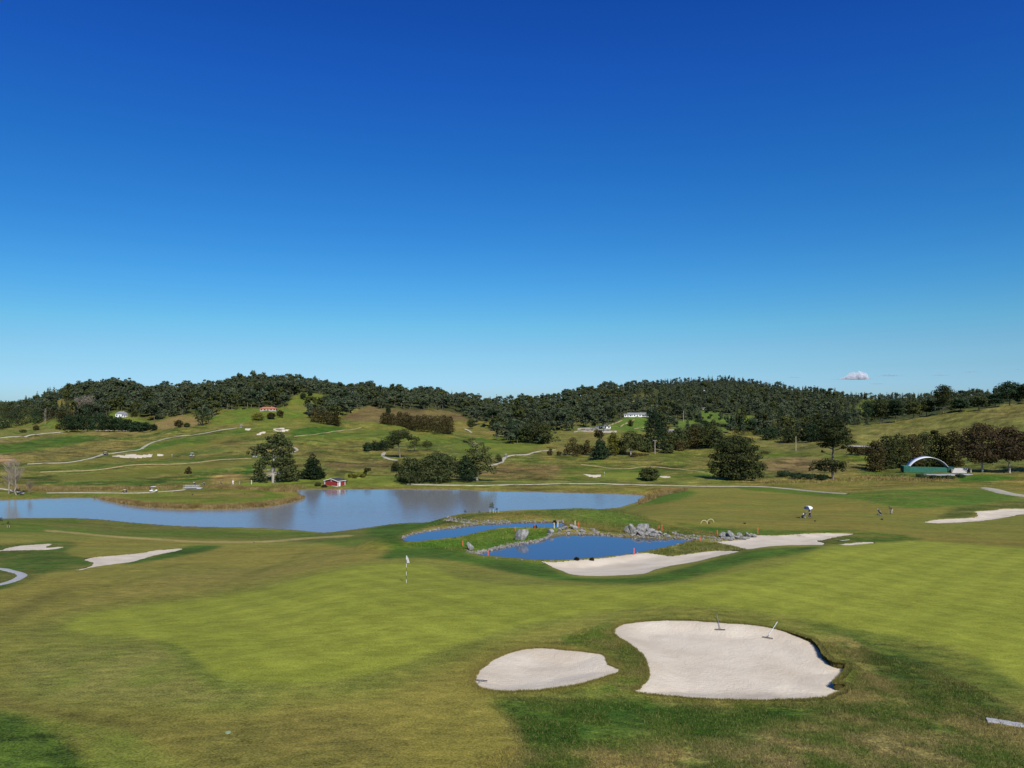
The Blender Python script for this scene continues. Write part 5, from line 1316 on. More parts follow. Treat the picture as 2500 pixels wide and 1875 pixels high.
# ---------------------------------------------------------------- rocks
def rock_mesh(name, seed, mat, parent=None, sub=2, rough=.28):
    r = random.Random(seed); bm = bmesh.new()
    bmesh.ops.create_icosphere(bm, subdivisions=sub, radius=1.0)
    pl = [(Vector((r.uniform(-1, 1), r.uniform(-1, 1), r.uniform(-.6, 1))).normalized(), r.uniform(.38, .72)) for _ in range(11)]
    for v in bm.verts:
        for n, d in pl:                       # chisel flat faces
            k = v.co.dot(n)
            if k > d: v.co -= n * (k - d) * .92
        v.co *= 1 + r.uniform(-.05, .05)
    me = bpy.data.meshes.new(name); bm.to_mesh(me); bm.free()
    me.materials.append(mat)
    return me
RM = [rock_mesh('boulder', 900 + i, M['rock']) for i in range(9)]
BO = [ # px, py(base), width, height in photo px, label
 (1275,1319,29,30,'large rounded grey boulder on the grass spit between the two ponds'),
 (1147,1343,16,22,'pointed pale boulder at the left tip of the gravel spit'),
 (1380,1294,20,12,'flat-topped pale slab, left of the pair on the bank between the ponds'),
 (1401,1292,20,13,'blocky pale slab, right of the pair on the bank between the ponds'),
 (1344,1303,16,15,'leaning pale slab left of the flat-topped pair'),
 (1534,1300,14,16,'left boulder of the big rock pile on the far bank'),
 (1542,1301,18,20,'bright rounded boulder near the left of the big rock pile'),
 (1555,1306,14,12,'low boulder at the waterline under the bright rounded one'),
 (1563,1301,18,15,'dark-faced boulder in the middle of the big rock pile'),
 (1573,1299,26,22,'tallest pointed boulder crowning the big rock pile'),
 (1566,1308,18,14,'boulder at the water below the tallest one'),
 (1582,1308,20,13,'broad boulder at the water right of centre in the big rock pile'),
 (1590,1300,18,13,'rounded boulder right of the tallest one'),
 (1600,1304,16,11,'slanting boulder on the right slope of the big rock pile'),
 (1598,1310,18,9,'low boulder at the right foot of the big rock pile'),
 (1612,1307,14,10,'small boulder ending the big rock pile on the right'),
 (1624,1309,12,8,'last small boulder trailing right of the big rock pile'),
 (1763,1313,14,9,'left low boulder of the small rock pile by the long bunker'),
 (1772,1313,18,14,'grey boulder left of the split peak in the small rock pile'),
 (1786,1314,20,20,'tallest split boulder of the small rock pile by the long bunker'),
 (1788,1319,14,10,'pale boulder in front of the split one in the small rock pile'),
 (1800,1316,14,10,'boulder right of the split one in the small rock pile'),
 (1813,1318,20,9,'flat grey slab lying on the sand edge of the small rock pile'),
 (1808,1309,12,8,'dark boulder behind the flat slab of the small rock pile'),
 (1824,1310,13,9,'rounded rock near the right end of the small rock pile'),
 (1834,1311,12,9,'pale rock second from the right end of the small rock pile'),
 (1842,1312,10,8,'rightmost rock of the small rock pile, on the bunker edge'),
 (1828,1316,10,6,'small rock resting on the sand below the right end of the pile'),
 (1552,1298,14,12,'dark boulder between the bright rounded one and the tallest one'),
 (1546,1309,12,8,'low waterline stone at the left foot of the big rock pile'),
 (1606,1309,12,8,'waterline stone near the right foot of the big rock pile'),
 (1584,1302,14,12,'middle-tier boulder just right of the tallest one'),
 (1632,1311,11,6,'flat stone on the shore between the two rock piles'),
 (1366,1298,13,8,'grey stone below the flat-topped slab at the pond shore'),
 (1388,1300,12,7,'grey stone below the blocky slab at the pond shore'),
 (1420,1299,11,6,'small stone right of the two slabs at the pond shore'),
 (1778,1318,12,8,'low stone in front of the grey boulder of the small rock pile'),
]
for i, (x, y, w, h, lab) in enumerate(BO):
    p = at(x, y); s = p[1] / F
    o = bpy.data.objects.new('boulder', RM[i % len(RM)]); col.objects.link(o)
    o.location = (p[0], p[1] + w * s * .2, p[2] + h * s * .42)
    o.scale = (w * s * .72, w * s * .62, h * s * .70); o.rotation_euler = (random.uniform(-.2, .2), random.uniform(-.2, .2), random.uniform(-.4, .4) + (i % 3) * 1.9)
    o.rotation_euler[2] = random.uniform(-.25, .25)
    tag(o, lab, 'boulder', 'boulders on the pond banks')
# rubble along the shores: uncountable
def rubble(name, lines, label, sz=(.07, .19)):
    V = []; Q = []; b = 0; r = random.Random(5)
    prot = []
    for k in range(6):
        me = rock_mesh('tmp', 700 + k, M['rock'], sub=1)
        v = np.array([list(x.co) for x in me.vertices]); f = np.array([list(p_.vertices) for p_ in me.polygons]); prot.append((v, f)); bpy.data.meshes.remove(me)
    for (P, wd, dens) in lines:
        C = smooth_poly(P, 6, False); Wd = np.array([cast(q[0], q[1])[:2] for q in C])
        seg = np.hypot(*np.diff(Wd, axis=0).T); L = np.concatenate([[0], np.cumsum(seg)])
        for _ in range(int(L[-1] * wd * dens)):
            t = r.uniform(0, L[-1]); x = np.interp(t, L, Wd[:, 0]); y = np.interp(t, L, Wd[:, 1])
            o = r.gauss(0, wd * .33); x += o * .35 + r.uniform(-.15, .15); y += o
            s = r.uniform(*sz) * (1 if r.random() < .85 else 1.7)
            v, f = prot[r.randrange(6)]; a = r.uniform(0, 6.28); c, s2 = math.cos(a), math.sin(a)
            vv = v @ np.array([[c, s2, 0], [-s2, c, 0], [0, 0, 1]]) * np.array([s, s * .8, s * .65])
            z = float(H_at(x, y))
            V.append(vv + np.array([x, y, max(z, PZ - .05) + s * .3])); Q.append(f + b); b += len(v)
    o = np_mesh(name, np.vstack(V), np.vstack(Q), M['gravel'])
    return tag(o, label, 'stones', kind='stuff')
rubble('shore_stones', [
 ([(984,1316),(996,1308),(1028,1300),(1065,1294),(1104,1288)], .7, 22),
 ([(1085,1277),(1120,1276),(1160,1278),(1140,1284),(1104,1288),(1160,1281),(1256,1275),(1350,1274),(1380,1276)], 1.1, 11),
 ([(1090,1272),(1130,1270),(1180,1274),(1240,1272)], 1.5, 6),
 ([(1140,1345),(1160,1351),(1200,1342),(1250,1331),(1300,1324),(1326,1316),(1345,1308)], 1.5, 20),
 ([(1340,1304),(1390,1302),(1440,1303),(1500,1308),(1540,1310),(1600,1312),(1660,1314),(1720,1318),(1770,1320)], 1.3, 13),
 ([(1640,1305),(1700,1309),(1760,1314),(1800,1318)], 1.4, 14),
 ([(1180,1361),(1274,1368),(1331,1370),(1407,1368),(1470,1364),(1521,1358)], .35, 4),
 ([(1521,1357),(1574,1348),(1619,1339),(1660,1329)], .3, 3),
 ([(1370,1288),(1400,1290),(1440,1294),(1460,1300)], .9, 9)], 'grey and white broken stones lining the pond shores')

# ---------------------------------------------------------------- grass, reeds
def blades(name, pts, hgt, wid, mat, label, cat, lean=.35, seed=0, per=3):
    r = np.random.default_rng(seed); P = np.repeat(np.asarray(pts), per, axis=0); n = len(P)
    P = P + np.concatenate([r.normal(size=(n, 2)) * wid * 1.2, np.zeros((n, 1))], 1)
    a = r.uniform(0, 2 * math.pi, n); h = hgt * r.uniform(.45, 1.2, n); w = wid * r.uniform(.6, 1.3, n)
    d = np.stack([np.cos(a), np.sin(a), np.zeros(n)], 1); l = r.normal(size=(n, 3)) * lean; l[:, 2] = 0
    up = np.array([0, 0, 1.0])
    V = np.stack([P - d * w[:, None] / 2 - up * .02, P + d * w[:, None] / 2 - up * .02, P + (l + up) * h[:, None]], 1).reshape(-1, 3)
    o = np_mesh(name, V, np.arange(3 * n).reshape(n, 3), mat)
    if mat is M['grass']:
        rr_ = np.clip(np.round(np.interp(np.log(P[:, 1]), LD, np.arange(NR))).astype(int), 0, NR - 1)
        cc2 = np.clip(np.round(colf(P[:, 0] / P[:, 1] * F + 1250)).astype(int), 0, NC - 1)
        c_ = TC_turf[rr_, cc2, :3] * (1.15 + .75 * (r.random((n, 1)) - .4))
        st_ = r.random(n) < .16
        c_[st_] = c_[st_] * .4 + np.array([.30, .24, .10]) * .75
        c4 = np.ones((n, 4), np.float32); c4[:, :3] = c_
        at_ = o.data.color_attributes.new('blade', 'FLOAT_COLOR', 'POINT'); at_.data.foreach_set('color', np.repeat(c4, 3, axis=0).ravel())
    return tag(o, label, cat, kind='stuff')
def scatter(P, n, seed, jag=0.0):
    W = poly_world(P, 3); r = np.random.default_rng(seed); out = []
    lo = W.min(0); hi = W.max(0); k = 0
    while k < n:
        q = lo + r.random((n * 2, 2)) * (hi - lo)
        # favour the near side so the density is even in the picture
        q = q[r.random(len(q)) < (lo[1] / q[:, 1]) ** 2]
        q = q[inside(q[:, 0], q[:, 1], W)]; out.append(q); k += len(q)
    q = np.vstack(out)[:n]
    dn = fbm(q[:, 0], q[:, 1], 1.6, 3); q = q[dn > .34 + jag]
    return np.column_stack([q, H_at(q[:, 0], q[:, 1])])
big = scatter([(1190,1706),(1400,1704),(1600,1718),(1780,1722),(2000,1716),(2070,1696),(2100,1660),(2120,1600),(2300,1640),(2500,1740),(2560,1780),(2560,1890),(1240,1890),(1262,1812),(1230,1750)], 60000, 2)
def edge_pts(W, n, seed, spread=.16, out=.12):
    r = np.random.default_rng(seed); Wc = np.vstack([W, W[:1]]); seg = np.hypot(*np.diff(Wc, axis=0).T); L = np.concatenate([[0], np.cumsum(seg)])
    t = r.uniform(0, L[-1], n); x = np.interp(t, L, Wc[:, 0]); y = np.interp(t, L, Wc[:, 1])
    tx = np.interp(t + .05, L, Wc[:, 0]) - x; ty = np.interp(t + .05, L, Wc[:, 1]) - y; l = np.hypot(tx, ty) + 1e-9
    c = np.array([-ty / l, tx / l]).T
    area = np.sum(Wc[:-1, 0] * Wc[1:, 1] - Wc[1:, 0] * Wc[:-1, 1])
    s = -1 if area > 0 else 1
    o = out + np.abs(r.normal(size=n)) * spread
    x = x + c[:, 0] * o * s; y = y + c[:, 1] * o * s
    xo = x + c[:, 0] * .22 * s; yo = y + c[:, 1] * .22 * s
    return np.column_stack([x, y, H_at(xo, yo) - .01])
ed = np.vstack([edge_pts(bunkers[0][1], 12000, 3, .12, -.03), edge_pts(bunkers[1][1], 7500, 4, .12, -.03), edge_pts(bunkers[0][1], 6000, 5, .35), edge_pts(bunkers[1][1], 3500, 6, .35)])
lip_n = scatter([(1385,1560),(1470,1590),(1500,1612),(1545,1640),(1590,1640),(1580,1600),(1530,1570),(1490,1540),(1440,1530)], 5000, 8)
lip2 = scatter([(2010,1580),(2070,1612),(2080,1650),(2090,1690),(2180,1690),(2180,1620),(2080,1570)], 7000, 9)
blades('rough_grass', np.vstack([big, lip_n, lip2]), .10, .024, M['grass'], 'coarse green and straw rough grass in the lower right foreground', 'grass', .6, 3, 2)
blades('rough_grass', ed, .09, .026, M['grass'], 'ragged grass fringe round the rims of the two nearest bunkers', 'grass', .5, 4, 2)
bank = scatter([(1574,1350),(1619,1339),(1660,1329),(1692,1322),(1752,1326),(1775,1331),(1818,1341),(1800,1344),(1755,1344),(1720,1347),(1640,1356),(1600,1353)], 2600, 5)
b2 = scatter([(1040,1292),(1080,1266),(1200,1254),(1350,1248),(1480,1242),(1560,1258),(1640,1284),(1740,1298),(1750,1312),(1600,1304),(1480,1300),(1400,1286),(1350,1270),(1200,1272),(1100,1280)], 9000, 6)
b3 = scatter([(1000,1330),(1085,1316),(1123,1311),(1237,1291),(1340,1290),(1330,1310),(1267,1324),(1218,1336),(1155,1348),(1100,1344)], 2600, 7)
blades('bank_grass', np.vstack([bank, b2, b3]), .20, .07, M['grass'], 'longer tussocky grass on the banks around the rocky ponds', 'grass', .5, 5, 2)
rd = scatter([(225,1213),(300,1221),(340,1227),(400,1231),(480,1234),(560,1233),(640,1228),(700,1219),(742,1212),(735,1219),(700,1228),(640,1238),(560,1242),(480,1243),(400,1241),(340,1236),(300,1229),(255,1221)], 5200, 10)
rd2 = scatter([(500,1189),(560,1186),(600,1190),(650,1194),(720,1196),(712,1202),(650,1199),(600,1196),(540,1194)], 1500, 11, .03)
rd3 = scatter([(1555,1232),(1575,1213),(1580,1205),(1620,1197),(1680,1194),(1668,1200),(1620,1210),(1580,1226)], 1300, 12)
rd4 = scatter([(30,1188),(150,1190),(300,1190),(440,1188),(430,1194),(300,1197),(150,1199),(40,1199)], 1700, 13, .06)
rd5 = scatter([(655,1188),(700,1184),(740,1186),(745,1192),(700,1195)], 260, 14)
blades('reeds', np.vstack([rd, rd2, rd3, rd4, rd5]), .95, .16, M['reed'], 'straw-brown reeds fringing the lake promontory and far shore', 'reeds', .35, 6, 3)
sg = scatter([(1850,1172),(1960,1172),(2070,1166),(2170,1160),(2260,1166),(2340,1172),(2280,1176),(2150,1174),(2000,1180),(1880,1182)], 1500, 15, .05)
blades('dry_grass', sg, .9, .22, M['reed'], 'pale dry grass tufts below the green shelter and tall thin pine', 'grass', .5, 7, 2)

# ---------------------------------------------------------------- flag, rakes, stakes, hoops, markers
def flagstick(px, py, hpx, label, big=True):
    p = at(px, py); s = p[1] / F; h = hpx * s
    t = empty('flagstick', tuple(p)); tag(t, label, 'golf flag')
    rr = .014 if big else .03
    bm = bmesh.new()
    n = 7
    for i in range(n):
        if i % 2 == 0: add_tube(bm, (0, 0, h * i / n), (0, 0, h * (i + 1) / n), rr)
    bm_obj('pole_white_band', bm, M['white'], t)
    bm = bmesh.new()
    for i in range(n):
        if i % 2 == 1: add_tube(bm, (0, 0, h * i / n), (0, 0, h * (i + 1) / n), rr)
    bm_obj('pole_dark_band', bm, M['black'], t)
    # limp flag hanging in folds
    bm = bmesh.new(); g = []
    fh = h * .25; fw = h * .10
    for i in range(9):
        row = []
        for j in range(7):
            v = j / 6; x = fw * (i / 8) * (.25 + .75 * v ** .6) * (1.15 if v < .95 else 1); y = math.sin(i * 1.3 + j * .3) * fw * .16
            row.append(bm.verts.new((x + rr, y, h * .99 - fh * v - .03 * (i / 8))))
        g.append(row)
    for i in range(8):
        for j in range(6): bm.faces.new((g[i][j], g[i + 1][j], g[i + 1][j + 1], g[i][j + 1]))
    bmesh.ops.solidify(bm, geom=bm.faces[:], thickness=.004)
    bm_obj('flag', bm, M['white'], t, True)
    bm = bmesh.new(); add_tube(bm, (0, 0, -.02), (0, 0, .012), .054, n=16); bm_obj('cup', bm, M['black'], t)
    return t
flagstick(992, 1424, 68, 'black and white banded flagstick with a limp white flag on the near green')
flagstick(1475, 1164, 12, 'tiny flagstick beside the short bunker on the far right green', False)

def rake(px, py, ang, ln, label, pitch=0.05):
    p = at(px, py); t = empty('bunker_rake', (p[0], p[1], p[2] + .02), ang); tag(t, label, 'rake', 'bunker rakes')
    z0 = .05
    bm = bmesh.new(); add_box(bm, (0, 0, z0), (.64, .035, .03)); bm_obj('head', bm, M['roof_dark'], t)
    bm = bmesh.new()
    for i in range(15): add_tube(bm, (-.3 + .6 * i / 14, 0, z0 - .01), (-.3 + .6 * i / 14, -.015, z0 - .07), .006, n=5)
    bm_obj('tines', bm, M['black'], t)
    bm = bmesh.new(); add_tube(bm, (0, .02, z0 + .01), (0, .3, z0 + .03 + .3 * pitch), .012); add_tube(bm, (-.1, .02, z0 + .01), (0, .3, z0 + .03 + .3 * pitch), .008); add_tube(bm, (.1, .02, z0 + .01), (0, .3, z0 + .03 + .3 * pitch), .008)
    bm_obj('brace', bm, M['grey'], t)
    bm = bmesh.new(); add_tube(bm, (0, .3, z0 + .03 + .3 * pitch), (0, ln, z0 + .03 + ln * pitch), .017); bm_obj('handle', bm, M['canvas'] if 'second' in label or 'pale' in label else M['grey'], t)
rake(1758, 1539, R(-10), 2.3, 'dark-handled rake on the far edge of the largest bunker, left of two', .11)
rake(1874, 1559, R(-32), 2.5, 'pale-handled rake on the far edge of the largest bunker, right of two', .12)
rake(1174, 1664, R(170), 1.0, 'white rake lying at the left end of the small kidney bunker', .02)
rake(1950, 1309, R(200), 1.2, 'small rake near the upper edge of the long pondside bunker', .05)
rake(2050, 1322, R(-70), 1.6, 'pale rake handle lying on the grass right of the long pondside bunker', .02)

def stake(px, py, hpx, mat, label, cat='stake', group='red hazard stakes'):
    p = at(px, py); s = p[1] / F; h = hpx * s
    t = empty('hazard_stake', tuple(p)); tag(t, label, cat, group)
    bm = bmesh.new(); add_box(bm, (0, 0, h * .46), (.10, .10, h * .92 + .1)); bm_obj('post', bm, M[mat], t)
    bm = bmesh.new(); rr = bmesh.ops.create_cone(bm, segments=4, radius1=.071, radius2=.02, depth=h * .1)
    bmesh.ops.transform(bm, matrix=Matrix.Translation((0, 0, h * .97 + .05)) @ Matrix.Rotation(R(45), 4, 'Z'), verts=rr['verts']); bm_obj('cap', bm, M[mat], t)
for a_ in [(1130,1333,12,'red stake just left of the pointed boulder'),(1192,1357,12,'pinkish red stake at the near left shore of the rocky pond'),(1548,1354,15,'red stake standing on the sand at the near shore of the rocky pond'),
          (1413,1288,13,'red stake behind the flat-topped pair of slabs'),(1616,1295,14,'red stake behind the right slope of the big rock pile'),(1609,1294,10,'short faint red stake left of the one behind the big rock pile'),
          (1709,1320,9,'short red stake at the right end of the rocky pond'),(1751,1306,11,'red stake in dry grass left of the small rock pile'),(1850,1303,14,'red stake at the top edge of the long pondside bunker'),(1258,1296,9,'red stake on the grass spit left of the large rounded boulder'),(1306,1290,8,'red stake in the narrow gap between spit and upper pond')]:
    stake(a_[0], a_[1], a_[2], 'stake', a_[3])
for a_ in [(1353,1290,13,'left of three white posts at the end of the upper pond'),(1362,1287,13,'middle of three white posts at the end of the upper pond'),(1404,1281,9,'right one of three white posts at the end of the upper pond')]:
    stake(a_[0], a_[1], a_[2], 'cream', a_[3], 'post', 'white posts at the upper pond')
def hoop(px, py, wpx, label):
    p = at(px, py); s = p[1] / F; r_ = wpx * s / 2
    bm = bmesh.new()
    for i in range(16):
        a, b = math.pi * i / 16, math.pi * (i + 1) / 16
        add_tube(bm, (r_ * math.cos(a), 0, r_ * 1.1 * math.sin(a)), (r_ * math.cos(b), 0, r_ * 1.1 * math.sin(b)), .035)
    o = bm_obj('ground_hoop', bm, M['cream'], loc=tuple(p)); tag(o, label, 'hoop', 'cream hoops on the fairway')
hoop(1719, 1279, 16, 'left of two cream half-hoops standing in the fairway')
hoop(1735, 1276, 16, 'right of two cream half-hoops standing in the fairway')
TM = [(1731,1278,5,'dark tee marker between the two cream hoops'),(1818,1279,6,'dark tee marker right of the cream hoops'),(1990,1273,5,'dark tee marker below the golfer with the umbrella'),(2153,1269,6,'dark tee marker below the trolley of the bending golfer'),
      (470,1208,4,'dark marker at the left end of the tee on the promontory'),(537,1202,3,'dark marker at the upper middle of the promontory tee'),(597,1206,3,'dark marker at the right end of the promontory tee'),(425,1202,3,'dark marker beside the path on the promontory'),(51,1209,5,'left of two dark stones below the bare trees'),(56,1209,4,'right of two dark stones below the bare trees'),(620,1325,3,'small dark marker on the pale track above the near green')]
for (x, y, w, lab) in TM:
    p = at(x, y); s = p[1] / F; r_ = w * s / 2
    bm = bmesh.new(); vs = add_box(bm, (0, 0, r_ * .5), (r_ * 1.9, r_ * 1.2, r_ * 1.0)); bmesh.ops.bevel(bm, geom=bm.edges[:], offset=r_ * .25, segments=2, affect='EDGES')
    o = bm_obj('tee_marker', bm, M['black'], loc=tuple(p)); tag(o, lab, 'marker', 'dark markers on the turf')
p = at(557, 1789)
bm = bmesh.new(); add_tube(bm, (0, 0, -.03), (0, 0, .02), .12, .11, n=20); add_tube(bm, (0, 0, .025), (0, 0, .035), .10, .10, n=20)
tag(bm_obj('sprinkler_cover', bm, simple('pale_green_plastic', (.22, .30, .18), .6), loc=tuple(p)), 'round pale green sprinkler lid in the turf at the lower left', 'cover')
p = at(1013, 1178)
o = bpy.data.objects.new('marker_stone', RM[3]); col.objects.link(o); o.location = tuple(p + np.array([0, 0, .4])); o.scale = (.62, .5, .55)
o.data = RM[3].copy(); o.data.materials[0] = M['white']; tag(o, 'white marker stone beside the lakeside path end', 'stone')

# ---------------------------------------------------------------- golf carts and trolleys
def wheel(t, c, r_, w):
    bm = bmesh.new(); add_tube(bm, (c[0], c[1] - w / 2, c[2]), (c[0], c[1] + w / 2, c[2]), r_, n=16)
    o = bm_obj('wheel', bm, M['black'], t, True)
    bm = bmesh.new(); add_tube(bm, (c[0], c[1] - w / 2 - .01, c[2]), (c[0], c[1] + w / 2 + .01, c[2]), r_ * .5, n=12); bm_obj('hub', bm, M['silver'], o, True)
def cart(px, py, rz, label, mat='white', scale=1.0):
    p = at(px, py); t = empty('golf_cart', tuple(p), rz); t.scale = (scale,) * 3; tag(t, label, 'golf cart', 'golf carts')
    for x in (-.85, .85):
        for y in (-.5, .5): wheel(t, (x, y, .24), .24, .18)
    bm = bmesh.new(); add_box(bm, (0, 0, .38), (2.1, 1.0, .12)); add_box(bm, (.85, 0, .62), (.55, 1.05, .42)); add_box(bm, (-.65, 0, .58), (.95, 1.05, .36))
    bmesh.ops.bevel(bm, geom=bm.edges[:], offset=.05, segments=2, affect='EDGES'); bm_obj('body', bm, M[mat], t, True)
    bm = bmesh.new(); add_box(bm, (-.25, 0, .84), (.5, .95, .12)); add_box(bm, (-.52, 0, 1.08), (.12, .95, .42)); bmesh.ops.bevel(bm, geom=bm.edges[:], offset=.03, segments=2, affect='EDGES'); bm_obj('seat', bm, M['ltgrey'], t)
    bm = bmesh.new()
    for y in (-.48, .48):
        add_tube(bm, (.75, y, .8), (.55, y, 1.82), .022); add_tube(bm, (-.72, y, .75), (-.68, y, 1.82), .022)
    bm_obj('roof_posts', bm, M['black'], t)
    bm = bmesh.new(); add_box(bm, (-.07, 0, 1.86), (1.55, 1.12, .07)); bmesh.ops.bevel(bm, geom=bm.edges[:], offset=.03, segments=2, affect='EDGES'); bm_obj('canopy', bm, M['white'], t, True)
    bm = bmesh.new(); add_tube(bm, (.62, -.25, .85), (.35, -.25, 1.1), .02)
    for i in range(12):
        a, b = 6.283 * i / 12, 6.283 * (i + 1) / 12
        add_tube(bm, (.35 + .08 * math.cos(a), -.25 + .16 * math.sin(a), 1.1 + .13 * math.cos(a)), (.35 + .08 * math.cos(b), -.25 + .16 * math.sin(b), 1.1 + .13 * math.cos(b)), .013, n=5)
    bm_obj('steering_wheel', bm, M['black'], t)
    bm = bmesh.new(); add_tube(bm, (-1.0, -.25, .7), (-1.12, -.25, 1.4), .13); add_tube(bm, (-1.0, .25, .7), (-1.12, .25, 1.4), .13); bm_obj('golf_bags', bm, M['dkcloth'], t, True)
cart(375, 1202, R(8), 'white golf cart with a white roof on the path along the far lake shore', scale=1.1)
cart(258, 1111, R(5), 'dark golf cart on the path left of the long scalloped bunker', 'dkcloth')
cart(469, 1115, R(-4), 'cart standing on the hillside fairway right of two tiny players', 'ltgrey', 1.1)
cart(1235, 1117, R(75), 'small cart seen end-on climbing the central path', 'grey')
cart(589, 1042, R(0), 'distant pale cart at the top of the left hill path', 'ltgrey')
cart(622, 1118, R(20), 'pale cart at the end of the dirt track, left of the tall shaggy pine', 'ltgrey')
cart(304, 1203, R(190), 'small dark cart followed by a walker at the reedy left end of the promontory', 'dkcloth', .62)

def trolley(px, py, rz, label, bagmat, accent, s=1.0):
    p = at(px, py); t = empty('golf_trolley', tuple(p), rz); t.scale = (s,) * 3; tag(t, label, 'golf trolley', 'golf trolleys')
    for y in (-.30, .30): wheel(t, (-.1, y, .16), .16, .05)
    wheel(t, (.55, 0, .11), .11, .05)
    bm = bmesh.new(); add_tube(bm, (-.1, -.3, .16), (-.1, .3, .16), .015); add_tube(bm, (.55, 0, .12), (-.15, 0, .35), .02); add_tube(bm, (-.15, 0, .3), (-.55, 0, 1.0), .018); add_tube(bm, (-.1, -.3, .16), (-.15, 0, .4), .015); add_tube(bm, (-.1, .3, .16), (-.15, 0, .4), .015); bm_obj('frame', bm, M['grey'], t)
    bm = bmesh.new(); add_tube(bm, (.38, 0, .22), (-.28, 0, 1.02), .15, .17, n=12); bo = bm_obj('bag', bm, M[bagmat], t, True)
    bm = bmesh.new(); add_tube(bm, (.20, 0, .60), (.0, 0, .84), .11, .12, n=10); bm_obj('pocket', bm, M[accent], bo, True)
    bm = bmesh.new(); r = random.Random(1)
    for i in range(7):
        y = r.uniform(-.1, .1); add_tube(bm, (-.26, y, 1.0), (-.44, y * 1.3, 1.24), .008, n=5); add_tube(bm, (-.44, y * 1.3 - .03, 1.22), (-.46, y * 1.3 + .03, 1.27), .03, n=6)
    bm_obj('clubs', bm, M['silver'], t)
    bm = bmesh.new(); add_tube(bm, (-.55, -.12, 1.0), (-.55, .12, 1.0), .02); bm_obj('handle', bm, M['black'], t)
trolley(1963, 1266, R(170), 'black and white golf trolley beside the golfer under the umbrella', 'dkcloth', 'whcloth', 1.05)
trolley(2147, 1258, R(20), 'dark golf trolley left of the bending golfer', 'dkcloth', 'ltgrey')
trolley(497, 1184, R(30), 'left dark golf trolley by the far lakeside green', 'dkcloth', 'whcloth', 1.1)
trolley(540, 1185, R(10), 'right dark golf trolley by the far lakeside green', 'dkcloth', 'dkcloth', 1.1)
# silver covered structure near the promontory tee
p = at(468, 1193); t = empty('footbridge', tuple(p), R(3)); tag(t, 'low pale footbridge with rails where the path meets the promontory', 'bridge')
bm = bmesh.new(); add_box(bm, (0, 0, .35), (5.6, 1.8, .18)); add_box(bm, (2.9, 0, .2), (1.6, 1.9, .35)); bm_obj('deck', bm, M['silver'], t)
bm = bmesh.new()
for x in (-2.6, -1.3, 0, 1.3, 2.6):
    for y in (-.85, .85): add_tube(bm, (x, y, .3), (x, y, 1.2), .04)
bm_obj('posts', bm, M['wood'], t)
bm = bmesh.new()
for y in (-.85, .85): add_tube(bm, (-2.7, y, 1.2), (2.7, y, 1.2), .045); add_tube(bm, (-2.7, y, .8), (2.7, y, .8), .03)
bm_obj('rails', bm, M['silver'], t)
p = at(476, 1188); o = None
trolley(476, 1187, R(-20), 'dark trolley parked behind the low pale footbridge', 'dkcloth', 'dkcloth', 1.2)

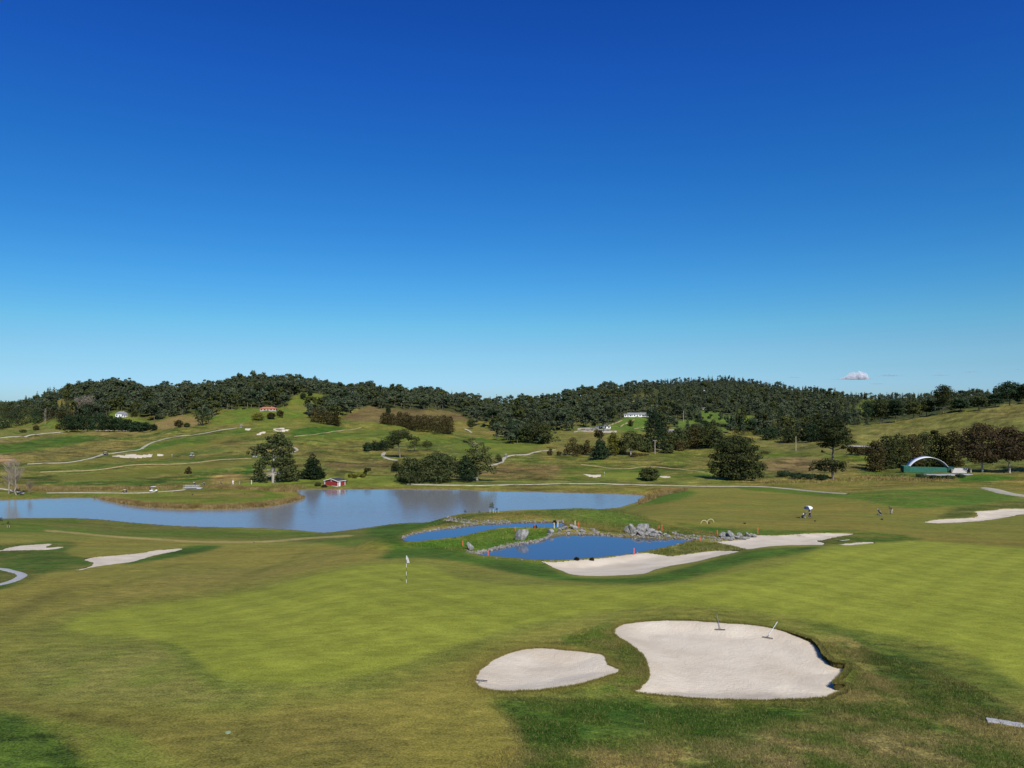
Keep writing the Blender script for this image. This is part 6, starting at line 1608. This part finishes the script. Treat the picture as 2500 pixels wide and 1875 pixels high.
# ---------------------------------------------------------------- people
def skin_obj(name, nodes, edges, mat, parent, sub=1):
    me = bpy.data.meshes.new(name)
    me.from_pydata([n[0] for n in nodes], edges, []); me.update()
    o = link_mesh(name, me, mat, parent)
    o.modifiers.new('skin', 'SKIN'); me.skin_vertices
    if not me.skin_vertices: me.attributes
    for i, n in enumerate(nodes):
        r_ = n[1]; me.skin_vertices[0].data[i].radius = (r_, r_) if not isinstance(r_, tuple) else r_
    me.skin_vertices[0].data[0].use_root = True
    s_ = o.modifiers.new('sub', 'SUBSURF'); s_.levels = sub; s_.render_levels = sub
    for pl in me.polygons: pl.use_smooth = True
    o.modifiers['skin'].use_smooth_shade = True
    return o
def person(px, py, rz, label, pose, top, legs, hat=None, scale=1.0, fingers=True):
    """pose: dict of joints in metres, x forward"""
    p = at(px, py); t = empty('person', tuple(p), rz); t.scale = (scale,) * 3; tag(t, label, 'person')
    P = {k: Vector(v) for k, v in pose.items()}
    nd = []; ed = []; ix = {}
    def N(k, co, r_): ix[k] = len(nd); nd.append((tuple(co), r_)); return ix[k]
    def E(a, b): ed.append((ix[a], ix[b]))
    N('pel', P['pel'], .13); N('waist', P['pel'].lerp(P['chest'], .5), .12); N('chest', P['chest'], .14); N('neck', P['neck'], .055)
    hd = (P['head'] - P['neck'])
    N('jaw', P['neck'].lerp(P['head'], .55), .07); N('head', P['head'], .095); N('crown', P['head'] + hd.normalized() * .08, .07)
    fx = Vector(pose.get('face', (1, 0, 0))).normalized()
    N('nose', P['head'] + fx * .11 - hd.normalized() * .01, .018)
    for a, b in (('pel','waist'),('waist','chest'),('chest','neck'),('neck','jaw'),('jaw','head'),('head','crown'),('head','nose')): E(a, b)
    for s in ('l', 'r'):
        N(s+'sh', P[s+'sh'], .065); N(s+'el', P[s+'el'], .045); N(s+'wr', P[s+'wr'], .03)
        d = (P[s+'wr'] - P[s+'el']).normalized(); N(s+'palm', P[s+'wr'] + d * .07, (.035, .02))
        E('chest', s+'sh'); E(s+'sh', s+'el'); E(s+'el', s+'wr'); E(s+'wr', s+'palm')
        side = d.cross(Vector((0, 1, 0))); side = side.normalized() if side.length > .1 else Vector((0, 0, 1))
        lat = d.cross(side).normalized()
        if fingers:
            for q in range(4):
                o_ = lat * (q - 1.5) * .02; L = (.065, .08, .075, .06)[q]
                N(s+'f%d' % q, P[s+'wr'] + d * .09 + o_, .009); N(s+'g%d' % q, P[s+'wr'] + d * (.09 + L) + o_ + side * .02, .007)
                E(s+'palm', s+'f%d' % q); E(s+'f%d' % q, s+'g%d' % q)
            N(s+'t', P[s+'wr'] + d * .05 + lat * .05, .010); N(s+'u', P[s+'wr'] + d * .09 + lat * .07, .008); E(s+'palm', s+'t'); E(s+'t', s+'u')
        N(s+'hip', P[s+'hip'], .095); N(s+'kn', P[s+'kn'], .062); N(s+'an', P[s+'an'], .042); N(s+'toe', P[s+'an'] + Vector((.15, 0, -.04)), .04)
        E('pel', s+'hip'); E(s+'hip', s+'kn'); E(s+'kn', s+'an'); E(s+'an', s+'toe')
    skin_obj('body', nd, ed, M['skin'], t, 1)
    c = [(tuple(P['pel']), .155), (tuple(P['pel'].lerp(P['chest'], .5)), .15), (tuple(P['chest']), .17), (tuple(P['neck'] - (P['neck'] - P['chest']) * .35), .10)]
    e = [(0, 1), (1, 2), (2, 3)]
    for s in ('l', 'r'):
        b = len(c); c += [(tuple(P[s+'sh']), .082), (tuple(P[s+'sh'].lerp(P[s+'el'], .8)), .068)]; e += [(2, b), (b, b + 1)]
    skin_obj('shirt', c, e, M[top], t)
    c = [(tuple(P['pel']), .15)]; e = []
    for s in ('l', 'r'):
        b = len(c); c += [(tuple(P[s+'hip']), .112), (tuple(P[s+'kn']), .085), (tuple(P[s+'an'] + Vector((0, 0, .04))), .072)]; e += [(0, b), (b, b + 1), (b + 1, b + 2)]
    skin_obj('trousers', c, e, M[legs], t)
    for s in ('l', 'r'):
        bm = bmesh.new(); add_box(bm, tuple(P[s+'an'] + Vector((.06, 0, -.045))), (.29, .11, .10)); bmesh.ops.bevel(bm, geom=bm.edges[:], offset=.03, segments=2, affect='EDGES'); bm_obj('shoe', bm, M['black'], t, True)
    bm = bmesh.new(); rr = bmesh.ops.create_uvsphere(bm, u_segments=12, v_segments=8, radius=.118)
    hc = P['head'] + hd.normalized() * .035 - fx * .015
    bmesh.ops.transform(bm, matrix=Matrix.Translation(hc), verts=rr['verts'])
    bmesh.ops.bisect_plane(bm, geom=bm.verts[:] + bm.edges[:] + bm.faces[:], plane_co=tuple(P['head'] + hd.normalized() * .02), plane_no=tuple(hd.normalized() - fx * .35), clear_inner=True)
    bm_obj('cap' if hat else 'hair', bm, M[hat or 'hair'], t, True)
    if hat:
        bm = bmesh.new(); add_box(bm, tuple(P['head'] + fx * .14 + hd.normalized() * .05), (.13, .15, .015)); bm_obj('cap_peak', bm, M[hat], t)
    return t
STAND = dict(pel=(0,0,.95), chest=(.01,0,1.32), neck=(0,0,1.5), head=(.02,0,1.62), lsh=(0,.19,1.41), lel=(-.02,.24,1.14), lwr=(.08,.25,.90), rsh=(0,-.19,1.41), rel=(-.02,-.24,1.14), rwr=(.06,-.25,.90), lhip=(0,.09,.90), lkn=(.02,.10,.50), lan=(0,.11,.09), rhip=(0,-.09,.90), rkn=(.04,-.10,.50), ran=(.03,-.12,.09))
UMB = dict(STAND); UMB.update(rel=(.14,-.22,1.22), rwr=(.22,-.12,1.44), lel=(.05,.25,1.16), lwr=(.28,.26,1.02), rkn=(.10,-.10,.50), ran=(.16,-.12,.09), lkn=(-.04,.10,.50), lan=(-.16,.11,.11))
BEND = dict(pel=(-.12,0,.92), chest=(.16,0,1.22), neck=(.30,0,1.34), head=(.40,0,1.42), face=(.8,0,-.6), lsh=(.22,.19,1.27), lel=(.30,.17,1.0), lwr=(.36,.04,.80), rsh=(.22,-.19,1.27), rel=(.32,-.17,1.0), rwr=(.40,-.02,.76), lhip=(-.12,.09,.88), lkn=(.03,.15,.50), lan=(-.04,.17,.09), rhip=(-.12,-.09,.88), rkn=(.03,-.13,.50), ran=(-.04,-.17,.09))
person(1977, 1265, R(185), 'golfer in a light blue top and navy trousers standing under a white umbrella', UMB, 'blue', 'navy', scale=1.0)
person(2176, 1255, R(185), 'golfer in a dark top and pale grey trousers bending over a ball', BEND, 'dkcloth', 'ltgrey', 'black')
p = at(1977, 1265); ub = empty('golf_umbrella', (p[0] - .22, p[1], p[2]), 0); tag(ub, 'white and dark panelled golf umbrella held over the golfer in light blue', 'umbrella')
bm = bmesh.new(); add_tube(bm, (.02, .10, 1.35), (-.10, 0, 2.28), .012); bm_obj('shaft', bm, M['grey'], ub)
apex = Vector((-.10, 0, 2.20)); tilt = Matrix.Rotation(R(-10), 3, 'Y') @ Matrix.Rotation(R(14), 3, 'X')
for k in range(8):
    bm = bmesh.new(); g = []
    for j in range(6):
        f = j / 5; rr = .80 * f; zz = -.34 * f ** 2.0; row = []
        for q in range(5):
            a = R(45 * k + 45 * q / 4); sag = .05 * f * math.sin(math.pi * q / 4)
            row.append(bm.verts.new(apex + tilt @ Vector((rr * (1 - sag) * math.cos(a), rr * (1 - sag) * math.sin(a), zz))))
        g.append(row)
    for j in range(5):
        for q in range(4):
            try: bm.faces.new((g[j][q], g[j + 1][q], g[j + 1][q + 1], g[j][q + 1]))
            except ValueError: pass
    bmesh.ops.remove_doubles(bm, verts=bm.verts[:], dist=.0005)
    bm_obj('canopy_panel', bm, M['navy' if k in (3, 4, 5) else 'white'], ub, True)
p = at(2176, 1255); bm = bmesh.new()
add_tube(bm, (-.40, 0, .80), (-.62, 0, .05), .012); add_box(bm, (-.64, .03, .04), (.05, .12, .05))
tag(bm_obj('golf_club', bm, M['grey'], loc=tuple(p)), 'thin club held down to the turf by the bending golfer', 'golf club')
for (x, y, rz, lab, top, leg, hat, sc_, ps) in [
  (569, 1186, 90, 'player in white with raised arms, tallest of three on the far lakeside green', 'whcloth', 'whcloth', 'white', 1.25, STAND),
  (585, 1184, 200, 'player in blue-grey clothes, middle of three on the far lakeside green', 'blue', 'ltgrey', None, 1.05, STAND),
  (614, 1184, 180, 'player in white at the right of the far lakeside green', 'whcloth', 'whcloth', None, 1.15, STAND),
  (420, 1116, 200, 'tiny player in white on the hillside fairway', 'whcloth', 'ltgrey', None, 1.1, STAND),
  (434, 1117, 160, 'tiny player in dark clothes on the hillside fairway', 'dkcloth', 'dkcloth', None, 1.0, STAND),
  (307, 1201, 180, 'walker in dark clothes behind the small dark cart at the promontory', 'dkcloth', 'navy', None, 1.05, STAND)]:
    person(x, y, R(rz), lab, ps, top, leg, hat, sc_, fingers=False)

# ---------------------------------------------------------------- the red hut
p = at(809, 1186); s = p[1] / F
hut = empty('red_hut', (p[0], p[1], p[2] - .15), R(-28)); tag(hut, 'small red boathouse with a low dark roof and white trim on the far lake shore', 'hut')
W_, D_, Hh = 6.4, 4.0, 2.05
bm = bmesh.new()
gx = W_ / 2
v = [bm.verts.new(c) for c in [(-gx,0,0),(gx,0,0),(gx,0,Hh),(0,0,Hh+.75),(-gx,0,Hh),(-gx,D_,0),(gx,D_,0),(gx,D_,Hh),(0,D_,Hh+.75),(-gx,D_,Hh)]]
for f in [(0,1,2,3,4),(6,5,9,8,7),(1,6,7,2),(5,0,4,9)]: bm.faces.new([v[i] for i in f])
wl = bm_obj('wall', bm, M['barn_red'], hut)
bm = bmesh.new()
for s_ in (-1, 1):
    L = math.hypot(gx + .35, .82); a = math.atan2(.75, gx)
    add_box(bm, (s_ * (gx + .35) / 2, D_ / 2, Hh + .75 / 2 + .04), (L, D_ + .7, .07), Matrix.Rotation(s_ * a, 4, 'Y'))
bm_obj('roof', bm, M['roof_dark'], hut)
bm = bmesh.new()
for s_ in (-1, 1): add_box(bm, (s_ * (gx + .36) / 2, -.38, Hh + .36), (L, .06, .2), Matrix.Rotation(s_ * a, 4, 'Y'))
add_box(bm, (gx + .34, D_ / 2, Hh - .03), (.06, D_ + .7, .18))
for c in ((gx + .01, -.01), (-gx - .01, -.01), (gx + .01, D_)): add_box(bm, (c[0], c[1], Hh / 2), (.18, .18, Hh - .02))
add_box(bm, (0, -.04, .08), (W_, .07, .16))
bm_obj('trim', bm, M['white'], hut)
bm = bmesh.new(); add_box(bm, (gx + .03, .95, .98), (.06, .95, 1.95)); dr = bm_obj('door', bm, M['white'], hut)
bm = bmesh.new(); add_box(bm, (gx + .08, 1.3, 1.0), (.05, .05, .12)); bm_obj('handle', bm, M['black'], dr)
bm = bmesh.new(); add_box(bm, (0, -.05, Hh - .05), (.5, .06, .2)); bm_obj('sign_plate', bm, M['white'], hut)
bm = bmesh.new()
for i in range(9): add_box(bm, (-gx + .6 + i * .65, -.012, Hh / 2), (.02, .02, Hh - .1))
bm_obj('board_joints', bm, M['roof_dark'], hut)
def low_bush(px, py, wpx, hpx, mat, label, seed, n=350):
    if n == 160: wpx *= .55; hpx *= .7
    hero('shore_bush', px, py, hpx, [(0, hpx*.5, wpx*.42, hpx*.42), (-wpx*.25, hpx*.4, wpx*.3, hpx*.35), (wpx*.25, hpx*.42, wpx*.3, hpx*.35)], mat, n, .22, label, 'bush', seed=seed, trunk_r=.05)
low_bush(776, 1187, 14, 12, 'bush', 'dark bush against the left end of the red hut', 301)
low_bush(792, 1190, 12, 7, 'red', 'reddish low plant in front of the red hut', 302)
low_bush(838, 1180, 18, 14, 'bush', 'leafy bush against the right end of the red hut', 303)
low_bush(788, 1166, 12, 10, 'lime', 'pale flowering bush behind the red hut', 304)
for i, (x, y) in enumerate([(856,1166),(866,1168),(876,1165),(886,1166)]):
    low_bush(x, y, 13, 12, 'lime', 'yellow-green scrub plant right of the red hut, ' + ['first','second','third','fourth'][i] + ' in the row', 305 + i)
low_bush(1445, 1368, 12, 7, 'red', 'reddish plant at the near water edge, left of two by the sand', 311, 160)
low_bush(1410, 1369, 16, 8, 'red', 'reddish plant at the near water edge, right of two by the sand', 312, 160) if False else low_bush(1408, 1367, 14, 7, 'red', 'reddish plant at the near water edge farther left by the sand', 312, 160)
low_bush(1354, 1279, 7, 12, 'red', 'dark upright plant on the far bank of the upper pond', 313, 160)
low_bush(1307, 1289, 8, 8, 'red', 'dark reddish plant on the spit side of the upper pond', 314, 160)

# ---------------------------------------------------------------- green shelter
p = at(2268, 1154); s = p[1] / F
sh = empty('container_shelter', tuple(p), R(-14)); tag(sh, 'green container shelter with a white arched canopy roof on the right', 'shelter')
WT = 112 * s
x0, x1 = -WT / 2, WT / 2
cw = 2.44; dp = 6.1; hc = 2.6
for (cx, nm) in ((x0 + cw / 2, 0), (x1 - cw / 2, 1)):
    bm = bmesh.new(); add_box(bm, (cx, dp / 2, hc / 2), (cw, dp, hc)); cb = bm_obj('container', bm, M['container'] if nm == 0 else M['container_dk'], sh)
    bm = bmesh.new()
    for i in range(20): add_box(bm, (x0 - .03 if nm == 0 else x1 + .03, .15 + i * .3, hc / 2), (.05, .14, hc - .25))
    bm_obj('corrugation', bm, M['container_dk'], cb)
    if nm == 0:
        bm = bmesh.new()
        for i in range(5): add_box(bm, (cx - 1.0 + i * .5, -.03, hc / 2), (.06, .05, hc - .2))
        for zz in (.7, 1.3, 1.9): add_box(bm, (cx, -.045, zz), (cw - .2, .03, .05))
        bm_obj('door_bars', bm, M['canvas'] if False else M['container_dk'], cb)
bm = bmesh.new(); add_box(bm, (0, .35, hc / 2 - .1), (WT - 2 * cw, .12, hc - .2))
for i in range(24): add_box(bm, (x0 + cw + .3 + i * (WT - 2 * cw - .6) / 23, .27, hc / 2 - .1), (.08, .05, hc - .3))
bm_obj('front_panel', bm, M['container'], sh)
bm = bmesh.new(); R_in = WT / 2 - 2.5; rise = 3.9; RC = (R_in ** 2 + rise ** 2) / (2 * rise); A0 = math.asin(R_in / RC)
pts = []
K = 28
for lay, off_ in ((0, 0), (1, .12)):
    for y in (-.3, dp + .3):
        pts.append([bm.verts.new(((RC + off_) * math.sin(A0 * (2 * i / K - 1)), y, hc + .02 + rise - RC + (RC + off_) * math.cos(A0 * (2 * i / K - 1)))) for i in range(K + 1)])
a, b, c, d = pts
for i in range(K):
    bm.faces.new((c[i], c[i+1], d[i+1], d[i])); bm.faces.new((b[i], b[i+1], a[i+1], a[i]))
    bm.faces.new((a[i], a[i+1], c[i+1], c[i])); bm.faces.new((d[i], d[i+1], b[i+1], b[i]))
ro = bm_obj('arched_roof', bm, M['canvas'], sh, True)
bm = bmesh.new()
for y in (0.3, 1.7, 3.1, 4.5, 5.8):
    for i in range(K):
        q0, q1 = [((RC - .07) * math.sin(A0 * (2 * k_ / K - 1)), y, hc + rise - RC + (RC - .07) * math.cos(A0 * (2 * k_ / K - 1))) for k_ in (i, i + 1)]
        add_tube(bm, q0, q1, .05, n=5)
bm_obj('roof_hoop', bm, M['grey'], sh)
p = at(2348, 1155); t = empty('loading_ramp', tuple(p), R(-14)); tag(t, 'grey concrete ramp and low walls right of the green shelter', 'ramp')
bm = bmesh.new(); g = [bm.verts.new(c) for c in [(-3.6,0,0),(1.8,0,.0),(3.0,2,1.9),(-2.4,2,1.9),(-3.6,5,0),(3.4,5,0),(3.0,5,1.9),(-2.4,5,1.9)]]
for f in [(0,1,2,3),(3,2,6,7),(0,3,7,4),(1,5,6,2),(4,7,6,5)]: bm.faces.new([g[i] for i in f])
bm_obj('slab', bm, M['concrete'], t)
bm = bmesh.new(); add_box(bm, (3.6, 1.5, .9), (.4, 3, 2.0)); bm_obj('side_wall', bm, M['stone_wall'], t)
bm = bmesh.new(); add_box(bm, (-3.7, 1.5, .8), (.3, 3, 1.7)); bm_obj('side_wall', bm, M['stone_wall'], t)
ribbon('service_yard', [(2235,1158),(2270,1160),(2310,1159),(2350,1159),(2380,1158)], [3.0, 5, 6, 6, 4], M['asphalt'], .15)
for i, (x, y, w) in enumerate([(2250,1165,26),(2282,1169,34),(2316,1168,34),(2345,1165,24)]):
    hero('scrub_bush', x, y, 9, [(0,4,w*.5,4),(-w*.25,4,w*.25,3)], 'dark', 500, .25, 'dark low bank shrub below the green shelter, ' + ['first','second','third','last'][i] + ' from the left', 'bush', seed=330 + i, trunk_r=.05, group='dark shrubs on the bank below the shelter')

# ---------------------------------------------------------------- houses
def house(px, py, wpx, hpx, rz, wall, roof, label, dratio=.6, hip=True, wings=(), name='house'):
    p = at(px, py); s = p[1] / F; w = wpx * s; h = hpx * s; d = w * dratio
    t = empty(name, (p[0], p[1], p[2] - .5), rz); tag(t, label, 'house')
    wh = h * .6 + .5
    def block(x, y, ww, dd, hh, rh):
        bm = bmesh.new(); add_box(bm, (x, y + dd / 2, hh / 2), (ww, dd, hh)); wo = bm_obj('wall', bm, M[wall], t)
        bm = bmesh.new(); e = .5
        q = [bm.verts.new(c) for c in [(x-ww/2-e,y-e,hh+.01),(x+ww/2+e,y-e,hh+.01),(x+ww/2+e,y+dd+e,hh+.01),(x-ww/2-e,y+dd+e,hh+.01)]]
        k = min(dd / 2, ww * .3) if hip else -0.01
        r1 = bm.verts.new((x - ww/2 - e + k, y + dd/2, hh + rh)); r2 = bm.verts.new((x + ww/2 + e - k, y + dd/2, hh + rh))
        for f in [(q[0],q[1],r2,r1),(q[2],q[3],r1,r2),(q[1],q[2],r2),(q[3],q[0],r1),(q[3],q[2],q[1],q[0])]: bm.faces.new(f)
        ro = bm_obj('roof', bm, M[roof], t)
        bm = bmesh.new(); add_box(bm, (x + ww * .2, y + dd * .6, hh + rh * .9), (.7, .7, 1.2)); bm_obj('chimney', bm, M['concrete'], ro)
        n = max(int(ww / 3), 2)
        for i in range(n):
            if i == n // 2:
                bm = bmesh.new(); add_box(bm, (x - ww/2 + ww * (i + .5) / n, y - .04, 1.45), (1.0, .1, 2.1)); bm_obj('door', bm, M['roof_dark'], t); continue
            bm = bmesh.new(); add_box(bm, (x - ww/2 + ww * (i + .5) / n, y - .04, hh * .6), (ww / n * .5, .1, min(1.3, hh * .4))); wn = bm_obj('window', bm, M['glass'], t)
            bm = bmesh.new(); add_box(bm, (x - ww/2 + ww * (i + .5) / n, y - .08, hh * .6 - min(1.3, hh * .4) / 2 - .06), (ww / n * .55, .16, .1)); bm_obj('sill', bm, M['white'], wn)
    block(0, 0, w, d, wh, h * .45)
    for (ox, oy, ww, hh) in wings: block(ox * w, oy * d, ww * w, d * .7, wh * hh, h * .3)
    return t
house(292, 1018, 24, 13, R(-12), 'white', 'roof_grey', 'white villa with a grey hipped roof below the dark forest on the left', wings=[(.55, -.2, .4, .7)])
house(654, 1003, 38, 9, R(6), 'stone_wall', 'roof_red', 'long low house with an orange-red roof on the left hill crest', .4)
house(1478, 1046, 26, 9, R(4), 'white', 'roof_grey', 'small white farmhouse beside stone yards in the central valley', .5, wings=[(-.7, -.2, .5, .6)])
house(1440, 1052, 22, 5, R(0), 'stone_wall', 'roof_grey', 'left low grey shed in the stone farmyard', .4, hip=False)
house(1474, 1053, 30, 5, R(0), 'ltgrey', 'roof_grey', 'right low grey shed in front of the white farmhouse', .3, hip=False)
house(1556, 1017, 46, 9, R(-3), 'white', 'roof_grey', 'long modern white-banded house above the green paddock', .3, hip=False, wings=[(-.5, -.2, .4, .8), (.5, 0, .5, .7)])
house(1643, 1063, 48, 14, R(2), 'stone_wall', 'roof_grey', 'grey-roofed bungalow behind the central tree belt', .4)
house(1727, 970, 14, 8, R(0), 'white', 'roof_grey', 'lower of two white houses high on the wooded central hill', .6)
house(1719, 954, 10, 6, R(20), 'white', 'roof_grey', 'upper small white house high on the wooded central hill', .6)
house(1435, 1016, 36, 6, R(0), 'stone_wall', 'roof_grey', 'half-hidden low house in the trees left of the paddocks', .3)
house(1715, 1000, 40, 5, R(0), 'white', 'roof_grey', 'long low white building under the trees above the right paddock', .25, hip=False)
# stone yard walls
for i, P in enumerate([[(1402,1056),(1430,1054),(1470,1056),(1505,1055)], [(1410,1050),(1440,1047),(1460,1048)]]):
    C = [at(*q) for q in P]; bm = bmesh.new()
    for a, b in zip(C[:-1], C[1:]):
        dv = Vector(b - a); c = Vector(a + b) / 2; add_box(bm, (c.x, c.y, c.z + .5), (dv.length, .8, 1.8), Matrix.Rotation(math.atan2(dv.y, dv.x), 4, 'Z'))
    tag(bm_obj('stone_wall', bm, M['stone_wall']), ['long pale stone wall below the white farmhouse', 'short pale stone wall left of the white farmhouse'][i], 'wall')
def ribbon2(P, w, m, l): ribbon('farm_track', P, w, M[m], l)
ribbon2([(1484,1040),(1505,1032),(1520,1026)], 3.0, 'dirt', .3)
ribbon2([(1512,1042),(1530,1034),(1548,1024)], 3.0, 'dirt', .3)
ribbon2([(1543,1048),(1570,1044),(1600,1040),(1625,1038)], 3.0, 'dirt', .3)
# power poles
for (x, y, h, cr, lab) in [(1599,1108,34,True,'pale power pole with a crossbar in front of the tallest narrow pine'),(1943,1101,35,False,'pale post standing alone on the right-hand pasture'),(1658,1094,16,False,'short pale pole in the central tree belt'),(1669,1030,26,False,'thin pale pole on the wooded slope above the bungalow'),(1591,1010,22,False,'thin pale pole beside the long modern house')]:
    p = at(x, y); s = p[1] / F; hh = h * s; t = empty('power_pole', tuple(p)); tag(t, lab, 'pole')
    bm = bmesh.new(); add_tube(bm, (0, 0, -.4), (0, 0, hh), .26, .17, n=8); bm_obj('post', bm, M['wood'], t)
    bm = bmesh.new(); add_box(bm, (0, 0, hh - .35 if cr else hh - .1), (2.4 if cr else .7, .14, .14)); bm_obj('crossarm', bm, M['wood'], t)
    bm = bmesh.new()
    for xx in ((-1.0, 0, 1.0) if cr else (-.25, .25)): add_tube(bm, (xx, 0, hh - .3), (xx, 0, hh - .05), .05)
    bm_obj('insulator', bm, M['white'], t)
# hedges round the paddocks
def hedge(P, hgt, label, seed=9):
    C = smooth_poly(P, 4, False); W = [cast(q[0], q[1]) for q in C]; B = []
    o0 = W[0]; r = random.Random(seed)
    for a, b in zip(W[:-1], W[1:]):
        L = np.hypot(*(b - a)[:2]); n = max(int(L / 2.2), 1)
        for k in range(n):
            q = a + (b - a) * k / n - o0; B.append((q[0], q[1], q[2] + hgt * .5, 2.0, 1.5, hgt * r.uniform(.45, .7)))
    B = B[:160]
    v, q = leaves(B, 2600, .55, seed=seed, shell=.4)
    o = np_mesh('hedge', v, q, M['dark']); o.location = tuple(o0); tag(o, label, 'hedge')
hedge([(1668,1022),(1700,1030),(1750,1040),(1800,1048),(1830,1052)], 3.2, 'long dark hedge slanting down below the right paddock')
hedge([(1660,1012),(1690,1018),(1720,1024)], 3.0, 'short dark hedge above the centre paddock', 10)
hedge([(1800,1052),(1900,1062),(1990,1066),(2060,1062)], 3.5, 'dark hedge line along the foot of the slope behind the tall thin pine', 11)
low_bush(1818, 1062, 40, 14, 'lime', 'bright yellow-green bush mass behind the huge spreading pine', 340, 900)
low_bush(1850, 1062, 20, 12, 'lime', 'orange-tinged yellow bush right of the bright yellow-green bush mass', 341, 500)
low_bush(1253, 1066, 28, 26, 'lime', 'yellowing bush at the lower edge of the valley wood', 342, 900)
low_bush(1868, 1108, 28, 8, 'red', 'low red-brown scrub at the top of the brown bank behind the huge pine', 343, 400)
low_bush(1545, 1116, 26, 10, 'red', 'left rust-red scrub mound below the broad grey-green tree', 344, 500)
low_bush(1570, 1113, 30, 7, 'red', 'right rust-red scrub strip below the broad grey-green tree', 345, 500)
# ---------------------------------------------------------------- clouds
cm = bpy.data.materials.new('cloud_vapour'); cm.use_nodes = True; ct = cm.node_tree; ct.nodes.remove(ct.nodes['Principled BSDF'])
pv_ = ct.nodes.new('ShaderNodeVolumePrincipled'); pv_.inputs['Color'].default_value = (.97, .98, 1, 1); pv_.inputs['Density'].default_value = .022; pv_.inputs['Anisotropy'].default_value = 0.1
ctc = ct.nodes.new('ShaderNodeTexCoord'); cn = ct.nodes.new('ShaderNodeTexNoise'); cn.inputs['Scale'].default_value = .012; cn.inputs['Detail'].default_value = 4
ct.links.new(ctc.outputs['Object'], cn.inputs['Vector'])
cr = ct.nodes.new('ShaderNodeMapRange'); cr.inputs['From Min'].default_value = .38; cr.inputs['From Max'].default_value = .62; cr.inputs['To Min'].default_value = 0; cr.inputs['To Max'].default_value = .03
ct.links.new(cn.outputs['Fac'], cr.inputs['Value'])
cm2 = cm.copy()
ct.links.new(cr.outputs[0], pv_.inputs['Density'])
ct.links.new(pv_.outputs[0], ct.nodes['Material Output'].inputs['Volume'])
cm2.node_tree.links.new(cm2.node_tree.nodes['Principled Volume'].outputs[0], cm2.node_tree.nodes['Material Output'].inputs['Volume']); cm2.node_tree.nodes['Principled Volume'].inputs['Density'].default_value = .0045; cm2.node_tree.nodes['Principled Volume'].inputs['Color'].default_value = (.75, .8, .9, 1)
DC = 12000.0
def cloud(px, py, wpx, hpx, mat, label, lumps, seed):
    s = DC / F; cx = (px - 1250) / F * DC; cz = ZC - (py - HY) / F * DC; r = random.Random(seed)
    bm = bmesh.new()
    for k in range(lumps):
        f = (k + .5) / lumps * 2 - 1; rx = wpx * s / lumps * 1.5; top = hpx * s * (1 - abs(f) ** 1.7) * r.uniform(.8, 1.1) + hpx * s * .08
        rr = bmesh.ops.create_icosphere(bm, subdivisions=3, radius=1.0)
        for v in rr['verts']:
            if v.co.z < 0: v.co.z *= .12
            v.co *= 1 + .13 * math.sin(v.co.x * 7 + k) * math.sin(v.co.y * 5 + v.co.z * 6 + k * 2)
        bmesh.ops.transform(bm, matrix=Matrix.Translation((f * wpx * s * .45, r.uniform(-1, 1) * wpx * s * .15, 0)) @ Matrix.Diagonal((rx, wpx * s * .3, top, 1)), verts=rr['verts'])
    me = bpy.data.meshes.new('cloud'); bm.to_mesh(me); bm.free()
    o = link_mesh('cloud', me, mat); o.location = (cx, DC, cz)
    md = o.modifiers.new('remesh', 'REMESH'); md.mode = 'VOXEL'; md.voxel_size = max(wpx * s / 70, hpx * s / 14)
    tag(o, label, 'cloud')
cloud(2091, 925, 62, 19, cm, 'small bright heaped cloud with a flat base over the right hills', 9, 1)
for i, (x, y, w, h, lab) in enumerate([(2091,925.5,96,2,'thin grey flat veil under the small bright heaped cloud'),(2173,918,50,4,'grey wisp just right of the small heaped cloud'),(2139,938,35,2.5,'small grey wisp below right of the heaped cloud'),(1939,922,28,2.5,'faint wisp left of the heaped cloud'),(1870,930,26,2,'faintest wisp low left of the heaped cloud'),(2294,917,36,2.5,'grey wisp midway between the heaped cloud and the right edge'),(2370,909,34,2.5,'grey wisp higher toward the right edge'),(2484,903,20,2.5,'grey wisp at the right edge of the sky'),(2019,838,20,2,'tiny faint wisp high above the heaped cloud')]):
    cloud(x, y, w, h, cm2, lab, 4, 5 + i)

for o in col.objects:
    if o.get('label') and not (4 <= len(o['label'].split()) <= 16): print('LABEL', o.name, o['label'])
